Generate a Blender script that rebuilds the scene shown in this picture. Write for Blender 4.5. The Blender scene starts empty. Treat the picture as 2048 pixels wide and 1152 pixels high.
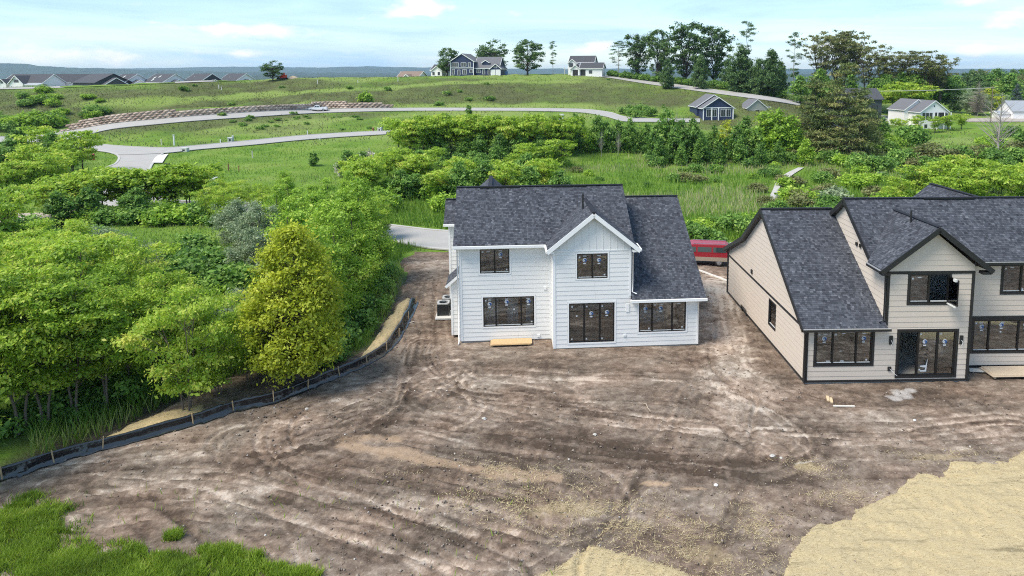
import bpy, math, random
import numpy as np
from mathutils import Vector, Matrix

scene = bpy.context.scene
COL = scene.collection
R_ = math.radians

# ------------------------------------------------------------------ camera
FPX, PPX, PPY, CAMZ = 1365.0, 1115.0, 308.0, 16.5
PITCH = math.atan((308 - 146) / FPX)
ROLL = 0.003
_f = np.array([0, math.cos(PITCH), -math.sin(PITCH)])
_r0 = np.array([1.0, 0, 0]); _u0 = np.cross(_r0, _f)
_r = _r0 * math.cos(ROLL) - _u0 * math.sin(ROLL)
_u = _u0 * math.cos(ROLL) + _r0 * math.sin(ROLL)
cam_data = bpy.data.cameras.new("camera")
cam = bpy.data.objects.new("camera", cam_data); COL.objects.link(cam)
cam_data.sensor_width = 36.0
cam_data.lens = 36.0 * FPX / 2048
cam_data.shift_x = (1024 - PPX) / 2048
cam_data.shift_y = -(576 - PPY) / 2048
cam_data.clip_start = 0.5; cam_data.clip_end = 30000
M = Matrix(((_r[0], _u[0], -_f[0], 0), (_r[1], _u[1], -_f[1], 0), (_r[2], _u[2], -_f[2], CAMZ), (0, 0, 0, 1)))
cam.matrix_world = M
scene.camera = cam

# ------------------------------------------------------------------ light
SUN_EL, SUN_AZ = 56.0, -118.0       # azimuth measured from +Y (the view) towards +X
world = bpy.data.worlds.new("World"); scene.world = world
world.use_nodes = True
wn, wl = world.node_tree.nodes, world.node_tree.links
wn.clear()
w_out = wn.new("ShaderNodeOutputWorld"); w_bg = wn.new("ShaderNodeBackground")
w_sky = wn.new("ShaderNodeTexSky"); w_sky.sky_type = 'NISHITA'; w_sky.sun_disc = False
w_sky.sun_elevation = R_(SUN_EL); w_sky.sun_rotation = R_(SUN_AZ)
w_sky.air_density = 1.0; w_sky.dust_density = 0.4; w_sky.ozone_density = 3.0
w_bg.inputs['Strength'].default_value = 0.082
wl.new(w_bg.outputs[0], w_out.inputs[0])

def N(nodes, t, **kw):
    n = nodes.new(t)
    for k, v in kw.items(): setattr(n, k, v)
    return n
def wmath(op, a, b=None, c=None):
    n = wn.new("ShaderNodeMath"); n.operation = op
    for i, x in enumerate((a, b, c)):
        if x is None: continue
        if isinstance(x, (int, float)): n.inputs[i].default_value = x
        else: wl.new(x, n.inputs[i])
    return n.outputs[0]
# thin high cloud, streaked towards the horizon, plus a few small cumulus; laid out by direction in the sky
w_tc = wn.new("ShaderNodeTexCoord"); w_sep = wn.new("ShaderNodeSeparateXYZ")
wl.new(w_tc.outputs['Generated'], w_sep.inputs[0])
dx, dy, dz = w_sep.outputs
el = wmath('MAXIMUM', dz, 0.02)
plx = wmath('DIVIDE', dx, wmath('ADD', el, 0.06)); ply = wmath('DIVIDE', dy, wmath('ADD', el, 0.06))
w_cmb = wn.new("ShaderNodeCombineXYZ"); wl.new(wmath('MULTIPLY', wmath('ADD', dx, wmath('MULTIPLY', dz, .9)), 5.5), w_cmb.inputs[0]); wl.new(wmath('MULTIPLY', dy, 5.5), w_cmb.inputs[1]); wl.new(wmath('MULTIPLY', dz, 55.0), w_cmb.inputs[2])
w_n1 = N(wn, "ShaderNodeTexNoise"); w_n1.inputs['Scale'].default_value = 0.5; w_n1.inputs['Detail'].default_value = 6; w_n1.inputs['Roughness'].default_value = 0.58
w_n1.inputs['Distortion'].default_value = 0.5
wl.new(w_cmb.outputs[0], w_n1.inputs['Vector'])
w_r1 = wn.new("ShaderNodeMapRange"); w_r1.inputs[1].default_value = 0.40; w_r1.inputs[2].default_value = 0.70; w_r1.inputs[3].default_value = 0.30; w_r1.inputs[4].default_value = 0.90
wl.new(w_n1.outputs['Fac'], w_r1.inputs[0])
# cumulus
w_map = wn.new("ShaderNodeMapping"); w_map.inputs['Scale'].default_value = (20, 20, 52)
wl.new(w_tc.outputs['Generated'], w_map.inputs[0])
w_n2 = N(wn, "ShaderNodeTexNoise"); w_n2.inputs['Scale'].default_value = 1.0; w_n2.inputs['Detail'].default_value = 7; w_n2.inputs['Roughness'].default_value = 0.55
wl.new(w_map.outputs[0], w_n2.inputs['Vector'])
cum = None
def sky_dir(px, py):
    d = _r * ((px - PPX) / FPX) - _u * ((py - PPY) / FPX) + _f
    return d / np.linalg.norm(d)
for px, py, wpx, hpx, s in ((475, 57, 130, 20, 1.0), (828, 18, 110, 24, 1.0), (940, 42, 60, 12, .6), (1182, 96, 62, 17, 1.0), (1955, 100, 60, 17, .9),
                            (95, 108, 110, 22, .85), (228, 112, 55, 22, .9), (2035, 38, 60, 24, .8), (1640, 92, 70, 16, .6), (450, 108, 70, 10, .7),
                            (840, 118, 60, 10, .5), (1945, 4, 60, 14, .7), (1890, 22, 40, 9, .5), (1015, 30, 30, 10, .4), (1125, 27, 26, 10, .5), (330, 46, 45, 8, .4),
                            (-500, 70, 170, 24, .9), (2600, 60, 160, 24, .9), (-1100, 30, 200, 30, .9), (3200, 20, 200, 30, .9)):
    d = sky_dir(px, py)
    az, e = math.atan2(d[0], d[1]), d[2]
    a0 = wmath('MULTIPLY', wmath('SUBTRACT', wmath('ARCTAN2', dx, dy), az), FPX / wpx)
    e0 = wmath('MULTIPLY', wmath('SUBTRACT', dz, e), FPX / hpx)
    r2 = wmath('ADD', wmath('MULTIPLY', a0, a0), wmath('MULTIPLY', e0, e0))
    g = wmath('MULTIPLY', wmath('EXPONENT', wmath('MULTIPLY', r2, -1.3)), s)
    cum = g if cum is None else wmath('MAXIMUM', cum, g)
cfac = wmath('ADD', cum, wmath('MULTIPLY', wmath('SUBTRACT', w_n2.outputs['Fac'], 0.5), 2.2))
w_r2 = wn.new("ShaderNodeMapRange"); w_r2.interpolation_type = 'SMOOTHSTEP'
w_r2.inputs[1].default_value = 0.34; w_r2.inputs[2].default_value = 1.05; w_r2.inputs[4].default_value = 0.95
wl.new(cfac, w_r2.inputs[0])
w_m1 = N(wn, "ShaderNodeMixRGB"); wl.new(w_r1.outputs[0], w_m1.inputs[0]); wl.new(w_sky.outputs[0], w_m1.inputs[1])
CLOUD_VEIL = w_m1.inputs[2]; CLOUD_VEIL.default_value = (2.3, 3.55, 4.95, 1)
w_m2 = N(wn, "ShaderNodeMixRGB"); wl.new(w_r2.outputs[0], w_m2.inputs[0]); wl.new(w_m1.outputs[0], w_m2.inputs[1])
w_m2.inputs[2].default_value = (5.4, 5.25, 5.2, 1)
wl.new(w_m2.outputs[0], w_bg.inputs[0])

sun_data = bpy.data.lights.new("sun", 'SUN'); sun = bpy.data.objects.new("sun", sun_data); COL.objects.link(sun)
sun_data.energy = 2.0; sun_data.angle = R_(28); sun_data.color = (1.0, 0.92, 0.80)
_sd = Vector((math.sin(R_(SUN_AZ)) * math.cos(R_(SUN_EL)), math.cos(R_(SUN_AZ)) * math.cos(R_(SUN_EL)), math.sin(R_(SUN_EL))))
sun.rotation_euler = _sd.to_track_quat('Z', 'Y').to_euler()
sun.location = (-60, 60, 90)
vs = scene.view_settings
scene.display_settings.display_device = 'sRGB'
vs.view_transform = 'Standard'; vs.look = 'None'; vs.gamma = 1.0; vs.use_curve_mapping = False
vs.exposure = 1.48
try:
    scene.cycles.max_bounces = 10; scene.cycles.diffuse_bounces = 7; scene.cycles.transparent_max_bounces = 12
    scene.cycles.volume_bounces = 0
    scene.cycles.filter_width = 1.1; scene.cycles.use_denoising = False; scene.cycles.denoising_prefilter = 'ACCURATE'; scene.cycles.denoising_input_passes = 'RGB_ALBEDO_NORMAL'
except Exception: pass

# ------------------------------------------------------------------ helpers
def tag(o, label=None, cat=None, group=None, kind=None):
    if label: o['label'] = label
    if cat: o['category'] = cat
    if group: o['group'] = group
    if kind: o['kind'] = kind
    return o
def link(name, data, parent=None, loc=None, rotz=0, scale=None):
    o = bpy.data.objects.new(name, data); COL.objects.link(o)
    if parent: o.parent = parent
    if loc is not None: o.location = loc
    if rotz: o.rotation_euler = (0, 0, rotz)
    if scale is not None: o.scale = scale
    return o
def empty(name, loc, rotz=0, label=None, cat=None, group=None):
    o = link(name, None, None, loc, rotz); o.empty_display_size = 0.3
    return tag(o, label, cat, group)
def copy_tree(root, loc, rotz=0, scale=1.0, label=None, group=None):
    r = root.copy(); COL.objects.link(r); r.location = loc; r.rotation_euler = (0, 0, rotz)
    r.scale = (scale,) * 3 if isinstance(scale, (int, float)) else scale
    if label: r['label'] = label
    if group: r['group'] = group
    for ch in KIDS.get(root.name, []):
        c = ch.copy(); COL.objects.link(c); c.parent = r
        for g in KIDS.get(ch.name, []):
            d = g.copy(); COL.objects.link(d); d.parent = c
    return r
KIDS = {}
def kid(parent, o):
    KIDS.setdefault(parent.name, []).append(o); return o

class MB:
    def __init__(s): s.v = []; s.f = []; s.m = []; s.sm = []
    def add(s, vs, fs, m=0, smooth=False):
        b = len(s.v); s.v += [tuple(map(float, p)) for p in vs]
        for f in fs: s.f.append([b + i for i in f]); s.m.append(m); s.sm.append(smooth)
        return s
    def box(s, a, b, m=0):
        x0, y0, z0 = a; x1, y1, z1 = b
        return s.add([(x0, y0, z0), (x1, y0, z0), (x1, y1, z0), (x0, y1, z0), (x0, y0, z1), (x1, y0, z1), (x1, y1, z1), (x0, y1, z1)],
                     [(0, 3, 2, 1), (4, 5, 6, 7), (0, 1, 5, 4), (1, 2, 6, 5), (2, 3, 7, 6), (3, 0, 4, 7)], m)
    def prism(s, poly, dvec, m=0, smooth=False):
        n = len(poly); d = np.array(dvec, float)
        p = [np.array(q, float) for q in poly]
        return s.add(p + [q + d for q in p], [tuple(range(n))[::-1], tuple(range(n, 2 * n))] + [(i, (i + 1) % n, n + (i + 1) % n, n + i) for i in range(n)], m, smooth)
    def beam(s, a, b, w, h, up=(0, 0, 1), m=0):
        a = np.array(a, float); b = np.array(b, float); d = b - a; d /= np.linalg.norm(d)
        up = np.array(up, float); sd = np.cross(d, up); sd /= np.linalg.norm(sd); u2 = np.cross(sd, d)
        c = [(-1, -1), (1, -1), (1, 1), (-1, 1)]
        vs = [p + sd * i * w / 2 + u2 * j * h / 2 for p in (a, b) for i, j in c]
        return s.add(vs, [(3, 2, 1, 0), (4, 5, 6, 7)] + [(i, (i + 1) % 4, 4 + (i + 1) % 4, 4 + i) for i in range(4)], m)
    def tube(s, pts, rs, n=8, m=0, caps=True, smooth=True):
        pts = [np.array(p, float) for p in pts]; rings = []
        for i, p in enumerate(pts):
            d = pts[min(i + 1, len(pts) - 1)] - pts[max(i - 1, 0)]; d /= (np.linalg.norm(d) + 1e-9)
            a = np.cross(d, (0, 0, 1) if abs(d[2]) < .9 else (1, 0, 0)); a /= np.linalg.norm(a); b = np.cross(d, a)
            r = rs[i] if hasattr(rs, '__len__') else rs
            rings.append([p + (a * math.cos(t) + b * math.sin(t)) * r for t in np.linspace(0, 2 * math.pi, n, endpoint=False)])
        k = len(pts); vs = [q for r in rings for q in r]
        fs = [(i * n + j, i * n + (j + 1) % n, (i + 1) * n + (j + 1) % n, (i + 1) * n + j) for i in range(k - 1) for j in range(n)]
        s.add(vs, fs, m, smooth)
        if caps: s.add(rings[0], [tuple(range(n))[::-1]], m); s.add(rings[-1], [tuple(range(n))], m)
        return s
    def mesh(s, name, mats):
        me = bpy.data.meshes.new(name); me.from_pydata(s.v, [], s.f)
        for m in (mats if isinstance(mats, (list, tuple)) else [mats]): me.materials.append(m)
        me.polygons.foreach_set('material_index', s.m); me.polygons.foreach_set('use_smooth', s.sm)
        me.update(); return me
    def build(s, name, mats, parent=None, **kw):
        return link(name, s.mesh(name, mats), parent, **kw)

def mesh_np(name, V, Fc, mat, attrs=None, smooth=False, face_mat=None):
    """V (n,3), Fc (m,k) -> mesh through fast setters; attrs: {name: per-vertex floats}"""
    V = np.asarray(V, np.float32); Fc = np.asarray(Fc, np.int32)
    me = bpy.data.meshes.new(name); m, k = Fc.shape
    me.vertices.add(len(V)); me.vertices.foreach_set('co', V.ravel())
    me.loops.add(m * k); me.loops.foreach_set('vertex_index', Fc.ravel())
    me.polygons.add(m); me.polygons.foreach_set('loop_start', np.arange(0, m * k, k, dtype=np.int32))
    try: me.polygons.foreach_set('loop_total', np.full(m, k, np.int32))
    except Exception: pass
    for a, vals in (attrs or {}).items():
        at = me.attributes.new(a, 'FLOAT', 'POINT'); at.data.foreach_set('value', np.asarray(vals, np.float32))
    for mm in (mat if isinstance(mat, (list, tuple)) else [mat]): me.materials.append(mm)
    if smooth: me.polygons.foreach_set('use_smooth', np.ones(m, bool))
    me.update(calc_edges=True); return me

def vnoise(x, y, seed=0):
    """smooth value noise in [0,1]"""
    rs = np.random.RandomState(seed); T = rs.rand(256, 256)
    xi = np.floor(x).astype(int); yi = np.floor(y).astype(int); fx = x - xi; fy = y - yi
    fx = fx * fx * (3 - 2 * fx); fy = fy * fy * (3 - 2 * fy)
    g = lambda a, b: T[a & 255, b & 255]
    return (g(xi, yi) * (1 - fx) + g(xi + 1, yi) * fx) * (1 - fy) + (g(xi, yi + 1) * (1 - fx) + g(xi + 1, yi + 1) * fx) * fy
def fbm(x, y, seed=0, octv=4, gain=.5):
    x = np.asarray(x, float); y = np.asarray(y, float)
    s = 0; a = 1; t = 0
    for i in range(octv):
        s = s + a * vnoise(x * 2 ** i + 17.3 * i, y * 2 ** i - 9.1 * i, seed + i); t += a; a *= gain
    return s / t
def sstep(a, b, x):
    t = np.clip((x - a) / (b - a), 0, 1); return t * t * (3 - 2 * t)

# ------------------------------------------------------------------ materials
def newmat(name):
    m = bpy.data.materials.new(name); m.use_nodes = True
    nt = m.node_tree; b = nt.nodes['Principled BSDF']
    return m, nt.nodes, nt.links, b
def simple(name, col, rough=.7, var=.0, scale=3.0, bump=0., bscale=20., metal=0., coords='Object', spec=.4, stretch=None):
    m, n, l, b = newmat(name)
    b.inputs['Roughness'].default_value = rough; b.inputs['Metallic'].default_value = metal
    b.inputs['Specular IOR Level'].default_value = spec
    b.inputs['Base Color'].default_value = (*col, 1)
    tc = n.new('ShaderNodeTexCoord'); mp = n.new('ShaderNodeMapping'); l.new(tc.outputs[coords], mp.inputs[0])
    if stretch: mp.inputs['Scale'].default_value = stretch
    if var:
        t = n.new('ShaderNodeTexNoise'); t.inputs['Scale'].default_value = scale; t.inputs['Detail'].default_value = 5
        l.new(mp.outputs[0], t.inputs['Vector'])
        mx = n.new('ShaderNodeMixRGB'); mx.inputs[1].default_value = (*[c * (1 - var) for c in col], 1); mx.inputs[2].default_value = (*[min(1, c * (1 + var)) for c in col], 1)
        l.new(t.outputs['Fac'], mx.inputs[0]); l.new(mx.outputs[0], b.inputs['Base Color'])
    if bump:
        t = n.new('ShaderNodeTexNoise'); t.inputs['Scale'].default_value = bscale; t.inputs['Detail'].default_value = 4
        l.new(mp.outputs[0], t.inputs['Vector'])
        bp = n.new('ShaderNodeBump'); bp.inputs['Strength'].default_value = bump; bp.inputs['Distance'].default_value = .02
        l.new(t.outputs['Fac'], bp.inputs['Height']); l.new(bp.outputs[0], b.inputs['Normal'])
    return m
def ramp(n, l, fac, stops):
    r = n.new('ShaderNodeValToRGB'); e = r.color_ramp.elements
    while len(e) < len(stops): e.new(0.5)
    for i, (p, c) in enumerate(stops): e[i].position = p; e[i].color = (*c, 1)
    if fac is not None: l.new(fac, r.inputs[0])
    return r
def attr(n, name):
    a = n.new('ShaderNodeAttribute'); a.attribute_name = name; return a
def leaf_mat(name, stops, trans=.35, rnd=.25):
    """leaves: colour from each leaf's own tone and each plant's own tint"""
    m, n, l, b = newmat(name); n.remove(b)
    out = [x for x in n if x.type == 'OUTPUT_MATERIAL'][0]
    a = attr(n, 'tone'); oi = n.new('ShaderNodeObjectInfo')
    ad = n.new('ShaderNodeMath'); ad.operation = 'MULTIPLY_ADD'; l.new(oi.outputs['Random'], ad.inputs[0]); ad.inputs[1].default_value = rnd
    sb = n.new('ShaderNodeMath'); sb.operation = 'ADD'; sb.inputs[1].default_value = -rnd / 2; l.new(a.outputs['Fac'], sb.inputs[0]); l.new(sb.outputs[0], ad.inputs[2])
    r = ramp(n, l, ad.outputs[0], stops)
    d = n.new('ShaderNodeBsdfDiffuse'); t = n.new('ShaderNodeBsdfTranslucent'); g = n.new('ShaderNodeBsdfGlossy'); g.inputs['Roughness'].default_value = .55
    l.new(r.outputs[0], d.inputs[0]); l.new(r.outputs[0], t.inputs[0]); g.inputs[0].default_value = (.6, .65, .6, 1)
    mx = n.new('ShaderNodeMixShader'); mx.inputs[0].default_value = trans; l.new(d.outputs[0], mx.inputs[1]); l.new(t.outputs[0], mx.inputs[2])
    m2 = n.new('ShaderNodeMixShader'); m2.inputs[0].default_value = .035; l.new(mx.outputs[0], m2.inputs[1]); l.new(g.outputs[0], m2.inputs[2])
    l.new(m2.outputs[0], out.inputs[0]); return m

# ------------------------------------------------------------------ terrain: control points read as (sight line, height) or (sight line, distance)
CAM = np.array([0, 0, CAMZ])
def sight(px, py): return _r * ((px - PPX) / FPX) - _u * ((py - PPY) / FPX) + _f
def on_z(px, py, z=0.):
    d = sight(px, py); return CAM + d * ((z - CAMZ) / d[2])
def at_d(px, py, D):
    d = sight(px, py); return CAM + d * (D / d[1])
ctl = []
for x in (-60, -40, -20, 0, 20, 40, 60, 90):
    for y in (-30, 5, 25, 45, 62, 72):
        z = 0.
        if x <= -20 and y >= 45: z = -.7
        if x <= -40: z = -.6
        ctl.append((x, y, z))
for px, py, z in ((1000, 390, -.8), (1300, 390, -.8), (1600, 390, -.8), (2000, 390, -.8), (1300, 322, -.8), (1600, 322, -.6), (1900, 322, -.3), (700, 390, -.3), (500, 390, -.2), (900, 318, -.5), (1150, 318, -.6),
                  (430, 367, 0), (300, 330, 0), (270, 300, .3), (200, 340, -.3), (80, 400, -.6), (0, 380, -.5), (330, 440, -.9), (100, 440, -.8),
                  (340, 297, .4), (400, 293, .6), (600, 279, 1.2), (780, 266, 2.0), (950, 256, 2.6), (1180, 248, 2.9), (600, 325, .2), (600, 300, .5), (780, 300, .6),
                  (40, 277, .3), (120, 273, .7), (220, 253, 1.9), (310, 244, 2.7), (400, 236, 3.4), (510, 228, 4.2), (636, 222, 5.0), (790, 220, 5.2), (1000, 219, 5.2), (1150, 222, 4.8), (1230, 233, 3.8), (1310, 241, 3.0),
                  (400, 279, .9), (600, 262, 1.8), (780, 250, 2.6), (1000, 243, 3.2),
                  (1700, 232, 2.), (1850, 254, .9), (2000, 240, 1.5), (1750, 252, 1.), (1600, 235, 2.8), (1450, 250, 1.5), (1450, 280, .3), (1700, 285, .2), (1950, 280, .3), (2200, 240, 1.5), (2200, 330, -.3), (2500, 260, 1)):
    ctl.append(tuple(on_z(px, py, z)))
for px, py, D in ((220, 240, 190), (310, 231, 197), (400, 222, 203), (510, 213, 210), (600, 208, 215), (700, 206, 218), (780, 212, 219),
                  (60, 235, 195), (60, 200, 214), (-150, 260, 185), (-150, 200, 215), (-150, 178, 232), (200, 205, 212), (300, 199, 216),
                  (400, 198, 221), (400, 193, 227), (600, 186, 231), (600, 181, 237), (780, 178, 240), (780, 172, 246), (300, 207, 215),
                  (0, 177, 230), (0, 176, 240), (200, 172, 236), (200, 171, 246), (400, 163, 243), (400, 162, 254), (600, 158, 252), (600, 156.5, 266), (800, 157, 262), (800, 155, 282), (1000, 154, 272), (1000, 150.5, 300), (1150, 152, 280), (1150, 149.5, 305),
                  (800, 214, 221), (1000, 213, 222), (1150, 213, 222), (880, 170, 250), (1000, 166, 254), (1150, 165, 260),
                  (1205, 152, 285), (1300, 166, 266), (1400, 179, 246), (1540, 198, 222), (1300, 200, 236), (1300, 226, 213), (1400, 215, 218), (1450, 222, 206), (1500, 206, 214),
                  (1300, 162, 280), (1400, 172, 265), (1520, 186, 250), (1560, 200, 225)):
    ctl.append(tuple(at_d(px, py, D)))
for x, y, z in ((-260, 290, 9.4), (-210, 290, 9.4), (-160, 290, 9.6), (-120, 290, 10.5), (-260, 330, 8), (-160, 330, 8), (-80, 320, 13.5), (0, 325, 15.6), (30, 330, 15.2), (60, 300, 11.5), (100, 300, 7), (150, 300, 4), (220, 300, 3), (60, 360, 8), (150, 360, 3), (250, 250, 2),
                (0, 370, 9), (-80, 370, 7), (-200, 370, 3), (-300, 230, 10), (300, 300, 3), (300, 150, 0), (-200, 100, -.3), (-120, 100, -.4), (200, 100, -.3), (120, 60, 0), (-100, 40, -.5)):
    ctl.append((x, y, z))
ctl = np.array(ctl)
_d = np.linalg.norm(ctl[:, None, :2] - ctl[None, :, :2], axis=2)
_A = np.sqrt(_d ** 2 + 4.0); _n = len(ctl)
_S = np.zeros((_n + 1, _n + 1)); _S[:_n, :_n] = _A - np.eye(_n) * .08; _S[:_n, _n] = 1; _S[_n, :_n] = 1
_W = np.linalg.lstsq(_S, np.append(ctl[:, 2], 0), rcond=None)[0]
def Hraw(x, y):
    x = np.asarray(x, float); y = np.asarray(y, float); sh = x.shape
    x = x.ravel(); y = y.ravel(); z = np.full(len(x), _W[-1])
    for i in range(_n): z += _W[i] * np.sqrt((x - ctl[i, 0]) ** 2 + (y - ctl[i, 1]) ** 2 + 4.0)
    return z.reshape(sh)
def H(x, y):
    x = np.asarray(x, float); y = np.asarray(y, float)
    z = Hraw(x, y)
    z = z * (1 - sstep(70, 58, y) * sstep(-21, -15, x) * sstep(70, 55, x))          # the graded lot is level
    edge = np.maximum(sstep(335, 430, y), np.maximum(sstep(-240, -330, x), sstep(260, 340, x)) * sstep(60, 200, y))
    return z * (1 - edge) + edge * -16.3
def H1(x, y): return float(H(np.array([x]), np.array([y]))[0])
def hit(px, py, dmax=420.):
    """where the sight line meets the ground"""
    d = sight(px, py); ts = np.concatenate([np.arange(15, 120, .5), np.arange(120, dmax, 1.)]) / d[1]
    P = CAM[None] + d[None] * ts[:, None]; g = P[:, 2] - H(P[:, 0], P[:, 1])
    k = np.argmax(g < 0)
    if g[k] >= 0: k = len(ts) - 1
    if k == 0: return P[0]
    a, b = g[k - 1], g[k]; f = a / (a - b + 1e-9) if a > b else 0
    p = P[k - 1] * (1 - f) + P[k] * f; p[2] = H1(p[0], p[1]); return p
# ------------------------------------------------------------------ the ground
def poly_sd(x, y, P):
    """signed distance to polygon P (negative inside)"""
    x = np.asarray(x, float); y = np.asarray(y, float); d = np.full(x.shape, 1e9); ins = np.zeros(x.shape, bool)
    n = len(P)
    for i in range(n):
        ax, ay = P[i][:2]; bx, by = P[(i + 1) % n][:2]
        ex, ey = bx - ax, by - ay; t = np.clip(((x - ax) * ex + (y - ay) * ey) / (ex * ex + ey * ey + 1e-9), 0, 1)
        d = np.minimum(d, np.hypot(x - ax - t * ex, y - ay - t * ey))
        c = ((ay > y) != (by > y)) & (x < (bx - ax) * (y - ay) / (by - ay + 1e-12) + ax); ins ^= c
    return np.where(ins, -d, d)
def line_d(x, y, P):
    """distance to a polyline, and distance along it"""
    d = np.full(x.shape, 1e9); s = np.zeros(x.shape); sg = np.zeros(x.shape); acc = 0
    for i in range(len(P) - 1):
        ax, ay = P[i][:2]; bx, by = P[i + 1][:2]; ex, ey = bx - ax, by - ay; L = math.hypot(ex, ey) + 1e-9
        t = np.clip(((x - ax) * ex + (y - ay) * ey) / L ** 2, 0, 1); q = np.hypot(x - ax - t * ex, y - ay - t * ey)
        k = q < d; d[k] = q[k]; s[k] = acc + (t * L)[k]; sg[k] = np.sign(ex * (y - ay) - ey * (x - ax))[k]; acc += L
    return d, s, sg
def gpts(L, z=0.): return [tuple(on_z(a, b, z)) for a, b in L]
def smooth_line(P, per=6):
    P = np.array(P, float); out = []
    for i in range(len(P) - 1):
        p0, p1, p2, p3 = P[max(i - 1, 0)], P[i], P[i + 1], P[min(i + 2, len(P) - 1)]
        for t in np.linspace(0, 1, per, endpoint=False):
            out.append(.5 * ((2 * p1) + (-p0 + p2) * t + (2 * p0 - 5 * p1 + 4 * p2 - p3) * t * t + (-p0 + 3 * p1 - 3 * p2 + p3) * t ** 3))
    out.append(P[-1]); return np.array(out)

LOT = gpts([(-60, 968), (103, 905), (190, 878), (250, 850), (300, 822), (380, 785), (470, 750), (560, 742), (640, 738), (690, 728), (745, 690), (790, 622), (806, 585), (815, 545), (800, 525), (826, 498), (897, 503), (1000, 510), (1390, 513)]) + \
      [(20, 60.2, 0), (30, 60.2, 0), (47, 60, 0), (60, 40, 0), (60, 6, 0), (-34, 6, 0)]
rng = np.random.RandomState(7)

# ------------------------------------------------------------------ roads, path
m_road = simple('pale_concrete_road', (.335, .32, .30), .9, .16, .5, .25, 8.)
m_kerb = simple('kerb_concrete', (.40, .385, .36), .9, .1, 2.)
ROADPTS = []; RIB = []
def ribbon(name, A, B, mat, lift=.10, per=8, cross=4, ground=None, kerb=True):
    A = smooth_line(np.array([p + (0,) for p in A], float), per)[:, :2]; B = smooth_line(np.array([p + (0,) for p in B], float), per)[:, :2]
    V = []; k = cross + 1; n_ = len(A); Pa = np.array([hit(*p) for p in A]); Pb = np.array([hit(*p) for p in B])
    for p, q in zip(Pa, Pb):
        for j in range(k):
            m = p * (1 - j / cross) + q * (j / cross); V.append((m[0], m[1], (H1(m[0], m[1]) if ground is None else ground) + lift))
    V = np.array(V); i = np.arange(n_ - 1)[:, None] * k + np.arange(cross)[None]; i = i.ravel()
    F = np.stack([i, i + 1, i + k + 1, i + k], 1)
    # make it face up
    nz = np.cross(V[F[0][1]] - V[F[0][0]], V[F[0][2]] - V[F[0][0]])[2]
    if nz < 0: F = F[:, ::-1]
    o = tag(link(name, mesh_np(name, V, F, mat, smooth=True)), kind='structure')
    if kerb:
        mb = MB()
        for e in (0, k - 1):
            L = V[e::k]
            for a, c_ in zip(L[:-1], L[1:]):
                if np.linalg.norm(c_ - a) > .05: mb.beam(a + (0, 0, .01), c_ + (0, 0, .01), .40, .12)
        tag(mb.build('road_kerb', m_kerb), kind='structure')
    ROADPTS.append(V[::1, :2]); RIB.append(V.reshape(n_, k, 3)); return V.reshape(n_, k, 3)
ribbon('upper_road', [(-120, 279), (0, 274), (90, 267.5), (140, 262), (220, 248.5), (310, 239.5), (400, 232), (510, 224.5), (636, 219), (790, 216.5), (1000, 216.5), (1150, 218), (1215, 224), (1250, 233.5), (1310, 237.5), (1400, 238)],
       [(-120, 292), (0, 286), (90, 283), (140, 278.5), (220, 259.5), (310, 249.5), (400, 241.5), (510, 234), (636, 226.5), (790, 222.5), (1000, 222), (1150, 224.5), (1210, 233), (1250, 243), (1310, 244.5), (1400, 245)], m_road)
ribbon('lower_road', [(112, 276), (137, 281.5), (190, 288), (245, 293), (330, 296), (400, 291), (500, 281.5), (600, 272), (700, 265.5), (790, 261.5)],
       [(112, 289), (171, 299), (215, 305), (245, 310), (330, 307), (400, 299.5), (500, 291), (600, 281), (700, 273.5), (790, 268.5)], m_road, lift=.12)
ribbon('side_street', [(340, 301), (318, 312), (306, 326), (300, 345), (318, 385), (360, 403), (480, 405), (640, 432), (826, 456.5), (895, 463), (1000, 470), (1200, 478), (1390, 485.5), (1480, 489), (1700, 497), (2048, 500)],
       [(171, 299), (215, 304), (237, 313), (232, 327), (207, 340), (192, 372), (222, 412), (440, 416), (640, 452), (826, 491), (895, 500), (1000, 507), (1200, 509), (1390, 511), (1480, 513), (1700, 519), (2048, 523)], m_road, lift=.06)
ribbon('concrete_apron', [(337, 309), (331, 317), (325, 327)], [(316, 312), (309, 318), (304, 327)], simple('new_concrete', (.56, .54, .51), .9, .06, 1.), lift=.17, kerb=False)
ribbon('hill_road', [(1160, 149.6), (1205, 150.6), (1300, 162.5), (1400, 176), (1540, 194.5), (1600, 204)], [(1150, 151.6), (1205, 154.2), (1300, 169), (1400, 183), (1540, 202), (1600, 212)], m_road, lift=.15)
ribbon('crest_road', [(-80, 176.2), (30, 175.6), (120, 173), (200, 170), (300, 166), (400, 162), (490, 160)], [(-80, 179), (30, 178.6), (120, 176), (200, 173), (300, 168.6), (400, 164.4), (490, 162)], m_road, lift=.12, kerb=False)
ribbon('footpath', [(1608, 336), (1586, 350), (1566, 366), (1557, 382), (1552, 400)], [(1596, 336), (1570, 349), (1553, 365), (1545, 382), (1536, 400)], simple('pale_gravel_path', (.42, .40, .37), .95, .2, 2., .4, 12.), lift=.1, kerb=False)
ribbon('driveway', [(1690, 228), (1768, 231), (1835, 240)], [(1690, 241), (1768, 247), (1835, 252)], m_road, lift=.1, kerb=False)
ribbon('gravel_patch', [(-40, 430), (55, 428), (120, 425), (190, 415)], [(-40, 468), (20, 458), (110, 450), (190, 436)], simple('dry_gravel', (.36, .30, .25), .95, .25, 2., .5, 6.), lift=.12, kerb=False)
ribbon('gravel_yard', [(1930, 238), (2000, 236), (2100, 236)], [(1930, 244), (2000, 244), (2100, 244)], simple('yard_gravel', (.34, .30, .26), .95, .2, 1.), lift=.12, kerb=False)

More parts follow.
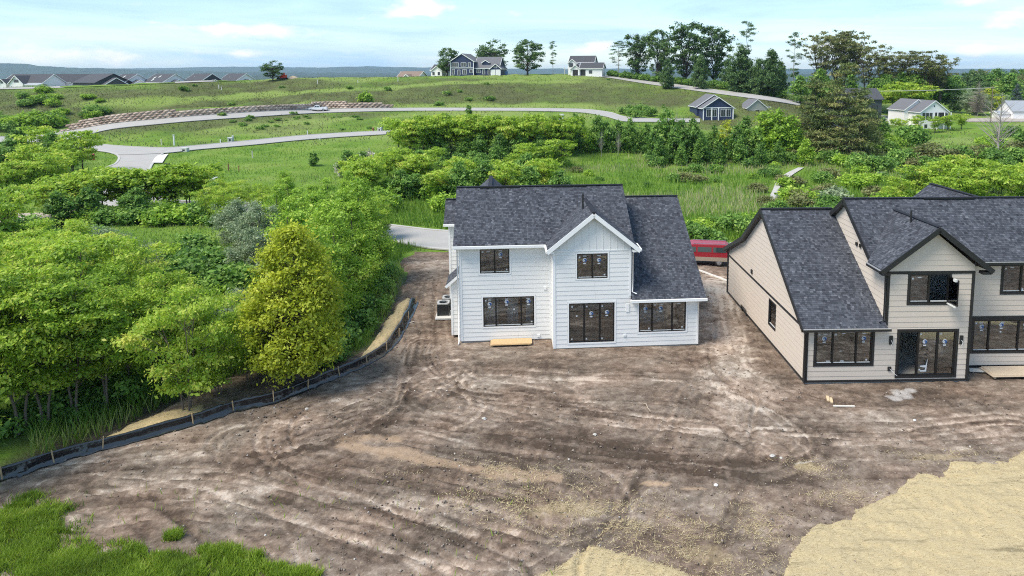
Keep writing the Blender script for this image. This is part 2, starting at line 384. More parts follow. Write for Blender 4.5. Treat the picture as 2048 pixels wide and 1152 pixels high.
# -- lush grassland and hillsides: one sheet
def cgrid(segs):
    return np.unique(np.concatenate([np.arange(a, b, s) for a, b, s in segs] + [[segs[-1][1]]]))
gx = cgrid([(-340, -125, 5), (-125, 110, 1.5), (110, 345, 5)]); gy = cgrid([(-60, 60, 1.5), (60, 160, 1.2), (160, 300, 1.4), (300, 440, 5)])
GX, GY = np.meshgrid(gx, gy); GZ = H(GX, GY)
far = sstep(60, 160, GY)
rp = np.concatenate(ROADPTS); rd = np.full(GX.size, 1e9)
for i in range(0, len(rp), 40):
    rd = np.minimum(rd, np.hypot(GX.ravel()[:, None] - rp[None, i:i + 40, 0], GY.ravel()[:, None] - rp[None, i:i + 40, 1]).min(1))
rd = rd.reshape(GX.shape)
GZ = GZ + (fbm(GX * .22, GY * .22, 3, 4) - .5) * (.25 + .9 * far) * (1 - sstep(330, 400, GY)) * sstep(2.5, 8, rd) - .06 * sstep(3, 1, rd)
sdl = poly_sd(GX, GY, LOT)
GZ = np.where(sdl < 0, GZ - .45 * sstep(0, -1.2, sdl), GZ)
idx = np.arange(GX.size).reshape(GX.shape)
Fq = np.stack([idx[:-1, :-1], idx[:-1, 1:], idx[1:, 1:], idx[1:, :-1]], -1).reshape(-1, 4)
sl = np.hypot(*np.gradient(H(GX, GY), gy, gx))
def dryness(x, y, slope):
    n = fbm(x * .05, y * .07, 11, 4); n2 = fbm(x * .3, y * .3, 12, 3)
    d = sstep(.07, .20, slope + (n - .5) * .16) * sstep(150, 180, y) * (.42 + .85 * n2)
    return np.clip(d + sstep(.58, .75, n) * .25, 0, 1)
dry = dryness(GX, GY, sl)
mown = sstep(.5, .62, fbm(GX * .04 + 5, GY * .05, 21, 3)) * sstep(120, 175, GY)
for ln, w_ in (([(180, 208), (300, 203), (400, 196), (500, 190), (600, 184), (700, 179), (780, 176), (830, 171), (900, 166), (1000, 163), (1150, 163)], 3.2), ([(430, 262), (600, 246), (700, 238)], 2.5), ([(800, 214), (1000, 213), (1180, 214)], 4.), ([(880, 152.5), (1000, 151.5), (1130, 151.5)], 14.)):
    d_, _s, _g = line_d(GX, GY, np.array([hit(*q) for q in ln])[:, :2]); k_ = sstep(1.5, .5, d_ / w_ + (fbm(GX * .3, GY * .3, 22, 2) - .5) * .6); mown = np.maximum(mown, k_); dry = dry * (1 - k_)
earth = sstep(7.5, 0, sdl) * sstep(60, 50, GY) * sstep(.42, .55, fbm(GX * .25, GY * .25, 31, 3) + .22 * sstep(4, 0, sdl)) * sstep(-3, -14, GX)
m_land, n, l, b = newmat('grassland'); b.inputs['Roughness'].default_value = .95; b.inputs['Specular IOR Level'].default_value = .15
tc = n.new('ShaderNodeTexCoord')
def tnoise(n, l, vec, sc, det=5, rough=.6):
    t = n.new('ShaderNodeTexNoise'); t.inputs['Scale'].default_value = sc; t.inputs['Detail'].default_value = det; t.inputs['Roughness'].default_value = rough
    l.new(vec, t.inputs['Vector']); return t
def mixc(n, l, fac, a, b_):
    m = n.new('ShaderNodeMixRGB')
    for i, x in ((0, fac), (1, a), (2, b_)):
        if isinstance(x, (int, float)): m.inputs[i].default_value = x
        elif isinstance(x, tuple): m.inputs[i].default_value = (*x, 1)
        else: l.new(x, m.inputs[i])
    return m.outputs[0]
t1 = tnoise(n, l, tc.outputs['Object'], .12, 6, .65); t2 = tnoise(n, l, tc.outputs['Object'], 1.6, 5, .7)
lush = ramp(n, l, t1.outputs['Fac'], [(.3, (.085, .165, .022)), (.5, (.14, .235, .030)), (.68, (.20, .27, .055))])
dryc = ramp(n, l, t2.outputs['Fac'], [(.3, (.050, .062, .026)), (.5, (.090, .102, .040)), (.7, (.150, .142, .070))])
mownc = ramp(n, l, t1.outputs['Fac'], [(.3, (.17, .25, .05)), (.7, (.225, .28, .08))])
eac = ramp(n, l, t2.outputs['Fac'], [(.3, (.05, .04, .032)), (.7, (.15, .118, .092))])
c = mixc(n, l, attr(n, 'mown').outputs['Fac'], lush.outputs[0], mownc.outputs[0])
c = mixc(n, l, attr(n, 'dry').outputs['Fac'], c, dryc.outputs[0])
c = mixc(n, l, attr(n, 'earth').outputs['Fac'], c, eac.outputs[0])
t3 = tnoise(n, l, tc.outputs['Object'], 7., 4, .7)
c2 = n.new('ShaderNodeMixRGB'); c2.blend_type = 'MULTIPLY'; c2.inputs[0].default_value = .5
r3 = ramp(n, l, t3.outputs['Fac'], [(.3, (.55, .6, .5)), (.65, (1, 1, 1))]); l.new(c, c2.inputs[1]); l.new(r3.outputs[0], c2.inputs[2])
l.new(c2.outputs[0], b.inputs['Base Color'])
bp = n.new('ShaderNodeBump'); bp.inputs['Strength'].default_value = .8; bp.inputs['Distance'].default_value = .35; l.new(t2.outputs['Fac'], bp.inputs['Height']); l.new(bp.outputs[0], b.inputs['Normal'])
V = np.stack([GX, GY, GZ], -1).reshape(-1, 3)
tag(link('grass_field', mesh_np('grass_field', V, Fq, m_land, {'dry': dry.ravel(), 'mown': mown.ravel(), 'earth': earth.ravel()}, smooth=True)), kind='structure')

# -- the graded lot: soil with ruts, clods and dry patches
step = .1
sx = np.arange(-33.5, 48, step); sy = np.arange(15.5, 63.0, step)
SX, SY = np.meshgrid(sx, sy)
sd = poly_sd(SX, SY, LOT) + (fbm(SX * .6, SY * .6, 41, 3) - .5) * 1.6
wx = SX + 2.2 * (fbm(SX * .12, SY * .12, 51, 2) - .5); wy = SY + 2.2 * (fbm(SX * .12, SY * .12, 52, 2) - .5)
SZ = (fbm(SX * .14, SY * .14, 53, 3) - .5) * .15 + (fbm(SX * .9, SY * .9, 54, 3) - .5) * .05
clod = fbm(SX * 3.1, SY * 3.1, 55, 3, .6)
rough_m = sstep(.42, .62, fbm(SX * .2, SY * .26, 56, 3))
SZ += (clod - .5) * (.05 + .09 * rough_m)
tone = .47 + (fbm(wx * .16, wy * .34, 57, 4) - .5) * .50 + (fbm(wx * .9, wy * 1.6, 58, 4, .65) - .5) * .45 + (fbm(SX * 2.6, SY * 3.4, 59, 3, .75) - .5) * .75 + (fbm(wx * .5, wy * 2.6, 58, 4, .65) - .5) * .35 - .10 * rough_m + (clod - .5) * .25
sandy = np.zeros_like(SX); straw = np.zeros_like(SX); chalk = np.zeros_like(SX)
tracks = [
    ([(1120, 1005), (960, 968), (800, 925), (705, 898), (650, 868), (655, 835), (720, 815), (860, 812)], 9, 3.2),
    ([(1500, 905), (1250, 885), (1000, 862), (800, 838), (640, 850), (560, 880)], 7, 2.4),
    ([(2048, 870), (1900, 893), (1750, 900), (1600, 893), (1400, 882), (1200, 858), (1000, 812), (900, 790)], 8, 2.6),
    ([(250, 955), (420, 955), (560, 985), (700, 1030), (860, 1080), (1020, 1152)], 8, 2.6),
    ([(60, 985), (240, 965), (400, 945), (560, 958), (780, 990), (1000, 1040)], 8, 2.6),
    ([(858, 690), (858, 760), (835, 830), (740, 880), (600, 930)], 4, 1.6),
    ([(860, 560), (858, 640), (866, 720), (940, 780), (1100, 790)], 4, 1.5),
    ([(1430, 560), (1450, 640), (1470, 740), (1620, 820), (1850, 850), (2100, 830)], 6, 2.0),
    ([(1300, 1152), (1370, 1010), (1420, 900), (1450, 800)], 5, 2.4),
    ([(960, 765), (1150, 772), (1350, 778), (1480, 820), (1560, 880)], 7, 2.4),
    ([(120, 980), (300, 1000), (420, 1080), (480, 1152)], 4, 2.0),
    ([(480, 880), (620, 860), (780, 800), (900, 740)], 5, 2.0)]
fine = fbm(SX * 2.2, SY * 2.8, 97, 3, .65)
for pts, nr, spread in tracks:
    base = smooth_line(np.array(gpts(pts)), 5)[:, :2]
    tg = np.gradient(base, axis=0); tg /= np.linalg.norm(tg, axis=1)[:, None]; nm = np.stack([-tg[:, 1], tg[:, 0]], 1)
    x0, y0 = base.min(0) - spread - 1; x1, y1 = base.max(0) + spread + 1
    jx = np.where((sx > x0) & (sx < x1))[0]; jy = np.where((sy > y0) & (sy < y1))[0]
    if not len(jx) or not len(jy): continue
    s_ = (slice(jy[0], jy[-1] + 1), slice(jx[0], jx[-1] + 1)); bx, by = SX[s_], SY[s_]
    d, s, sg = line_d(bx, by, base); q = d * sg
    for k in range(int(nr * 2.6)):
        off = rng.uniform(-spread, spread) + .35 * math.sin(k); w = rng.uniform(.06, .17)
        wob = (fbm(s * .25 + 31 * k, s * 0 + k, 60 + k, 2) - .5) * .9
        qq = q - off - wob; fade = sstep(.32, .55, fbm(s * .11 + 7 * k, s * 0 + 3.1, 80 + k, 2))
        rut = np.exp(-(qq / w) ** 4) * fade
        bank = np.exp(-((np.abs(qq) - w * 1.45) / (w * .5)) ** 2) * fade
        cle = .5 + .5 * np.sin(s * 2 * math.pi / .32 + qq * 4)
        SZ[s_] += -rut * rng.uniform(.018, .05) + bank * rng.uniform(.008, .03) + rut * (cle - .5) * .022
        tone[s_] += (rut * rng.uniform(-.20, .24) + bank * rng.uniform(-.18, .06)) * (.45 + 1.1 * fine[s_])
# pale dry, sandy, chalky and strawy places as they lie
def spot(px, py, rx, ry, rot=0., z=0):
    c = on_z(px, py); ex = on_z(px + rx, py) - c; ey = on_z(px, py - ry) - c
    a, bb = np.linalg.norm(ex), np.linalg.norm(ey)
    x = SX - c[0]; y = SY - c[1]; cs, sn = math.cos(rot), math.sin(rot); x, y = x * cs + y * sn, -x * sn + y * cs
    r = np.sqrt((x / a) ** 2 + (y / bb) ** 2) + (fbm(SX * 1.1, SY * 1.4, 91, 4, .6) - .5) * 1.3
    return sstep(1.35, .3, r)
def stroke(pts, w, seed=92):
    d, s, sg = line_d(SX, SY, smooth_line(np.array(gpts(pts)), 4)[:, :2])
    return sstep(1.1, .4, d / w + (fbm(SX * .8, SY * 1.2, seed, 4, .6) - .5) * 1.5)
for a in ((450, 1000, 80, 30, .34), (520, 990, 40, 14, .3), (250, 960, 100, 16, .14), (230, 990, 90, 14, .12), (90, 965, 60, 12, .1), (840, 1010, 60, 16, .2), (1000, 960, 60, 10, .2), (1260, 845, 90, 12, .2), (1390, 855, 60, 9, .2), (1480, 858, 90, 8, .22), (1720, 890, 90, 6, .2),
          (740, 802, 80, 7, .18), (850, 828, 60, 6, .15), (620, 845, 90, 12, .15), (1300, 1015, 60, 20, .1), (930, 1028, 40, 14, .2), (1900, 895, 60, 10, .15), (1180, 762, 40, 10, .25), (1800, 830, 160, 14, .1), (930, 770, 80, 9, .1), (690, 1060, 70, 16, .15), (330, 915, 90, 10, .15),
          (880, 530, 60, 14, .15), (860, 600, 26, 50, .12)):
    tone += spot(*a[:4]) * a[4] * 1.25
for a in ((1250, 905, 130, 28, -.22), (1130, 880, 90, 22, -.16), (1350, 1090, 110, 40, -.16), (1480, 950, 160, 40, -.14), (880, 1090, 130, 28, -.16), (560, 1000, 110, 18, -.2), (650, 1060, 120, 26, -.16), (1700, 800, 200, 18, -.14), (1050, 730, 180, 14, -.12), (1180, 1100, 60, 24, -.12), (1750, 950, 90, 26, -.12), (300, 940, 60, 8, -.12), (1560, 700, 60, 40, -.1), (860, 650, 40, 30, -.12)):
    tone += spot(*a[:4]) * a[4]
pale = np.maximum(stroke([(1425, 560), (1440, 640), (1455, 700), (1470, 760), (1530, 800)], 1.7), spot(1470, 770, 80, 40))
tone += pale * .38
pinkish = pale
sandy = np.maximum.reduce([stroke([(690, 893), (800, 912), (900, 932), (1000, 947), (1112, 956)], .5), spot(770, 880, 70, 12), spot(700, 880, 40, 8) * .8, spot(1315, 968, 36, 6) * 1.3, spot(1390, 978, 40, 4), spot(825, 608, 12, 10)])
straw = np.maximum.reduce([spot(1150, 1020, 130, 26) * .8, spot(1060, 985, 110, 22) * .45, spot(1250, 1050, 120, 24) * .6, spot(1625, 935, 40, 16), spot(1500, 1030, 60, 30) * .55, spot(1420, 1115, 90, 26) * .75, spot(1700, 985, 60, 16) * .6, spot(1870, 915, 70, 8) * .8])
chalk = np.maximum.reduce([spot(1805, 790, 26, 12), spot(1820, 783, 16, 6), spot(1790, 798, 20, 8), spot(1620, 925, 36, 4) * .9, spot(470, 1000, 60, 16) * .25, spot(1795, 905, 30, 5) * .5])
# loose edge of the dug ground, the bank to the swale, and the footings
base_h = H(SX, SY)
SZ = base_h * (1 - sstep(.6, -1.5, sd)) * 1.0 + SZ + .03
SZ -= sstep(-.3, 1.5, sd) * .7
keep = sd < 1.4
m_soil, n, l, b = newmat('graded_soil'); b.inputs['Roughness'].default_value = .96; b.inputs['Specular IOR Level'].default_value = .12
tc = n.new('ShaderNodeTexCoord')
f1 = tnoise(n, l, tc.outputs['Object'], 5.5, 6, .72); f2 = tnoise(n, l, tc.outputs['Object'], 12., 5, .8); f3 = tnoise(n, l, tc.outputs['Object'], .35, 3, .5)
ma = n.new('ShaderNodeMath'); ma.operation = 'MULTIPLY_ADD'; l.new(f1.outputs['Fac'], ma.inputs[0]); ma.inputs[1].default_value = .75; l.new(attr(n, 'tone').outputs['Fac'], ma.inputs[2])
mb_ = n.new('ShaderNodeMath'); mb_.operation = 'MULTIPLY_ADD'; l.new(f2.outputs['Fac'], mb_.inputs[0]); mb_.inputs[1].default_value = .95; l.new(ma.outputs[0], mb_.inputs[2])
mc = n.new('ShaderNodeMath'); mc.operation = 'ADD'; l.new(mb_.outputs[0], mc.inputs[0]); mc.inputs[1].default_value = -.82
so = ramp(n, l, mc.outputs[0], [(.0, (.066, .049, .037)), (.28, (.125, .094, .072)), (.56, (.205, .158, .123)), (.82, (.315, .253, .203)), (1., (.45, .38, .315))])
c = mixc(n, l, f3.outputs['Fac'], so.outputs[0], so.outputs[0])
hue = n.new('ShaderNodeMixRGB'); hue.blend_type = 'MULTIPLY'; hue.inputs[0].default_value = .6
rh = ramp(n, l, f3.outputs['Fac'], [(.35, (1.06, .97, .92)), (.65, (.94, 1.0, 1.02))]); l.new(so.outputs[0], hue.inputs[1]); l.new(rh.outputs[0], hue.inputs[2])
def broken(a, lo, hi):
    x = n.new('ShaderNodeMath'); x.operation = 'MULTIPLY_ADD'; l.new(f2.outputs['Fac'], x.inputs[0]); x.inputs[1].default_value = .9; l.new(attr(n, a).outputs['Fac'], x.inputs[2])
    r = n.new('ShaderNodeMapRange'); r.inputs[1].default_value = lo; r.inputs[2].default_value = hi; l.new(x.outputs[0], r.inputs[0]); return r.outputs[0]
c = mixc(n, l, broken('sandy', .85, 2.3), hue.outputs[0], (.50, .355, .235))
c = mixc(n, l, broken('straw', .95, 1.9), c, (.46, .37, .215))
c = mixc(n, l, broken('chalk', 1.05, 1.95), c, (.66, .64, .62))
l.new(c, b.inputs['Base Color'])
bp = n.new('ShaderNodeBump'); bp.inputs['Strength'].default_value = .7; bp.inputs['Distance'].default_value = .05; l.new(f2.outputs['Fac'], bp.inputs['Height']); l.new(bp.outputs[0], b.inputs['Normal'])
idx = np.full(SX.shape, -1); idx[keep] = np.arange(keep.sum())
q = np.stack([idx[:-1, :-1], idx[:-1, 1:], idx[1:, 1:], idx[1:, :-1]], -1).reshape(-1, 4); q = q[(q >= 0).all(1)]
V = np.stack([SX, SY, SZ], -1)[keep]
tag(link('soil_ground', mesh_np('soil_ground', V, q, m_soil, {'tone': tone[keep], 'sandy': sandy[keep], 'straw': straw[keep], 'chalk': chalk[keep]}, smooth=True)), kind='structure')
def soil_z(x, y):
    i = int(round((x - sx[0]) / step)); j = int(round((y - sy[0]) / step))
    if 0 <= i < len(sx) and 0 <= j < len(sy) and keep[j, i]: return float(SZ[j, i])
    return H1(x, y)

# clods and stones lying on it
def chunks(name, n_, r0, r1, mat, mask=None, seed=1, flat=.6, box_=(-26, 40, 17.5, 58)):
    rs = np.random.RandomState(seed); P = []
    oct_v = np.array([(1, 0, 0), (-1, 0, 0), (0, 1, 0), (0, -1, 0), (0, 0, 1), (0, 0, -1)], float)
    oct_f = np.array([(0, 2, 4), (2, 1, 4), (1, 3, 4), (3, 0, 4), (2, 0, 5), (1, 2, 5), (3, 1, 5), (0, 3, 5)])
    V = []; Fc = []; T = []
    while len(T) < n_:
        u = rs.rand(); y = box_[2] + (box_[3] - box_[2]) * u ** 1.5; x = rs.uniform(-.75, .75) * y + y * .03
        if not (sx[0] < x < sx[-1] - 1): continue
        i = int((x - sx[0]) / step); j = int((y - sy[0]) / step)
        if not keep[j, i] or sd[j, i] > -.2: continue
        if mask is not None and rs.rand() > mask[j, i]: continue
        r = r0 + (r1 - r0) * rs.rand() ** 3
        vv_ = oct_v * rs.uniform(.6, 1.3, (6, 3)) * r * np.array([1, 1, flat]); a = rs.rand() * 6.28
        rot = np.array([[math.cos(a), -math.sin(a), 0], [math.sin(a), math.cos(a), 0], [0, 0, 1]])
        Fc.append(oct_f + 6 * len(T)); V.append(vv_ @ rot.T + np.array([x, y, SZ[j, i] + r * flat * .35])); T.append(np.full(6, rs.rand()))
    return tag(link(name, mesh_np(name, np.concatenate(V), np.concatenate(Fc), mat, {'tone': np.concatenate(T)})), kind='stuff')
def tone_mat(name, stops, rough=.9):
    m, n, l, b = newmat(name); b.inputs['Roughness'].default_value = rough; b.inputs['Specular IOR Level'].default_value = .15
    r = ramp(n, l, attr(n, 'tone').outputs['Fac'], stops); l.new(r.outputs[0], b.inputs['Base Color']); return m
chunks('soil_clods', 8000, .02, .08, tone_mat('clod', [(0, (.09, .07, .056)), (.6, (.18, .14, .112)), (1, (.30, .245, .20))]), np.clip(.15 + rough_m, 0, 1), 2)
chunks('pebbles', 1500, .015, .07, tone_mat('pebble', [(0, (.22, .19, .17)), (.7, (.36, .33, .30)), (1, (.56, .54, .50))], .7), None, 3)

# loose straw blown over the soil, and rooted weeds at the bottom left
def blades(name, pts, h, w, mat, lean=.5, seed=5, tone_=None, flat=False):
    rs = np.random.RandomState(seed); n_ = len(pts); P = np.asarray(pts, float)
    a = rs.rand(n_) * 6.283; hh = h * rs.uniform(.55, 1.25, n_); ww = w * rs.uniform(.7, 1.3, n_)
    t = np.stack([np.cos(a), np.sin(a), 0 * a], 1) * ww[:, None] / 2
    ln = rs.uniform(0, lean, n_) * hh; la = rs.rand(n_) * 6.283
    tip = P + np.stack([np.cos(la) * ln, np.sin(la) * ln, hh * (np.ones(n_) if not flat else rs.uniform(0, .25, n_))], 1)
    mid = (P * .55 + tip * .45) + np.array([0, 0, 1.]) * (hh * .10)[:, None] * (0 if flat else 1)
    V = np.stack([P - t, P + t, mid + t * .75, mid - t * .75, tip], 1).reshape(-1, 3)
    o = np.arange(n_)[:, None] * 5
    F4 = o + np.array([[0, 1, 2, 3]]); F3 = o + np.array([[3, 2, 4, 4]])
    # two triangles and a tip triangle
    F = np.concatenate([o + np.array([[0, 1, 2]]), o + np.array([[0, 2, 3]]), o + np.array([[3, 2, 4]])])
    tn = rs.rand(n_) if tone_ is None else tone_
    return tag(link(name, mesh_np(name, V, F, mat, {'tone': np.repeat(tn, 5)})), kind='stuff')
straw_m = tone_mat('loose_straw', [(0, (.30, .235, .13)), (1, (.58, .48, .29))])
def sample(mask, n_, seed):
    rs = np.random.RandomState(seed); p = (mask * keep * (sd < -.1)).ravel().astype(float); p /= p.sum()
    k = rs.choice(len(p), n_, p=p); return np.stack([SX.ravel()[k] + rs.uniform(-.05, .05, n_), SY.ravel()[k] + rs.uniform(-.05, .05, n_), SZ.ravel()[k] + .015], 1)
def wide(px, py, rx, ry):
    c = on_z(px, py); a = np.linalg.norm(on_z(px + rx, py) - c); bb = np.linalg.norm(on_z(px, py - ry) - c); return np.exp(-((SX - c[0]) / a) ** 2 - ((SY - c[1]) / bb) ** 2)
sw_ = sum(wide(*q) for q in ((1150, 1025, 190, 34), (1050, 985, 140, 26), (1260, 1055, 160, 30), (1480, 1070, 110, 50), (1420, 1125, 130, 30), (1625, 938, 50, 16), (1690, 985, 80, 20), (1880, 915, 90, 10), (960, 940, 140, 14))) * sstep(.3, .7, fbm(SX * 1.1, SY * 1.6, 99, 4, .65))
blades('loose_straw', sample(sw_ + .004, 20000, 4), .22, .018, straw_m, lean=1., seed=6, flat=True)
gm = np.maximum.reduce([spot(20, 1045, 60, 38), spot(85, 1020, 26, 14), spot(20, 1100, 90, 50), spot(90, 1130, 100, 36), spot(170, 1150, 120, 28), spot(250, 1118, 42, 18), spot(300, 1150, 160, 26), spot(440, 1112, 46, 18), spot(490, 1128, 60, 20), spot(340, 1132, 70, 22), spot(60, 1070, 70, 40), spot(580, 1156, 60, 16), spot(420, 1140, 110, 24), spot(540, 1150, 70, 18), spot(350, 1078, 22, 8), spot(240, 1092, 30, 8) * .5, spot(150, 1088, 40, 10) * .5, spot(130, 1040, 30, 8) * .2])
soft = sstep(.35, .8, gm) * sstep(.22, .58, fbm(SX * 1.5, SY * 1.5, 95, 3)) * sstep(0, .3, gm)
k = sample(soft + .05 * sstep(.02, .4, gm) + .0006 * sstep(1120, 1000, 0 * SX + 1050) * (SY < 26) * (SX < 0), 70000, 8)
grass_m = leaf_mat('verge_grass', [(0, (.13, .20, .025)), (.5, (.24, .36, .032)), (.85, (.34, .46, .05)), (1, (.46, .43, .16))], .4, 0)
blades('grass_patch', k, .24, .03, grass_m, lean=1.0, seed=9, tone_=np.clip(.45 + (fbm(k[:, 0] * 1.3, k[:, 1] * 1.3, 98, 3) - .5) * 1.1 + np.random.RandomState(3).normal(size=len(k)) * .16, 0, 1))

# ------------------------------------------------------------------ far country: low land, lake, wooded shores
m_far = simple('far_woodland', (.030, .052, .034), .95, .6, .012, .9, .05)
def sheet(name, x0, x1, y0, y1, z, mat, nx=2, ny=2, amp=0., seed=3, sc=.002):
    X, Y = np.meshgrid(np.linspace(x0, x1, nx), np.linspace(y0, y1, ny)); Z = z + amp * (fbm(X * sc, Y * sc, seed, 4) - .5)
    i = np.arange(X.size).reshape(X.shape); F = np.stack([i[:-1, :-1], i[:-1, 1:], i[1:, 1:], i[1:, :-1]], -1).reshape(-1, 4)
    return tag(link(name, mesh_np(name, np.stack([X, Y, Z], -1).reshape(-1, 3), F, mat)), kind='structure')
sheet('lowland', -14000, 14000, -300, 15000, -16.8, m_far)
m_lake, n, l, b = newmat('lake_water'); b.inputs['Base Color'].default_value = (.10, .17, .22, 1); b.inputs['Roughness'].default_value = .28; b.inputs['Specular IOR Level'].default_value = .6
tc = n.new('ShaderNodeTexCoord'); t = tnoise(n, l, tc.outputs['Object'], .03, 4); bp = n.new('ShaderNodeBump'); bp.inputs['Strength'].default_value = .25; bp.inputs['Distance'].default_value = 1.; l.new(t.outputs['Fac'], bp.inputs['Height']); l.new(bp.outputs[0], b.inputs['Normal'])
mb = MB(); sh = [(-5200, 900), (-900, 900), (-300, 1100), (200, 1500), (300, 2600), (-200, 4600), (-5200, 5600)]
mb.add([(x, y, -16.0) for x, y in sh], [tuple(range(len(sh)))]); tag(mb.build('lake_water', m_lake), kind='structure')
def ridge(name, D, prof, depth, mat, rough_a, seed, step_px=3, z0=-17.5):
    """a wooded ridge: skyline heights along sight lines at distance D, with a front slope and a back slope"""
    pxs = np.arange(prof[0][0], prof[-1][0] + 1, step_px); pys = np.interp(pxs, [p[0] for p in prof], [p[1] for p in prof])
    rows = []; K = 9
    for j in range(K):
        f = j / (K - 1); rr = []
        for px, py in zip(pxs, pys):
            t = at_d(px, py, D); top = t[2]; yy = D + depth * (f - .55); prof_f = math.sin(math.pi * min(1, f / .55) / 2) if f <= .55 else math.cos(math.pi * (f - .55) / .9)
            xx = t[0] * (yy / D) ** .0
            zz = z0 + (top - z0) * prof_f
            rr.append((xx, yy, zz))
        rows.append(rr)
    V = np.array(rows); V[..., 2] += (fbm(V[..., 0] * .02, V[..., 1] * .02, seed, 3, .7) - .5) * rough_a * np.array([.2] + [1] * (K - 2) + [.2])[:, None]
    i = np.arange(V.shape[0] * V.shape[1]).reshape(V.shape[:2]); F = np.stack([i[:-1, :-1], i[:-1, 1:], i[1:, 1:], i[1:, :-1]], -1).reshape(-1, 4)
    return tag(link(name, mesh_np(name, V.reshape(-1, 3), F, mat, smooth=True)), kind='structure')
ridge('far_hills', 8600, [(-900, 128), (0, 139), (350, 136), (420, 134), (500, 133.5), (650, 135), (740, 132.5), (800, 134), (1000, 137), (1200, 137), (1700, 138.5), (1930, 137.5), (2048, 138), (2900, 136)], 2600, m_far, 14, 5, 4)
ridge('wooded_shore_hills', 5200, [(-900, 118), (-200, 124), (0, 126), (30, 127), (60, 132), (150, 137), (200, 136.5), (260, 140), (330, 141), (420, 143.5), (540, 145), (640, 146.5), (760, 146.5), (900, 147.5), (1100, 148), (1400, 148.5)], 1500, m_far, 26, 6, 2)
ridge('near_shore_woods', 3300, [(430, 156), (470, 152.5), (520, 151.5), (600, 150.5), (640, 151.5), (700, 150), (760, 151), (820, 150), (900, 151), (1000, 150.5), (1150, 151), (1300, 150), (1500, 149), (2048, 146.5), (2900, 146)], 900, m_far, 9, 8, 2)
# ------------------------------------------------------------------ house building kit
m_white = simple('white_siding', (.75, .745, .725), .55, .035, 1.2)
m_wtrim = simple('white_trim', (.80, .80, .79), .5, .02, 2.)
m_tan = simple('tan_siding', (.575, .50, .425), .6, .05, 1.2, .1, 40.)
m_black = simple('black_trim', (.020, .020, .021), .45, .2, 3.)
m_blackfr = simple('black_window_frame', (.012, .012, .013), .35)
m_vinyl = simple('pale_sill_vinyl', (.62, .63, .62), .4)
m_conc = simple('footing_concrete', (.30, .29, .27), .9, .15, 3.)
m_metal = simple('bright_drip_edge', (.62, .63, .64), .3, metal=.6)
m_inside = simple('drywall', (.78, .79, .78), .9, .06, .8)
m_floor = simple('subfloor', (.46, .44, .40), .8, .15, 1.5)
m_roofdeck = simple('roof_deck', (.03, .03, .034), .9)
m_osb = simple('strand_board', (.52, .36, .19), .8, .35, 14., .2, 30., stretch=(1, 1, 1))
m_stick_w = simple('sticker_white', (.50, .53, .56), .5); m_stick_b = simple('sticker_blue', (.025, .075, .22), .5)
m_black_pl = simple('black_plate', (.02, .02, .02), .5)
m_lumber = simple('fresh_lumber', (.60, .45, .28), .7, .15, 4., stretch=(1, 8, 8))
m_dirtyw = simple('weathered_plank', (.58, .54, .48), .8, .12, 4.)
m_glass = bpy.data.materials.new('window_glass'); m_glass.use_nodes = True
n = m_glass.node_tree.nodes; l = m_glass.node_tree.links; n.clear()
o_ = n.new('ShaderNodeOutputMaterial'); tr = n.new('ShaderNodeBsdfTransparent'); tr.inputs[0].default_value = (.80, .86, .88, 1); gl = n.new('ShaderNodeBsdfGlossy'); gl.inputs['Roughness'].default_value = .02
fr = n.new('ShaderNodeFresnel'); fr.inputs[0].default_value = 1.5; fm = n.new('ShaderNodeMath'); fm.operation = 'MULTIPLY_ADD'; l.new(fr.outputs[0], fm.inputs[0]); fm.inputs[1].default_value = 1.3; fm.inputs[2].default_value = .11
mx = n.new('ShaderNodeMixShader'); l.new(fm.outputs[0], mx.inputs[0]); l.new(tr.outputs[0], mx.inputs[1]); l.new(gl.outputs[0], mx.inputs[2]); l.new(mx.outputs[0], o_.inputs[0])
def shingle_mat(name, stops, rnd=1.):
    m, n, l, b = newmat(name); b.inputs['Roughness'].default_value = .9; b.inputs['Specular IOR Level'].default_value = .2
    r = ramp(n, l, attr(n, 'tone').outputs['Fac'], stops); tc = n.new('ShaderNodeTexCoord'); t = tnoise(n, l, tc.outputs['Object'], 1.1, 4, .6); t2 = tnoise(n, l, tc.outputs['Object'], 60., 2, .6)
    v = n.new('ShaderNodeMixRGB'); v.blend_type = 'MULTIPLY'; v.inputs[0].default_value = .7; rr = ramp(n, l, t.outputs['Fac'], [(.3, (.78, .78, .80)), (.62, (1.1, 1.1, 1.08))]); l.new(r.outputs[0], v.inputs[1]); l.new(rr.outputs[0], v.inputs[2])
    v2 = n.new('ShaderNodeMixRGB'); v2.blend_type = 'MULTIPLY'; v2.inputs[0].default_value = .5; r2 = ramp(n, l, t2.outputs['Fac'], [(.3, (.6, .6, .6)), (.7, (1.3, 1.3, 1.3))]); l.new(v.outputs[0], v2.inputs[1]); l.new(r2.outputs[0], v2.inputs[2])
    l.new(v2.outputs[0], b.inputs['Base Color']); return m
m_shingle = shingle_mat('charcoal_shingles', [(0, (.024, .026, .033)), (.35, (.053, .058, .071)), (.6, (.092, .099, .118)), (.85, (.145, .152, .174)), (.97, (.20, .205, .22)), (1, (.16, .14, .125))])

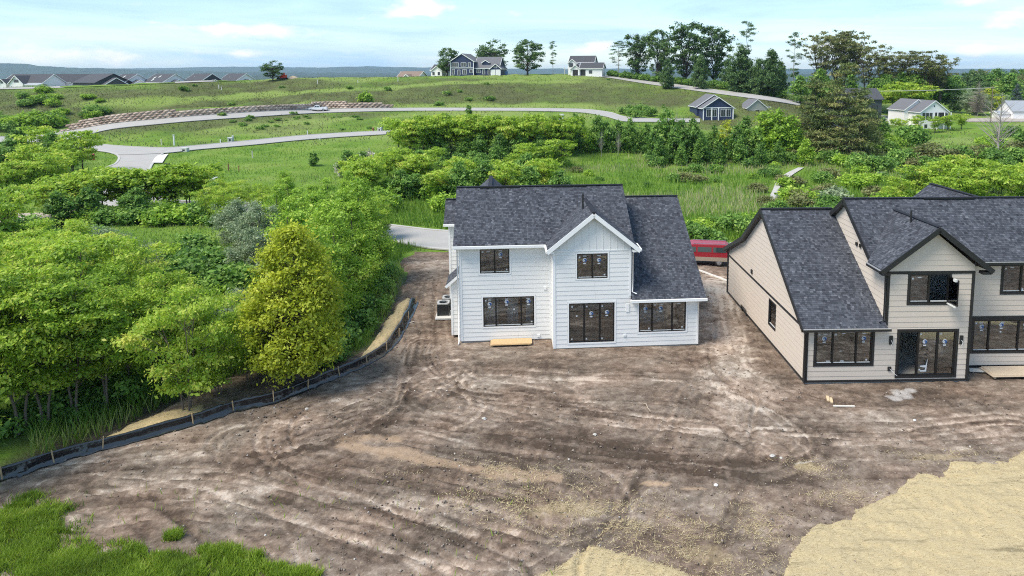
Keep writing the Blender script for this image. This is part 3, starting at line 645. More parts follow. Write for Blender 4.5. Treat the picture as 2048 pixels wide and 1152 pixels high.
def clip(poly, a, b, c):
    """keep the side a*x+b*y+c >= 0 of a 2-D polygon"""
    out = []; n_ = len(poly)
    for i in range(n_):
        p, q = poly[i], poly[(i + 1) % n_]; dp = a * p[0] + b * p[1] + c; dq = a * q[0] + b * q[1] + c
        if dp >= 0: out.append(p)
        if (dp > 0 and dq < 0) or (dp < 0 and dq > 0):
            t = dp / (dp - dq); out.append((p[0] + (q[0] - p[0]) * t, p[1] + (q[1] - p[1]) * t))
    return out
def clip_rect(poly, x0, x1, z0, z1):
    for h in ((1, 0, -x0), (-1, 0, x1), (0, 1, -z0), (0, -1, z1)):
        poly = clip(poly, *h)
        if len(poly) < 3: return []
    return poly
def area(p): return abs(sum(p[i][0] * p[(i + 1) % len(p)][1] - p[(i + 1) % len(p)][0] * p[i][1] for i in range(len(p)))) / 2
def cells_without(x0, x1, z0, z1, ops):
    """the rectangle less the openings, as rectangles"""
    res = [(x0, x1, z0, z1)]
    for a0, a1, b0, b1 in ops:
        nx = []
        for (p0, p1, q0, q1) in res:
            if a0 >= p1 or a1 <= p0 or b0 >= q1 or b1 <= q0: nx.append((p0, p1, q0, q1)); continue
            if a0 > p0: nx.append((p0, a0, q0, q1))
            if a1 < p1: nx.append((a1, p1, q0, q1))
            m0, m1 = max(p0, a0), min(p1, a1)
            if b0 > q0: nx.append((m0, m1, q0, b0))
            if b1 < q1: nx.append((m0, m1, b1, q1))
        res = nx
    return [r for r in res if r[1] - r[0] > .012 and r[3] - r[2] > .012]
def to3(kind, c, s, z, off):
    if kind == 'F': return (s, c - off, z)
    if kind == 'B': return (s, c + off, z)
    if kind == 'L': return (c - off, s, z)
    return (c + off, s, z)
_bu = MB(); _bu.add([(0, 0, 0), (1, 0, 0), (1, 0, 1), (0, 0, 1), (0, -.024, 0), (1, -.024, 0), (1, -.007, 1), (0, -.007, 1)],
                    [(0, 3, 2, 1), (4, 5, 6, 7), (0, 1, 5, 4), (1, 2, 6, 5), (2, 3, 7, 6), (3, 0, 4, 7)])
BOARD_MESH = {}
def board_mesh(mat):
    if mat.name not in BOARD_MESH: BOARD_MESH[mat.name] = _bu.mesh('siding_board', mat)
    return BOARD_MESH[mat.name]
class House:
    def __init__(s, name, u0, v0, yaw, label, cat='house', z=0., group=None):
        t = R_(yaw); s.t = t; s.o = (u0, v0)
        s.root = empty(name, (u0 * math.cos(t) - v0 * math.sin(t), u0 * math.sin(t) + v0 * math.cos(t), z), t, label, cat, group)
        s.loc = (-u0, -v0, 0)
    def part(s, name, mb, mats): return mb.build(name, mats, s.root, loc=s.loc)
    def wall(s, kind, c, polys, ops=(), expo=.27, mat=None, boards=True, thick=.14, reveal=0., zs=None, name='wall', batten=None, back=None):
        mb = MB(); back = back or mat
        inw = np.array(to3(kind, c, 0, 0, -thick)) - np.array(to3(kind, c, 0, 0, 0))
        for P in polys:
            xs = [p[0] for p in P]; zs_ = [p[1] for p in P]
            for cl in cells_without(min(xs), max(xs), min(zs_), max(zs_), ops):
                q = clip_rect(P, *cl)
                if len(q) >= 3 and area(q) > 1e-3: mb.prism([to3(kind, c, a, b, 0) for a, b in q], inw)
        w = s.part(name, mb, back)
        if not boards: return w
        bm = board_mesh(mat); rot = {'F': 0, 'L': -math.pi / 2, 'R': math.pi / 2, 'B': math.pi}[kind]
        g = [(a - reveal, b + reveal, c_ - reveal, d + reveal) for a, b, c_, d in ops]
        for P in polys:
            x0, x1 = min(p[0] for p in P), max(p[0] for p in P); z0, z1 = min(p[1] for p in P), max(p[1] for p in P)
            if batten:
                k = int(math.ceil((x1 - x0) / batten)); edges = [x0 + (x1 - x0) * i / k for i in range(k + 1)]
                for i in range(k):
                    q = clip_rect(P, edges[i] + .004, edges[i + 1] - .004, z0, z1)
                    if len(q) > 2:
                        m = MB(); m.prism([to3(kind, c, a, b, .012) for a, b in q], np.array(to3(kind, c, 0, 0, .002)) - np.array(to3(kind, c, 0, 0, .012))); m.build('siding_panel', mat, w)
                for e in edges[1:-1]:
                    q = clip_rect(P, e - .022, e + .022, z0, z1)
                    if len(q) > 2:
                        m = MB(); m.prism([to3(kind, c, a, b, .032) for a, b in q], np.array(to3(kind, c, 0, 0, .013)) - np.array(to3(kind, c, 0, 0, .032))); m.build('batten', mat, w)
                continue
            zz = z0 if zs is None else zs
            while zz < z1 - .02:
                for (a, b, c_, d) in cells_without(x0, x1, max(zz, z0), min(zz + expo, z1), g):
                    q = clip_rect(P, a, b, c_, d)
                    if len(q) < 3 or area(q) < .004: continue
                    h = d - c_ - .010
                    if abs(area(q) - (b - a) * (d - c_)) < 1e-4:
                        cuts = [a]
                        if kind == 'F' and b - a > 4.2: cuts.append(a + (b - a) * (.35 + .3 * ((zz * 7.3) % 1)))
                        cuts.append(b)
                        for ca, cb in zip(cuts[:-1], cuts[1:]):
                            st = ca if kind in 'FR' else cb
                            link('siding_board', bm, w, to3(kind, c, st, c_, 0), rot, (cb - ca - (.006 if cb < b else 0), 1, h))
                    else:
                        m = MB(); fr_ = [to3(kind, c, x, z, .024 - .017 * (z - zz) / expo) for x, z in q]; bk = [to3(kind, c, x, z, 0) for x, z in q]; k = len(q)
                        m.add(fr_ + bk, [tuple(range(k)), tuple(range(2 * k - 1, k - 1, -1))] + [(i, k + i, k + (i + 1) % k, (i + 1) % k) for i in range(k)])
                        m.build('siding_board', mat, w)
                zz += expo
        return w
    def kbox(s, name, kind, c, s0, s1, z0, z1, o0, o1, mat, parent=None):
        a = to3(kind, c, s0, z0, o0); b = to3(kind, c, s1, z1, o1); lo = [min(x, y) for x, y in zip(a, b)]; hi = [max(x, y) for x, y in zip(a, b)]
        mb = MB(); mb.box(lo, hi)
        return mb.build(name, mat, parent) if parent else s.part(name, mb, mat)
    def window(s, kind, c, s0, s1, z0, z1, splits=(), trim=0., tmat=None, fw=.06, fmat=None, stick=(), open_panes=(), name='window', sill=True, simple_=False, label=None, thickmul=None):
        fmat = fmat or m_blackfr
        def bx(mb, a0, a1, b0, b1, o0, o1):
            a = to3(kind, c, a0, b0, o0); b = to3(kind, c, a1, b1, o1); mb.box([min(x, y) for x, y in zip(a, b)], [max(x, y) for x, y in zip(a, b)])
        mb = MB(); f0, f1 = -.09, .012
        bx(mb, s0, s1, z0, z0 + fw, f0, f1); bx(mb, s0, s1, z1 - fw, z1, f0, f1); bx(mb, s0, s0 + fw, z0 + fw, z1 - fw, f0, f1); bx(mb, s1 - fw, s1, z0 + fw, z1 - fw, f0, f1)
        ed = [s0 + fw]; mw = thickmul or fw * .75
        for x in splits:
            xm = s0 + (s1 - s0) * x; bx(mb, xm - mw, xm + mw, z0 + fw, z1 - fw, f0, f1 - .004); ed += [xm - mw, xm + mw]
        ed.append(s1 - fw)
        w = s.part(name, mb, fmat)
        if label: w['label'] = label
        if trim:
            mb = MB(); o0, o1 = .0, .036
            for q in ((s0 - trim, s1 + trim, z1, z1 + trim), (s0 - trim, s1 + trim, z0 - trim, z0), (s0 - trim, s0, z0, z1), (s1, s1 + trim, z0, z1)): bx(mb, *q, o0, o1)
            mb.build('window_trim', tmat, w)
        for i in range(len(ed) // 2):
            if i in open_panes: continue
            a, b = ed[2 * i], ed[2 * i + 1]; mb = MB(); bx(mb, a, b, z0 + fw, z1 - fw, -.050, -.044); mb.build('pane', m_glass, w)
            if sill and not simple_:
                mb = MB(); bx(mb, a, b, z0 + fw, z0 + fw + .035, -.042, -.02); mb.build('sash_rail', m_vinyl, w)
        def mark(i, fx, fz, kind_):
            a, b = ed[2 * i], ed[2 * i + 1]; x = a + (b - a) * fx; z = z0 + fw + (z1 - z0 - 2 * fw) * fz; mb = MB()
            if kind_ == 'w': bx(mb, x - .045, x + .045, z - .045, z + .045, -.042, -.038)
            elif kind_ == 'bar': bx(mb, x - .10, x + .10, z - .025, z + .025, -.042, -.038)
            else:
                for r, ox, oz, mi, o in ((.125, 0, 0, 0, -.041), (.095, .025, -.015, 1, -.038), (.04, -.02, -.03, 0, -.036)):
                    ring = [to3(kind, c, x + ox + r * math.cos(t), z + oz + r * math.sin(t), o) for t in np.linspace(0, 6.283, 14, endpoint=False)]
                    if kind in 'LB': ring = ring[::-1]
                    mb.prism(ring[::-1], np.array(to3(kind, c, 0, 0, o - .002)) - np.array(to3(kind, c, 0, 0, o)), mi)
                bx(mb, x - .09, x + .07, z - .24, z - .17, -.041, -.039)
            mb.build('sticker', [m_stick_w, m_stick_b], w)
        for st in stick: mark(*st)
        return w
    def roof(s, P3, mat=None, thick=.14, tabs=True, expo=.13, name='roof', deck=None, seed=1, shade=0., tabw=(.08, .20)):
        """one roof plane: a deck slab and its shingles, course by course. P3 convex; first edge is the eave"""
        P = [np.array(p, float) for p in P3]; mat = mat or m_shingle
        e = P[1] - P[0]; e[2] = 0; e /= np.linalg.norm(e)
        nrm = np.cross(P[1] - P[0], P[2] - P[0]); nrm /= np.linalg.norm(nrm)
        if nrm[2] < 0: nrm = -nrm
        up = np.cross(nrm, e); up = up if up[2] > 0 else -up
        mb = MB(); mb.prism([p - nrm * .01 for p in P], -nrm * thick); r = s.part(name, mb, deck or m_roofdeck)
        if not tabs: return r
        o = P[0]; P2 = [((p - o) @ e, (p - o) @ up) for p in P]
        sgn = sum(P2[i][0] * P2[(i + 1) % len(P2)][1] - P2[(i + 1) % len(P2)][0] * P2[i][1] for i in range(len(P2)))
        if sgn < 0: P2 = P2[::-1]
        y0, y1 = min(p[1] for p in P2), max(p[1] for p in P2); x0, x1 = min(p[0] for p in P2), max(p[0] for p in P2)
        rs = random.Random(seed); V = []; Fc = []; T = []
        y = y0
        while y < y1:
            row = clip_rect(P2, x0 - 1, x1 + 1, y, min(y + expo, y1))
            if len(row) > 2:
                x = x0 - rs.uniform(0, .3); re = max(p[0] for p in row)
                while x < re:
                    w = rs.uniform(*tabw); q = clip_rect(row, x, x + w - .006, y, y + expo)
                    if len(q) > 2 and area(q) > 2e-4:
                        hi = rs.choice((.007, .012)); b = len(V)
                        for px_, py_ in q:
                            f = (py_ - y) / expo; V.append(o + e * px_ + up * py_ + nrm * (hi * (1 - f) + .003))
                        # a front lip
                        Fc.append(list(range(b, b + len(q)))); t = min(1, max(0, rs.gauss(.41, .14) + shade)); T += [t] * len(q)
                        c0 = len(V); xs_ = [p[0] for p in q if p[1] < y + 1e-6]
                        if len(xs_) >= 2:
                            a_, b_ = min(xs_), max(xs_)
                            V += [o + e * a_ + up * y + nrm * (hi + .003), o + e * a_ + up * y - nrm * .004, o + e * b_ + up * y - nrm * .004, o + e * b_ + up * y + nrm * (hi + .003)]
                            Fc.append([c0, c0 + 1, c0 + 2, c0 + 3]); T += [t * .9] * 4
                    x += w
            y += expo
        me = bpy.data.meshes.new('shingles'); me.from_pydata([tuple(v) for v in V], [], Fc); me.materials.append(mat)
        at = me.attributes.new('tone', 'FLOAT', 'POINT'); at.data.foreach_set('value', np.array(T, np.float32)); me.update()
        sh_ = link('shingles', me, r); sh_['kind'] = 'stuff'; return r
    def beam(s, name, a, b, w, h, mat, up=(0, 0, 1), parent=None):
        mb = MB(); mb.beam(a, b, w, h, up); return mb.build(name, mat, parent) if parent else s.part(name, mb, mat)
    def pipe(s, name, pts, r, mat, n_=8):
        mb = MB(); mb.tube(pts, r, n_); return s.part(name, mb, mat)
    def slab(s, name, x0, x1, y0, y1, z0, z1, mat):
        mb = MB(); mb.box((x0, y0, z0), (x1, y1, z1)); return s.part(name, mb, mat)

# ------------------------------------------------------------------ the white house
W = House('white_house', 4.4, 39.15, 4.4, 'white two-storey new house with black windows and dark shingle roof beside the black silt fence')
EX = .272
W.slab('foundation', -2.84, 2.8, 40.72, 48.2, -.3, .13, m_conc); W.slab('foundation', 2.78, 11.5, 39.18, 53.9, -.3, .12, m_conc); W.slab('foundation', -3.92, -2.9, 46.45, 49.5, -.3, .12, m_conc)
W.wall('F', 40.69, [[(-2.87, .13), (2.74, .13), (2.74, 6.12), (-2.87, 6.12)]], [(-1.63, .17, 4.38, 5.91), (-1.47, 1.66, 1.0, 2.88)], EX, m_white, reveal=.10)
W.wall('F', 39.15, [[(2.74, .11), (7.38, .11), (7.38, 6.04), (2.74, 6.04)], [(7.38, .11), (11.55, .11), (11.55, 3.02), (7.38, 3.02)]], [(4.15, 5.98, 4.37, 5.89), (3.67, 6.41, .42, 2.87), (7.89, 10.77, .95, 2.80)], EX, m_white, reveal=.10)
W.wall('F', 39.15, [[(2.74, 6.10), (7.38, 6.10), (7.38, 6.32), (5.115, 8.12), (2.74, 6.32)]], (), mat=m_white, batten=.46, name='gable_wall')
W.wall('L', 2.74, [[(39.29, .11), (40.69, .11), (40.69, 6.1), (39.29, 6.1)]], (), EX, m_white, name='side_wall')
W.wall('L', -2.87, [[(40.83, .13), (48.2, .13), (48.2, 6.4), (44.5, 8.92), (40.83, 6.4)]], (), EX, m_white, name='side_wall')
W.wall('R', 7.38, [[(39.29, 2.9), (48.2, 2.9), (48.2, 6.3), (44.5, 8.92), (40.7, 6.3), (39.29, 6.1)]], (), EX, m_white, boards=False, name='side_wall')
W.wall('R', 11.55, [[(39.29, .11), (46.2, .11), (46.2, 7.8), (39.29, 3.25)], [(46.2, .11), (50.1, .11), (50.1, 5.2), (46.2, 7.8)], [(50.1, .11), (53.9, .11), (53.9, 3.6), (50.1, 5.2)]], (), EX, m_white, boards=False, name='side_wall')
W.wall('B', 48.2, [[(-2.87, .1), (7.38, .1), (7.38, 6.2), (-2.87, 6.2)]], (), EX, m_white, boards=False, name='back_wall'); W.wall('B', 53.9, [[(7.38, .1), (11.55, .1), (11.55, 3.6), (7.38, 3.6)]], (), EX, m_white, boards=False, name='back_wall'); W.wall('L', 7.38, [[(48.34, .1), (53.76, .1), (53.76, 3.6), (50.1, 5.2), (48.34, 6.3)]], (), EX, m_white, boards=False, name='side_wall')
W.wall('F', 46.4, [[(-3.95, .13), (-3.01, .13), (-3.01, 6.3), (-3.95, 6.3)]], (), EX, m_white); W.wall('L', -3.95, [[(46.54, .13), (49.5, .13), (49.5, 6.5), (48, 7.5), (46.54, 6.5)]], (), EX, m_white, name='side_wall'); W.wall('B', 49.5, [[(-3.95, .13), (-1, .13), (-1, 6.2), (-3.95, 6.2)]], (), EX, m_white, boards=False, name='back_wall')
W.wall('F', 41.7, [[(-3.5, .15), (-2.89, .15), (-2.89, 3.95), (-3.5, 3.40)]], (), EX, m_white); W.wall('L', -3.5, [[(41.84, .15), (43.5, .15), (43.5, 3.4), (41.84, 3.4)]], (), EX, m_white, name='side_wall'); W.wall('B', 43.5, [[(-3.5, .15), (-2.89, .15), (-2.89, 3.95), (-3.5, 3.4)]], (), EX, m_white, boards=False, name='back_wall')
# inside
W.slab('floor_deck', -2.7, 7.3, 40.9, 48.0, .30, .36, m_floor); W.slab('floor_deck', 2.9, 11.4, 39.35, 40.88, .30, .36, m_floor); W.slab('floor_deck', 7.55, 11.4, 40.9, 53.7, .30, .36, m_floor)
W.slab('upper_floor', -2.7, 7.2, 40.86, 48.0, 3.05, 3.3, m_inside); W.slab('upper_floor', 2.9, 7.2, 39.32, 40.84, 3.05, 3.3, m_inside)
W.slab('partition', -2.7, .3, 44.6, 44.72, .37, 3.04, m_inside); W.slab('partition', 1.2, 11.4, 44.9, 45.02, .37, 3.04, m_inside); W.slab('partition', -2.7, 7.2, 44.1, 44.22, 3.31, 6.1, m_inside); W.slab('partition', 7.0, 7.2, 39.35, 44.8, .37, 3.0, m_inside); W.slab('partition', .25, .37, 42.8, 44.5, .37, 3.04, m_inside)
W.slab('leaning_drywall', -1.4, -.6, 42.3, 42.4, .37, 2.5, m_white); W.slab('leaning_drywall', .0, .7, 42.9, 43.0, .37, 2.3, m_white); W.slab('leaning_drywall', 1.2, 1.5, 42.0, 42.1, .37, 2.4, m_white); W.slab('kitchen_island', 8.4, 10.2, 42.2, 43.1, .37, 1.25, m_inside)
T = .09
W.window('F', 40.69, -1.63, .17, 4.38, 5.91, (.5,), T, m_wtrim, stick=((0, .15, .9, 'w'), (1, .4, .93, 'bar'), (0, .6, .93, 'bar'), (1, .4, .78, 'b'), (1, .86, .1, 'w')))
W.window('F', 40.69, -1.47, 1.66, 1.0, 2.88, (.25, .745), T, m_wtrim, stick=((0, .15, .9, 'w'), (0, .5, .92, 'bar'), (0, .5, .78, 'b'), (1, .42, .94, 'bar'), (1, .42, .84, 'b'), (2, .55, .94, 'bar'), (2, .6, .84, 'b'), (1, .73, .56, 'w'), (2, .85, .1, 'w')))
W.window('F', 39.15, 4.15, 5.98, 4.37, 5.89, (.5,), T, m_wtrim, stick=((0, .12, .88, 'w'), (0, .5, .93, 'bar'), (1, .45, .93, 'bar'), (0, .5, .75, 'b'), (1, .45, .74, 'b'), (1, .85, .1, 'w')))
W.window('F', 39.15, 3.67, 6.41, .42, 2.87, (.335, .68), T, m_wtrim, stick=((0, .15, .93, 'w'), (1, .12, .93, 'w'), (2, .12, .93, 'w'), (0, .12, .06, 'w'), (1, .1, .06, 'w'), (2, .1, .06, 'w'), (0, .5, .68, 'w'), (1, .45, .74, 'b'), (2, .5, .76, 'b')), name='sliding_door', sill=False, fw=.07)
W.window('F', 39.15, 7.89, 10.77, .95, 2.80, (.285, .71), T, m_wtrim, stick=((0, .5, .93, 'bar'), (0, .5, .8, 'b'), (1, .1, .92, 'w'), (1, .45, .94, 'bar'), (1, .42, .81, 'b'), (2, .5, .95, 'bar'), (0, .8, .08, 'w'), (2, .8, .1, 'w')))
# trim boards, fascia, gutters
for kind, c, s0, s1, z0, z1 in (('F', 40.69, -2.87, -2.74, .13, 6.1), ('F', 39.15, 2.72, 2.87, .11, 6.04), ('F', 39.15, 11.42, 11.57, .11, 3.0), ('F', 39.15, 7.27, 7.40, 3.25, 6.04), ('L', -2.87, 40.68, 40.82, .13, 6.1), ('F', 40.69, 2.6, 2.72, .13, 6.1), ('F', 46.4, -3.97, -3.84, .13, 6.25), ('F', 41.7, -3.51, -3.40, .15, 3.35)):
    W.kbox('corner_board', kind, c, s0, s1, z0, z1, 0, .04, m_wtrim)
W.kbox('band_board', 'F', 39.15, 2.74, 7.38, 6.035, 6.10, 0, .04, m_wtrim)
rm = [(-3.2, 40.3, 6.22), (7.77, 40.3, 6.22), (7.77, 44.5, 9.10), (-3.2, 44.5, 9.10)]
W.roof(rm, seed=1); W.roof([(7.77, 48.7, 6.22), (-3.2, 48.7, 6.22), (-3.2, 44.5, 9.10), (7.77, 44.5, 9.10)], seed=2)
W.roof([(2.38, 40.28, 6.21), (2.38, 38.78, 6.21), (5.115, 38.78, 8.40), (5.115, 43.47, 8.40)], seed=3); W.roof([(7.85, 38.78, 6.21), (7.85, 40.28, 6.21), (5.115, 43.47, 8.40), (5.115, 38.78, 8.40)], seed=4)
W.roof([(7.42, 38.8, 3.10), (11.93, 38.8, 3.10), (11.93, 46.2, 7.98), (7.42, 46.2, 7.98)], seed=5); W.roof([(11.93, 50.1, 5.40), (7.42, 50.1, 5.40), (7.42, 46.2, 7.98), (11.93, 46.2, 7.98)], seed=6); W.roof([(11.93, 54.4, 3.6), (7.42, 54.4, 3.6), (7.42, 50.1, 5.40), (11.93, 50.1, 5.40)], seed=7)
W.roof([(-4.25, 46.05, 6.32), (-2.9, 46.05, 6.32), (-2.9, 48.0, 7.66), (-4.25, 48.0, 7.66)], seed=8); W.roof([(-2.9, 49.9, 6.3), (-4.25, 49.9, 6.3), (-4.25, 48.0, 7.66), (-2.9, 48.0, 7.66)], seed=9)
W.roof([(-3.78, 43.7, 3.42), (-3.78, 41.5, 3.42), (-2.9, 41.5, 4.20), (-2.9, 43.7, 4.20)], seed=10, thick=.1)
W.roof([(-4.36, 49.7, 6.2), (-4.36, 48.7, 6.2), (-1.06, 44.7, 9.0), (-1.06, 49.7, 9.0)], seed=11); W.roof([(2.24, 48.7, 6.2), (2.24, 49.7, 6.2), (-1.06, 49.7, 9.0), (-1.06, 44.7, 9.0)], seed=12)
for a, b in (((-3.2, 44.5, 9.12), (7.77, 44.5, 9.12)), ((7.42, 46.2, 8.0), (11.93, 46.2, 8.0)), ((5.115, 38.8, 8.42), (5.115, 43.4, 8.42)), ((-1.06, 44.8, 9.02), (-1.06, 49.7, 9.02)), ((-4.25, 48, 7.68), (-2.9, 48, 7.68))):
    W.beam('ridge_cap', a, b, .26, .035, m_shingle)
W.beam('ridge_vent', (-1.7, 44.36, 9.07), (.9, 44.36, 9.07), .1, .06, m_blackfr); W.beam('ridge_vent', (3.0, 44.36, 9.07), (5.3, 44.36, 9.07), .1, .06, m_blackfr)
W.beam('gutter', (-3.2, 40.24, 6.12), (2.36, 40.24, 6.12), .12, .15, m_wtrim); W.beam('gutter', (2.34, 40.2, 6.10), (2.34, 38.80, 6.10), .12, .15, m_wtrim); W.beam('gutter', (7.9, 38.76, 6.12), (7.9, 40.2, 6.12), .12, .14, m_wtrim)
W.beam('gutter', (7.31, 38.74, 3.01), (11.95, 38.74, 3.01), .12, .15, m_wtrim); W.beam('gutter', (-4.27, 46.0, 6.22), (-2.9, 46.0, 6.22), .12, .15, m_wtrim); W.beam('fascia', (-3.8, 41.5, 3.30), (-2.9, 41.5, 4.08), .05, .16, m_wtrim)
for a, b in (((2.36, 38.76, 6.06), (5.115, 38.76, 8.27)), ((7.87, 38.76, 6.06), (5.115, 38.76, 8.27))): W.beam('rake_board', a, b, .05, .24, m_wtrim)
for u in (2.55, 7.62): W.slab('eave_return', u - .2, u + .2, 38.79, 39.14, 6.0, 6.14, m_wtrim)
W.beam('rake_board', (11.90, 38.85, 2.93), (11.90, 46.2, 7.80), .04, .14, m_wtrim); W.beam('rake_board', (-3.17, 40.35, 6.05), (-3.17, 44.5, 8.90), .04, .14, m_wtrim); W.beam('rake_board', (7.74, 40.6, 6.22), (7.74, 44.5, 8.9), .04, .14, m_wtrim)
W.slab('soffit', -3.15, 2.4, 40.3, 40.68, 5.98, 6.04, m_wtrim); W.slab('soffit', 7.4, 11.9, 38.8, 39.14, 2.9, 2.95, m_wtrim)
W.pipe('downspout', [(-2.98, 40.3, 6.08), (-2.98, 40.6, 5.85), (-2.98, 40.6, .15), (-2.98, 40.35, .05)], .045, m_wtrim); W.pipe('downspout', [(7.86, 38.9, 6.05), (7.5, 39.05, 5.9), (7.47, 39.08, 3.5), (7.7, 38.95, 3.42)], .04, m_wtrim); W.pipe('downspout', [(11.7, 38.8, 2.95), (11.5, 39.05, 2.75), (11.5, 39.05, .15)], .04, m_wtrim)
W.pipe('vent_pipe', [(4.75, 41.4, 8.0), (4.75, 41.4, 9.1)], .055, m_black)
for s_, z, v, w in ((2.33, 3.36, 40.69, .09), (1.91, .33, 40.69, .08), (7.03, .80, 39.15, .07)): W.kbox('vent_cover', 'F', v, s_ - w, s_ + w, z - w, z + w, .02, .07, m_wtrim)
W.kbox('light_block', 'F', 39.15, 7.1, 7.3, 2.25, 2.75, .02, .05, m_wtrim)

# ------------------------------------------------------------------ the tan house
E = House('tan_house', 18.3, 34.35, 1.3, 'tan two-storey new house with black trim and an open sliding door, at the right edge')
EX2 = .295
E.slab('foundation', 13.89, 22.65, 34.38, 35.95, -.3, .13, m_conc); E.slab('foundation', 13.89, 33, 35.98, 49.3, -.3, .13, m_conc)
KV, KZ = 45.25, 5.25
E.wall('F', 34.35, [[(13.87, .13), (18.05, .13), (18.05, 3.06), (13.87, 3.06)], [(18.05, .13), (22.67, .13), (22.67, 5.98), (18.05, 5.98)]], [(14.43, 17.43, 1.10, 2.95), (18.85, 21.92, .40, 2.87), (19.26, 21.34, 4.42, 5.95)], EX2, m_tan, reveal=.11)
E.wall('F', 34.35, [[(18.05, 6.14), (22.67, 6.14), (22.67, 6.42), (20.45, 8.22), (18.05, 6.42)]], (), EX2, m_tan, name='gable_wall')
E.wall('L', 13.87, [[(34.49, .13), (KV, .13), (KV, KZ), (41.46, 7.9), (34.49, 3.3)], [(KV, .13), (49.3, .13), (49.3, 3.5), (KV, KZ)]], [(38.95, 40.1, 1.2, 2.72)], EX2, m_tan, name='side_wall', reveal=.06)
E.wall('L', 18.05, [[(34.49, 3.06), (35.95, 3.06), (35.95, 6.0), (34.49, 6.0)], [(35.95, 3.06), (43.0, 3.06), (43, 6.3), (39.3, 8.92), (35.95, 6.45)]], (), EX2, m_tan, name='side_wall')
E.wall('F', 35.95, [[(22.81, .13), (33, .13), (33, 6.15), (22.81, 6.15)]], [(23.88, 27.35, 1.02, 2.82), (25.32, 27.4, 4.40, 5.97)], EX2, m_tan, reveal=.11)
E.wall('R', 22.67, [[(34.49, .13), (35.95, .13), (35.95, 6.0), (34.49, 6.0)]], (), EX2, m_tan, name='side_wall')
E.wall('R', 33, [[(36.09, .13), (43, .13), (43, 6.3), (39.3, 8.92), (36.09, 6.45)]], (), EX2, m_tan, boards=False, name='side_wall')
E.wall('B', 43.0, [[(18.05, 3), (33, 3), (33, 6.3), (18.05, 6.3)]], (), EX2, m_tan, boards=False, name='back_wall'); E.wall('B', 49.3, [[(13.87, .1), (33, .1), (33, 3.4), (13.87, 3.4)]], (), EX2, m_tan, boards=False, name='back_wall')
E.slab('floor_deck', 14.0, 32.8, 36.2, 49.1, .25, .32, m_floor); E.slab('floor_deck', 14.0, 22.6, 34.52, 36.18, .25, .32, m_conc)
E.slab('upper_floor', 18.25, 32.8, 36.12, 43, 3.08, 3.32, m_inside); E.slab('upper_floor', 18.2, 22.5, 34.5, 36.1, 3.08, 3.32, m_inside)
E.slab('partition', 14, 18.0, 39.9, 40.0, .33, 3.05, m_inside); E.slab('partition', 18.1, 24, 41.2, 41.3, .33, 3.05, m_inside); E.slab('partition', 24, 32.8, 40.2, 40.3, .33, 3.05, m_inside); E.slab('partition', 18.2, 32.8, 39.2, 39.3, 3.33, 6.3, m_inside); E.slab('partition', 22.9, 23.0, 36.2, 40.1, .33, 3.05, m_inside)
BT = .12
E.window('F', 34.35, 14.43, 17.43, 1.10, 2.95, (.30, .72), BT, m_black, stick=((0, .15, .9, 'w'), (0, .55, .9, 'bar'), (0, .5, .77, 'b'), (1, .1, .9, 'w'), (1, .45, .92, 'bar'), (2, .5, .92, 'bar'), (2, .5, .77, 'b'), (2, .75, .08, 'w'), (0, .8, .05, 'bar'), (1, .42, .05, 'bar')))
d_ = E.window('F', 34.35, 18.85, 21.92, .40, 2.87, (.345, .685), BT, m_black, stick=((1, .1, .95, 'w'), (2, .1, .95, 'bar'), (1, .35, .77, 'b'), (2, .42, .77, 'b'), (1, .12, .1, 'w')), open_panes=(0,), name='sliding_door', sill=False, fw=.07, label='sliding door with its left leaf open')
mb = MB(); mb.add([(20.08, 34.345, .62), (20.42, 34.345, .62), (20.47, 34.345, 1.35), (20.38, 34.345, .98), (20.05, 34.345, .95), (20.08, 34.345, .88), (20.38, 34.345, .84), (20.33, 34.345, .70), (20.08, 34.345, .70)], [(0, 1, 7, 8), (1, 2, 3, 6, 7), (3, 4, 5, 6)]); mb.build('torn_wrap', m_stick_w, d_)
w_ = E.window('F', 34.35, 19.26, 21.34, 4.42, 5.95, (.5,), BT, m_black, stick=((0, .12, .88, 'w'), (0, .5, .92, 'bar')), open_panes=(1,), label='casement window with its right sash swung out')
mb = MB()
for a, b in (((21.27, 33.42, 4.5), (21.31, 33.48, 5.88)), ((21.27, 34.25, 4.5), (21.31, 34.31, 5.88)), ((21.27, 33.48, 4.5), (21.31, 34.25, 4.56)), ((21.27, 33.48, 5.82), (21.31, 34.25, 5.88))): mb.box(a, b)
mb.build('casement_sash', m_blackfr, w_); mb = MB(); mb.box((21.287, 33.48, 4.56), (21.293, 34.25, 5.82)); mb.build('pane', m_glass, w_)
mb = MB(); mb.box((21.2, 33.5, 4.40), (21.27, 34.2, 4.46)); mb.box((20.4, 34.30, 4.49), (21.25, 34.335, 4.54)); mb.box((21.15, 33.5, 5.78), (21.26, 33.7, 5.92)); mb.build('sash_hardware', m_vinyl, w_)['kind'] = 'stuff'
E.window('L', 13.87, 38.95, 40.1, 1.2, 2.72, (), .07, m_black)
E.window('F', 35.95, 23.88, 27.35, 1.02, 2.82, (.26, .74), BT, m_black, stick=((0, .15, .92, 'w'), (0, .5, .93, 'bar'), (0, .55, .8, 'b'), (1, .45, .95, 'bar'), (1, .42, .86, 'b'), (1, .4, .62, 'w'), (2, .45, .85, 'b')))
E.window('F', 35.95, 25.32, 27.4, 4.40, 5.97, (.5,), BT, m_black, stick=((0, .12, .88, 'w'), (0, .5, .92, 'bar'), (1, .1, .06, 'w')))
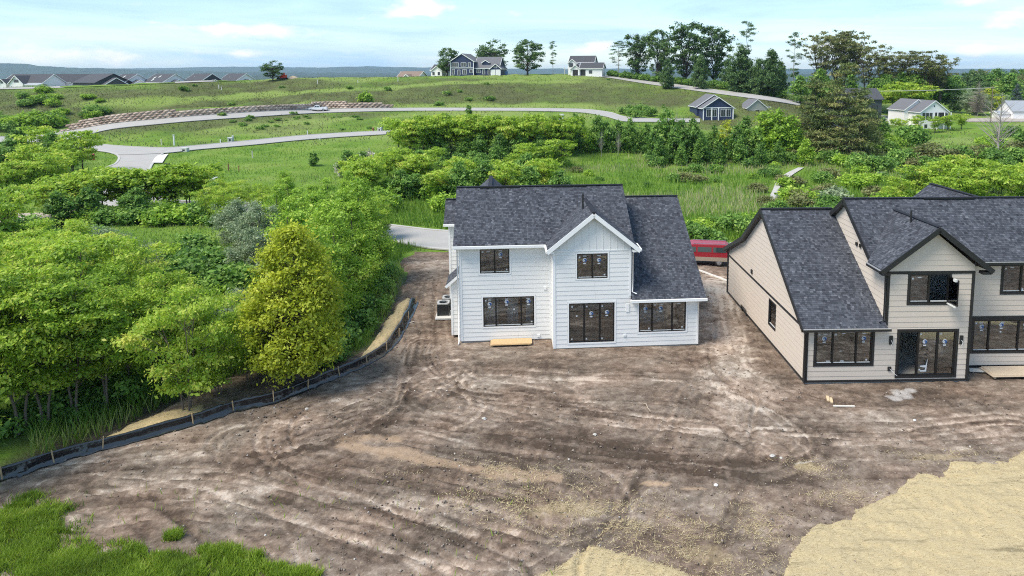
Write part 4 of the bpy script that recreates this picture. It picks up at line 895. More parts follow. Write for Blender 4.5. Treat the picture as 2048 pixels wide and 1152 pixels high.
for kind, c, s0, s1, z0, z1 in (('F', 34.35, 13.85, 14.0, .1, 3.0), ('L', 13.87, 34.33, 34.48, .1, 3.0), ('F', 34.35, 18.03, 18.19, 3.2, 6.1), ('L', 18.05, 34.33, 34.50, 3.2, 6.1), ('F', 34.35, 22.54, 22.69, .1, 6.1), ('L', 13.87, 49.18, 49.32, .1, 3.4), ('F', 35.95, 22.81, 22.93, .13, 6.1), ('R', 22.67, 34.33, 34.47, .1, 6.1)):
    E.kbox('corner_board', kind, c, s0, s1, z0, z1, 0, .045, m_black)
E.kbox('band_board', 'F', 34.35, 18.05, 22.67, 5.985, 6.13, 0, .04, m_black); E.kbox('band_board', 'L', 13.87, 34.45, 49.2, 2.94, 3.07, 0, .04, m_black)
E.kbox('base_board', 'F', 34.35, 14.0, 22.55, .10, .22, 0, .04, m_black); E.kbox('base_board', 'L', 13.87, 34.5, 49.2, .12, .25, 0, .04, m_black); E.kbox('base_board', 'F', 35.95, 22.9, 33, .10, .22, 0, .04, m_black)
E.kbox('band_board', 'F', 35.95, 22.9, 33, 2.95, 3.05, 0, .045, m_black)
E.roof([(13.57, 34.0, 3.2), (18.04, 34.0, 3.2), (18.04, 41.46, 8.08), (13.57, 41.46, 8.08)], seed=21); E.roof([(18.04, KV, KZ + .1), (13.57, KV, KZ + .1), (13.57, 41.46, 8.08), (18.04, 41.46, 8.08)], seed=22); E.roof([(18.04, 49.7, 3.45), (13.57, 49.7, 3.45), (13.57, KV, KZ + .1), (18.04, KV, KZ + .1)], seed=23)
E.roof([(17.78, 35.5, 6.28), (33.3, 35.5, 6.28), (33.3, 39.3, 9.10), (17.78, 39.3, 9.10)], seed=24); E.roof([(33.3, 43.4, 6.2), (17.78, 43.4, 6.2), (17.78, 39.3, 9.10), (33.3, 39.3, 9.10)], seed=25)
E.roof([(17.56, 35.55, 6.32), (17.56, 33.95, 6.32), (20.45, 33.95, 8.56), (20.45, 38.62, 8.56)], seed=26); E.roof([(23.36, 33.95, 6.32), (23.36, 35.55, 6.32), (20.45, 38.62, 8.56), (20.45, 33.95, 8.56)], seed=27)
E.roof([(24.2, 47, 6.1), (24.2, 43.3, 6.1), (27.4, 40.0, 8.68), (27.4, 47, 8.68)], seed=28); E.roof([(30.6, 43.3, 6.1), (30.6, 47, 6.1), (27.4, 47, 8.68), (27.4, 40.0, 8.68)], seed=29)
E.roof([(33, 49.7, 3.3), (18.1, 49.7, 3.3), (18.1, 43.1, 5.9), (33, 43.1, 5.9)], tabs=False)
for a, b in (((13.57, 41.46, 8.1), (18.04, 41.46, 8.1)), ((17.78, 39.3, 9.12), (33.3, 39.3, 9.12)), ((20.45, 33.97, 8.58), (20.45, 38.5, 8.58)), ((27.4, 40.2, 8.7), (27.4, 47, 8.7))): E.beam('ridge_cap', a, b, .26, .035, m_shingle)
E.beam('ridge_vent', (14.1, 41.33, 8.06), (17.9, 41.33, 8.06), .1, .06, m_blackfr); E.beam('ridge_vent', (22.5, 39.16, 9.07), (25.5, 39.16, 9.07), .1, .06, m_blackfr)
def gutter(h, a, b, mat, lip):
    g = h.beam('gutter', a, b, .12, .13, mat); a = np.array(a) + (0, 0, .075); b = np.array(b) + (0, 0, .075); h.beam('drip_edge', a, b, .125, .022, lip, parent=g)
gutter(E, (13.55, 33.95, 3.10), (18.2, 33.95, 3.10), m_black, m_metal); gutter(E, (23.3, 35.45, 6.18), (33.3, 35.45, 6.18), m_black, m_metal); gutter(E, (17.5, 35.5, 6.2), (17.5, 34.0, 6.2), m_black, m_metal); E.beam('gutter', (23.42, 33.97, 6.2), (23.42, 35.4, 6.2), .12, .13, m_black)
for a, b in (((17.52, 33.93, 6.16), (20.45, 33.93, 8.42)), ((23.40, 33.93, 6.16), (20.45, 33.93, 8.42)), ((13.55, 34.0, 3.08), (13.55, 41.46, 7.96)), ((13.55, 41.46, 7.96), (13.55, KV, KZ)), ((13.55, KV, KZ), (13.55, 49.7, 3.33)), ((17.76, 35.6, 6.24), (17.76, 39.3, 8.97)), ((17.76, 39.3, 8.97), (17.76, 43.4, 6.1))): E.beam('rake_board', a, b, .05, .26, m_black)
for a, b in (((13.72, 34.2, 3.08), (13.72, 41.46, 7.82)), ((13.72, 41.46, 7.82), (13.72, KV, KZ - .13)), ((13.72, KV, KZ - .13), (13.72, 49.6, 3.2)), ((17.9, 35.7, 6.15), (17.9, 39.3, 8.85)), ((17.9, 39.3, 8.85), (17.9, 43.3, 6.0))): E.beam('soffit', a, b, .32, .03, m_black)
E.slab('soffit', 13.6, 18.0, 34.02, 34.34, 2.98, 3.03, m_black); E.slab('soffit', 22.8, 33.2, 35.5, 35.94, 6.02, 6.07, m_black)
for u in (17.8, 23.1): E.slab('eave_return', u - .22, u + .22, 33.96, 34.33, 6.02, 6.16, m_black)
E.pipe('downspout', [(17.55, 34.1, 6.15), (17.9, 34.25, 5.95), (17.98, 34.28, 3.5), (17.7, 34.2, 3.42)], .05, m_black); E.pipe('downspout', [(13.7, 34.0, 3.05), (13.83, 34.25, 2.85), (13.83, 34.27, .12)], .05, m_black); E.pipe('downspout', [(13.7, 49.7, 3.4), (13.83, 49.4, 3.1), (13.83, 49.4, .1)], .05, m_black)
E.pipe('vent_pipe', [(20.15, 36.2, 8.2), (20.15, 36.2, 9.0)], .055, m_black)
for u, z in ((18.41, 2.40), (22.19, 2.37)):
    lb = E.kbox('light_plate', 'F', 34.35, u - .09, u + .09, z - .24, z + .24, .02, .06, m_black_pl); mb = MB(); mb.tube([(u, 34.28, z), (u + .03, 34.2, z - .12), (u - .02, 34.22, z - .3)], .012, 5); mb.build('loose_wire', m_wtrim, lb)
ob = E.kbox('outlet_plate', 'F', 34.35, 18.32, 18.50, .70, .93, .02, .06, m_black_pl); mb = MB(); mb.tube([(18.42, 34.28, .82), (18.6, 34.2, .62), (18.8, 34.22, .45)], .012, 5); mb.build('loose_wire', m_wtrim, ob)
for v, z in ((37.4, 6.72), (37.85, 6.72)): E.kbox('wall_vent', 'L', 18.05, v - .1, v + .1, z - .1, z + .1, .02, .09, m_black_pl)
E.kbox('wall_vent', 'L', 13.87, 43.5, 43.75, 3.28, 3.55, .02, .09, m_black_pl); E.pipe('meter_pipe', [(13.83, 44.5, .1), (13.72, 44.5, .5), (13.72, 45.4, .5), (13.83, 45.4, .1)], .05, m_black)
# ------------------------------------------------------------------ the silt fence
m_fabric = simple('black_geotextile', (.018, .018, .019), .24, .5, 6., .15, 14., spec=.9)
m_stake = simple('wooden_stake', (.42, .30, .17), .8, .2, 5.)
FL = smooth_line(np.array(gpts([(-70, 978), (0, 958), (103, 925), (205, 897), (300, 872), (385, 848), (466, 822), (545, 803), (612, 778), (675, 752), (729, 728), (767, 704), (792, 676), (812, 640), (828, 606)])), 22)[:, :2]
fence = empty('silt_fence', (FL[0][0], FL[0][1], 0), 0, 'long black plastic silt fence curving round the edge of the bare soil', 'silt fence')
ng = np.gradient(FL, axis=0); ng /= np.linalg.norm(ng, axis=1)[:, None]; NL = np.stack([-ng[:, 1], ng[:, 0]], 1)
sl_ = np.concatenate([[0], np.cumsum(np.linalg.norm(np.diff(FL, axis=0), axis=1))])
prof = [(.34, .02), (.17, .06), (.20, .12), (.03, .16), (.14, .20), (-.03, .25), (.09, .29), (-.09, .34), (.02, .38), (-.14, .42)]
V = []
for i, (p, nn) in enumerate(zip(FL, NL)):
    sag = .12 * math.sin(sl_[i] * 2.1) + .25 * (float(fbm(sl_[i] * .5, 3.3, 120, 3)) - .5); k = .78 + .35 * float(fbm(sl_[i] * .35, 9., 121, 2))
    for j, (o, z) in enumerate(prof):
        w = .14 * (float(fbm(sl_[i] * .9 + j * 1.7, j * .8, 122, 3)) - .5) * (j > 0)
        q = p - nn * (o + w) + nn * sag * z * .4
        V.append((q[0], q[1], soil_z(*q) * (1 - z) + z * k * .95 + .02 + .06 * (float(fbm(sl_[i] * 1.3, j * .9, 123, 2)) - .5) * (j > 1)))
k = len(prof); V = np.array(V) - np.array([FL[0][0], FL[0][1], 0])
i = (np.arange(len(FL) - 1)[:, None] * k + np.arange(k - 1)[None]).ravel()
link('fabric', mesh_np('fabric', V, np.stack([i, i + 1, i + k + 1, i + k], 1), m_fabric, smooth=True), fence)
mb = MB(); mb.box((-.022, -.022, -.3), (.022, .022, .66)); stk = mb.mesh('stake', m_stake)
for j, (px, py) in enumerate(((3, 957), (107, 924), (205, 897), (384, 848), (466, 822), (545, 803), (611, 778), (675, 752), (729, 728), (766, 704), (792, 676), (811, 642), (827, 610))):
    p = on_z(px, py); q = FL[np.argmin(np.hypot(FL[:, 0] - p[0], FL[:, 1] - p[1]))]; nn = NL[np.argmin(np.hypot(FL[:, 0] - p[0], FL[:, 1] - p[1]))]
    o = link('stake', stk, fence, (q[0] - nn[0] * .20 - FL[0][0], q[1] - nn[1] * .20 - FL[0][1], 0)); o.rotation_euler = (random.Random(j).uniform(-.1, .1), random.Random(j + 50).uniform(-.12, .12), j); o.scale = (1, 1, .95)

# ------------------------------------------------------------------ straw blankets
m_mat, n, l, b = newmat('straw_blanket'); b.inputs['Roughness'].default_value = .95; b.inputs['Specular IOR Level'].default_value = .1
tc = n.new('ShaderNodeTexCoord'); mp = n.new('ShaderNodeMapping'); mp.inputs['Rotation'].default_value = (0, 0, .16); mp.inputs['Scale'].default_value = (.6, 4.6, 1); l.new(tc.outputs['Object'], mp.inputs[0])
a1 = tnoise(n, l, mp.outputs[0], .55, 5, .65); a2 = tnoise(n, l, mp.outputs[0], 9., 4, .75); a3 = tnoise(n, l, mp.outputs[0], 34., 3, .7)
r1 = ramp(n, l, a2.outputs['Fac'], [(.28, (.28, .21, .115)), (.42, (.52, .42, .245)), (.62, (.61, .51, .315)), (.8, (.69, .59, .395))])
r2 = ramp(n, l, a3.outputs['Fac'], [(.3, (.62, .60, .56)), (.6, (1.05, 1.05, 1.05))]); r3 = ramp(n, l, a1.outputs['Fac'], [(.30, (.50, .50, .48)), (.43, (.98, .98, .98)), (.7, (1.06, 1.02, .96))])
x1 = n.new('ShaderNodeMixRGB'); x1.blend_type = 'MULTIPLY'; x1.inputs[0].default_value = .8; l.new(r1.outputs[0], x1.inputs[1]); l.new(r2.outputs[0], x1.inputs[2])
x2 = n.new('ShaderNodeMixRGB'); x2.blend_type = 'MULTIPLY'; x2.inputs[0].default_value = .8; l.new(x1.outputs[0], x2.inputs[1]); l.new(r3.outputs[0], x2.inputs[2]); l.new(x2.outputs[0], b.inputs['Base Color'])
bp = n.new('ShaderNodeBump'); bp.inputs['Strength'].default_value = .9; bp.inputs['Distance'].default_value = .03; l.new(a3.outputs['Fac'], bp.inputs['Height']); l.new(bp.outputs[0], b.inputs['Normal'])
m_mat2 = simple('old_straw_blanket', (.50, .385, .21), .95, .3, 5., .6, 30.)
def blanket(pts, label, mat, st=.10, thick=.06, nz=.5, seed=3, strands=0, group=None):
    P = np.array([p[:2] for p in gpts(pts)]); x0, y0 = P.min(0) - .6; x1, y1 = P.max(0) + .6
    X, Y = np.meshgrid(np.arange(x0, x1, st), np.arange(y0, y1, st)); d = poly_sd(X, Y, P) + (fbm(X * 1.6, Y * 1.6, seed, 3) - .5) * nz
    i_ = np.clip(((X - sx[0]) / step).round().astype(int), 0, len(sx) - 1); j_ = np.clip(((Y - sy[0]) / step).round().astype(int), 0, len(sy) - 1)
    base = np.where((sd[j_, i_] < .3) & (X > sx[0]) & (X < sx[-1]) & (Y > sy[0]), SZ[j_, i_], H(X, Y) + .05)
    Z = base + thick * sstep(.02, -.16, d) + .07 * (fbm(X * .9 + .3 * Y, Y * 2.0, seed + 1, 3) - .5) * sstep(0, -.6, d) - .02 * sstep(-.05, .1, d)
    kp = d < .08; idx = np.full(X.shape, -1); idx[kp] = np.arange(kp.sum()); q = np.stack([idx[:-1, :-1], idx[:-1, 1:], idx[1:, 1:], idx[1:, :-1]], -1).reshape(-1, 4); q = q[(q >= 0).all(1)]
    o = link('straw_blanket', mesh_np('straw_blanket', np.stack([X, Y, Z], -1)[kp], q, mat, smooth=True)); tag(o, label, 'straw mat', group)
    if strands:
        rs = np.random.RandomState(seed); ii = np.where((d < .02).ravel())[0]; pr = np.exp(-np.abs(d.ravel()[ii]) / .6) + .25; pr /= pr.sum(); c_ = rs.choice(ii, strands, p=pr)
        blades('loose_straw', np.stack([X.ravel()[c_], Y.ravel()[c_], Z.ravel()[c_] + .01], 1) + rs.uniform(-.05, .05, (strands, 3)) * (1, 1, .1), .22, .016, straw_m, lean=1., seed=seed + 9, flat=True)
    return o
blanket([(1560, 1215), (1563, 1152), (1575, 1125), (1598, 1090), (1602, 1076), (1640, 1050), (1700, 1038), (1712, 1020), (1768, 1000), (1786, 984), (1808, 974), (1815, 960), (1835, 947), (1880, 952), (1888, 940), (1903, 921), (1960, 930), (2012, 924), (2048, 903), (2200, 870), (2420, 850), (2500, 1000), (2500, 1215)],
        'large pale straw erosion blanket with a ragged edge at the lower right', m_mat, seed=31, strands=9000)
blanket([(1040, 1185), (1085, 1153), (1120, 1135), (1150, 1110), (1178, 1092), (1230, 1105), (1300, 1127), (1385, 1152), (1480, 1185)], 'small straw blanket corner reaching into the bottom edge of the photo', m_mat, seed=33, nz=.25, strands=2500)
blanket([(186, 884), (255, 846), (330, 824), (405, 812), (402, 841), (300, 867), (205, 894)], 'thin tan straw strip behind the lower left run of the black fence', m_mat2, seed=35, nz=.3, thick=.1, strands=900)
blanket([(680, 749), (722, 716), (742, 690), (775, 640), (795, 612), (818, 596), (822, 607), (806, 640), (786, 672), (760, 700), (722, 726)], 'broad tan straw slope cover behind the upper end of the black fence', m_mat2, seed=37, nz=.3, thick=.16, strands=900)

# ------------------------------------------------------------------ things on the ground by the houses
def frame_pt(yaw, u, v, z=0): t = R_(yaw); return (u * math.cos(t) - v * math.sin(t), u * math.sin(t) + v * math.cos(t), z)
def thing_box(name, label, cat, loc, rot, size, mat, parts=()):
    mb = MB(); a = np.array(size) / 2; mb.box((-a[0], -a[1], 0), (a[0], a[1], size[2])); return tag(mb.build(name, mat, loc=loc, rotz=rot), label, cat)
mb = MB(); mb.box((-1.22, -.42, 0), (1.22, .42, .03)); mb.box((-1.1, -.38, .033), (1.3, .46, .06)); mb.box((-1.15, -.3, -.12), (-1.05, .4, -.003)); mb.box((1.05, -.3, -.12), (1.15, .4, -.003))
tag(mb.build('strand_board', m_osb, loc=frame_pt(4.4, .18, 40.15, .17), rotz=R_(4.4)), 'orange strand board sheets lying against the white house below the wide window', 'board')
mb = MB(); mb.box((-1.9, -.6, 0), (1.9, .6, .03)); mb.box((-1.75, -.5, .033), (2.1, .66, .055)); mb.box((-1.8, -.55, -.1), (-1.7, .55, -.003)); mb.box((1.7, -.55, -.1), (1.8, .55, -.003))
tag(mb.build('strand_board', simple('weathered_strand_board', (.50, .40, .29), .85, .3, 14.), loc=frame_pt(1.3, 26.1, 35.1, .17), rotz=R_(1.3)), 'faded strand board platform lying below the right window of the tan house', 'board')
mb = MB()
for k_ in range(3): mb.box((-.5 + .06 * k_, -.2 + k_ * .13, 0), (.45 + .05 * k_, -.09 + k_ * .13, .05))
tag(mb.build('lumber_offcuts', m_dirtyw, loc=frame_pt(1.3, 24.0, 35.5, .1), rotz=R_(-6)), 'few weathered board offcuts beside the faded platform at the tan house', 'lumber')
def lie(name, label, cat, px, py, L, w, h, rot, mat, grp=None):
    p = on_z(px, py); mb = MB(); mb.box((-L / 2, -w / 2, 0), (L / 2, w / 2, h)); return tag(mb.build(name, mat, loc=(p[0], p[1], soil_z(p[0], p[1]) + .02), rotz=rot), label, cat, grp)
bt = empty('lumber_blocks', (*on_z(1659, 801)[:2], soil_z(*on_z(1659, 801)[:2]) + .03), R_(74), 'two short yellow lumber blocks side by side on soil before the tan house', 'lumber')
for o in (-.075, .075):
    mb = MB(); mb.box((-.26 + o, o - .065, 0), (.26 + o, o + .065, .06)); mb.build('block', m_lumber, bt)
lie('wood_plank', 'single pale plank lying on the soil below the tan house', 'plank', 1688, 815, 1.05, .11, .05, R_(-2), m_dirtyw)
lie('wood_plank', 'thin white lath leaning at the foot of the black fence, lower left', 'plank', 291, 872, .85, .05, .04, R_(40), simple('white_lath', (.72, .70, .66), .7))
lie('wood_plank', 'short thin lath beside the upper end of the black fence', 'plank', 822, 645, .5, .05, .03, R_(40), m_dirtyw)
lie('plastic_pipe', 'long white pipe lying on soil between the two houses beside the van', 'pipe', 1436, 556, 4.6, .11, .11, R_(-61), simple('white_pipe', (.70, .67, .62), .5))
def stone(label, px, py, r, seed, mat=None):
    rs = np.random.RandomState(seed); mb = MB(); p = on_z(px, py); n_ = 9; rings = []
    for zf, rf in ((0, .8), (.25, 1.), (.55, .85), (.8, .5)):
        rings.append([(r * rf * rs.uniform(.8, 1.15) * math.cos(t), r * rf * rs.uniform(.7, 1.) * math.sin(t), r * zf * rs.uniform(.8, 1.1)) for t in np.linspace(0, 6.283, n_, endpoint=False)])
    vs_ = [q for R in rings for q in R]; mb.add(vs_ + [(0, 0, r * .85)], [(i * n_ + j, i * n_ + (j + 1) % n_, (i + 1) * n_ + (j + 1) % n_, (i + 1) * n_ + j) for i in range(3) for j in range(n_)] + [(3 * n_ + j, 3 * n_ + (j + 1) % n_, 4 * n_) for j in range(n_)])
    return tag(mb.build('stone', mat or m_stone, loc=(p[0], p[1], soil_z(p[0], p[1]) - r * .15)), label, 'stone')
m_stone = simple('pale_stone', (.42, .40, .37), .85, .15, 4., .3, 12.)
stone('pale round stone on open soil below the black fence', 613, 817, .13, 1); stone('grey stone on the soil in front of the white house centre', 1190, 872, .10, 2)
stone('small white stone right of the pale plank row', 1829, 842, .08, 3, simple('white_stone', (.66, .65, .64), .8)); stone('white stone left of the shredded white scrap at centre', 1432, 971, .09, 4, simple('white_stone_b', (.66, .65, .64), .8))
for lab, px, py, r, sd_ in (('pale flat stone left of the spilled straw heap', 1545, 913, .12, 5), ('smaller pale stone just right of its flat neighbour by the straw heap', 1562, 915, .08, 6), ('white crumpled scrap on soil before the white house', 968, 838, .13, 7)): stone(lab, px, py, r, sd_)
p = on_z(1293, 818); mb = MB(); mb.tube([(-.1, .35, .05), (-.02, .1, .22), (.05, -.15, .1), (.16, -.35, .03)], .018, 5); tag(mb.build('dead_twig', simple('bare_twig', (.45, .36, .26), .8), loc=(p[0], p[1], soil_z(p[0], p[1]))), 'bent pale twig sticking up from the soil before the white house', 'twig')

# air conditioners
pad = MB(); pad.box((-.62, -1.35, 0), (.62, 1.35, .10)); pc = frame_pt(4.4, -4.15, 45.9, .02)
tag(pad.build('concrete_pad', simple('pad_concrete', (.50, .49, .47), .9, .1, 3.), loc=(-7.75, 45.65, .03), rotz=R_(4.4)), 'small concrete pad under the two air conditioners beside the white house', 'concrete pad')
m_acb = simple('condenser_grille', (.035, .036, .036), .5); m_acl = simple('condenser_lid', (.34, .34, .33), .45); m_fan = simple('fan_black', (.015, .015, .015), .4)
def condenser(loc, label):
    r = empty('air_conditioner', loc, R_(4.4), label, 'air conditioner', 'air conditioners beside the white house')
    mb = MB(); mb.box((-.36, -.36, .02), (.36, .36, .76)); c_ = mb.build('coil', m_fan, r)
    for zz in np.arange(.08, .76, .075):
        mb = MB()
        for q in (((-.385, -.385, zz), (.385, -.362, zz + .04)), ((-.385, .362, zz), (.385, .385, zz + .04)), ((-.385, -.36, zz), (-.362, .36, zz + .04)), ((.362, -.36, zz), (.385, .36, zz + .04))): mb.box(*q)
        mb.build('louvre', m_acb, r)
    mb = MB()
    for a in (-1, 1):
        for b_ in (-1, 1): mb.box((a * .37 - .035, b_ * .37 - .035, 0), (a * .37 + .035, b_ * .37 + .035, .78))
    mb.build('corner_post', m_acb, r)
    mb = MB(); n_ = 20; sq = []
    for t in np.linspace(0, 2 * math.pi, n_, endpoint=False):
        m_ = max(abs(math.cos(t)), abs(math.sin(t))); sq.append((.41 * math.cos(t) / m_, .41 * math.sin(t) / m_))
    ci = [(.30 * math.cos(t), .30 * math.sin(t)) for t in np.linspace(0, 2 * math.pi, n_, endpoint=False)]
    vs_ = [(x, y, .78) for x, y in sq] + [(x, y, .86) for x, y in sq] + [(x, y, .86) for x, y in ci] + [(x, y, .78) for x, y in ci]
    mb.add(vs_, [(i + k_ * n_, (i + 1) % n_ + k_ * n_, (i + 1) % n_ + (k_ + 1) * n_, i + (k_ + 1) * n_) for k_ in range(3) for i in range(n_)]); lid = mb.build('lid', m_acl, r)
    mb = MB(); mb.tube([(0, 0, .78), (0, 0, .86)], .09, 10)
    for t in np.linspace(0, math.pi, 5, endpoint=False): mb.beam((-.3 * math.cos(t), -.3 * math.sin(t), .85), (.3 * math.cos(t), .3 * math.sin(t), .85), .012, .012)
    mb.build('fan_guard', m_fan, lid)
    return r
condenser((-7.83, 45.15, .13), 'front air conditioner of the pair beside the white house, black with pale lid'); condenser((-7.66, 46.25, .13), 'rear air conditioner of the pair, half hidden behind the front one')
mb = MB(); t_ = np.linspace(0, 14, 50); mb.tube([(.28 * math.cos(t) * (1 + .1 * math.sin(t * .3)), .28 * math.sin(t), .06 + t * .012) for t in t_], .022, 5); tag(mb.build('hose_coil', simple('green_hose', (.03, .16, .07), .5), loc=(-7.3, 47.6, .05)), 'coiled green hose behind the air conditioners by the white house wall', 'hose')

# ------------------------------------------------------------------ vehicles
m_tyre = simple('tyre_rubber', (.02, .02, .02), .8); m_rim = simple('grey_rim', (.42, .42, .43), .35, metal=.6); m_cglass = simple('tinted_glass', (.03, .05, .05), .06, spec=.8); m_lamp = simple('lamp_lens', (.6, .58, .5), .2); m_tail = simple('tail_lens', (.35, .02, .02), .25); m_chrome = simple('bright_bumper', (.5, .5, .5), .25, metal=.8)
def paint(name, c, var=.04): return simple(name, c, .28, var, 1.5, spec=.5)
def wheel(parent, x, y, r, w=.22):
    mb = MB(); a = np.linspace(0, 2 * math.pi, 18, endpoint=False); pr = [(r * .62, -w / 2), (r * .95, -w / 2), (r, -w / 3), (r, w / 3), (r * .95, w / 2), (r * .62, w / 2)]
    vs_ = [(rr * math.cos(t), yy, rr * math.sin(t)) for rr, yy in pr for t in a]; n_ = 18
    mb.add(vs_, [(k_ * n_ + i, k_ * n_ + (i + 1) % n_, ((k_ + 1) % 6) * n_ + (i + 1) % n_, ((k_ + 1) % 6) * n_ + i) for k_ in range(6) for i in range(n_)], 0, True)
    o = mb.build('wheel', m_tyre, parent, loc=(x, y, r)); sgn = 1 if y > 0 else -1; mb = MB(); mb.tube([(0, sgn * w * .1, 0), (0, sgn * w * .42, 0)], r * .6, 14)
    for t in np.linspace(0, 2 * math.pi, 5, endpoint=False): mb.beam((0, sgn * w * .44, 0), (r * .55 * math.cos(t), sgn * w * .46, r * .55 * math.sin(t)), .06, .03, (0, 1, 0))
    mb.tube([(0, sgn * w * .42, 0), (0, sgn * w * .5, 0)], r * .16, 8); mb.build('rim', m_rim, o)
def shell(prof, w0, w1, z0, z1):
    """a body lofted across its width from a side outline; half width eases from w0 at z0 to w1 at z1"""
    mb = MB(); hw = lambda z: w0 + (w1 - w0) * max(0, min(1, (z - z0) / (z1 - z0 + 1e-6))); n_ = len(prof)
    # outline pulled in at the very side for a rounded shoulder
    cx = sum(p[0] for p in prof) / n_; cz = sum(p[1] for p in prof) / n_
    inset = [(x + (cx - x) * .02, z + (cz - z) * .05) for x, z in prof]; rings = [[(x, -hw(z), z) for x, z in inset], [(x, -hw(z) + .07, z) for x, z in prof], [(x, hw(z) - .07, z) for x, z in prof], [(x, hw(z), z) for x, z in inset]]
    vs_ = [p for r in rings for p in r]
    mb.add(vs_, [tuple(range(n_)), tuple(range(3 * n_, 4 * n_))[::-1]] + [(k_ * n_ + (i + 1) % n_, k_ * n_ + i, (k_ + 1) * n_ + i, (k_ + 1) * n_ + (i + 1) % n_) for k_ in range(3) for i in range(n_)]); return mb
def side_panels(parent, quads, hw, mat, name='window', both=True):
    for q in quads:
        for sg in ((-1, 1) if both else (-1,)):
            mb = MB(); pts = [(x, sg * (hw(z) + .012), z) for x, z in q]; mb.prism(pts if sg < 0 else pts[::-1], (0, -sg * .02, 0)); mb.build(name, mat, parent)
def vehicle(name, label, cat, loc, rot, lower, upper, hw, wheels, wr, col, glass_q, skirt=None, extra=None, group=None, zc=1.0, top_hw=.8, col2=None):
    r = empty(name, loc, rot, label, cat, group)
    shell(lower, hw, hw * .97, .4, zc).build('body', col, r)
    if upper:
        zt = max(z for x, z in upper); shell(upper, hw * .96, top_hw, zc, zt).build('cabin', col2 or col, r); f = lambda z: hw * .96 + (top_hw - hw * .96) * (z - zc) / (zt - zc)
        side_panels(r, glass_q, f, m_cglass)
        # windscreen and rear window across the ends of the cabin
        n_ = len(upper)
        for i in range(n_):
            (x0, z0), (x1, z1) = upper[i], upper[(i + 1) % n_]
            if abs(z1 - z0) > .3:
                a = .12; q0 = (x0 + (x1 - x0) * a, z0 + (z1 - z0) * a); q1 = (x0 + (x1 - x0) * (1 - a), z0 + (z1 - z0) * (1 - a)); nx = np.array([(z1 - z0), 0, -(x1 - x0)]); nx /= np.linalg.norm(nx)
                if nx[0] * ((x0 + x1) / 2 - sum(p[0] for p in upper) / n_) < 0: nx = -nx
                mb = MB(); pts = [np.array((q0[0], -f(q0[1]) + .1, q0[1])) + nx * .012, np.array((q0[0], f(q0[1]) - .1, q0[1])) + nx * .012, np.array((q1[0], f(q1[1]) - .1, q1[1])) + nx * .012, np.array((q1[0], -f(q1[1]) + .1, q1[1])) + nx * .012]
                mb.prism(pts, -nx * .02); mb.build('window', m_cglass, r)
    for x in wheels:
        for sg in (-1, 1): wheel(r, x, sg * (hw - .1), wr)
    xf = max(x for x, z in lower); xb = min(x for x, z in lower)
    for x, nm, m_, zz in ((xf, 'headlight', m_lamp, .75), (xb, 'tail_light', m_tail, .85)):
        for sg in (-1, 1): mb = MB(); mb.box((x - .05, sg * (hw - .22) - .14, zz - .09), (x + .05, sg * (hw - .22) + .14, zz + .09)); mb.build(nm, m_, r)
    for x in (xf, xb): mb = MB(); mb.box((x - .08, -hw + .08, .38), (x + .08, hw - .08, .56)); mb.build('bumper', m_chrome, r)
    if skirt: side_panels(r, [skirt[0]], lambda z: hw + .002, skirt[1], 'side_panel')
    if extra: extra(r)
    return r
def van_extra(r):
    mb = MB(); mb.box((1.35, .985, 1.02), (1.6, 1.06, 1.22)); mb.box((1.35, -1.06, 1.02), (1.6, -.985, 1.22)); mb.build('mirror', m_black_pl, r)
    mb = MB(); mb.box((1.62, .60, .92), (2.02, 1.0, 1.55)); mb.build('paper_sheet', m_stick_w, r)
    mb = MB(); mb.box((-2.3, -.7, 1.85), (.5, -.66, 1.88)); mb.box((-2.2, .66, 1.85), (.5, .7, 1.88)); mb.build('roof_rail', m_chrome, r)
m_red = paint('dark_red_paint', (.30, .018, .028)); m_gold = paint('tan_lower_paint', (.36, .29, .22))
vehicle('van', 'dark red passenger van with tan lower panels parked behind the white house', 'van', (12.3, 58.0, .05), R_(170), [(-2.55, .42), (2.5, .42), (2.62, .7), (2.5, .98), (1.6, 1.12), (-2.58, 1.12), (-2.62, .7)], [(-2.55, 1.11), (1.65, 1.11), (.80, 1.78), (.5, 1.83), (-2.2, 1.83), (-2.42, 1.74)], .99, (-1.65, 1.6), .36, m_red,
        [[(-2.25, 1.2), (-1.15, 1.2), (-1.15, 1.62), (-2.2, 1.62)], [(-1.0, 1.2), (.15, 1.2), (.15, 1.62), (-1.0, 1.62)], [(.3, 1.2), (1.3, 1.2), (.85, 1.62), (.3, 1.62)]], ([(-2.5, .44), (2.45, .44), (2.5, .78), (-2.55, .78)], m_gold), van_extra, zc=1.11, top_hw=.86)
PU_L = [(-2.85, .5), (2.75, .5), (2.9, .75), (2.8, 1.05), (1.35, 1.15), (-2.85, 1.15)]; PU_U = [(-.75, 1.14), (1.3, 1.14), (.65, 1.82), (.4, 1.86), (-.55, 1.86)]
PU_G = [[(-.55, 1.22), (.05, 1.22), (.05, 1.72), (-.48, 1.72)], [(.15, 1.22), (1.0, 1.22), (.58, 1.72), (.15, 1.72)]]
def bed(r):
    mb = MB(); mb.box((-2.72, -.78, 1.12), (-.85, .78, 1.156)); mb.build('bed_floor', m_black_pl, r); mb = MB(); mb.box((-2.8, -.9, 1.15), (-.8, -.78, 1.28)); mb.box((-2.8, .78, 1.15), (-.8, .9, 1.28)); mb.box((-2.85, -.9, 1.15), (-2.75, .9, 1.28)); mb.build('bed_rail', r_col[0], r)
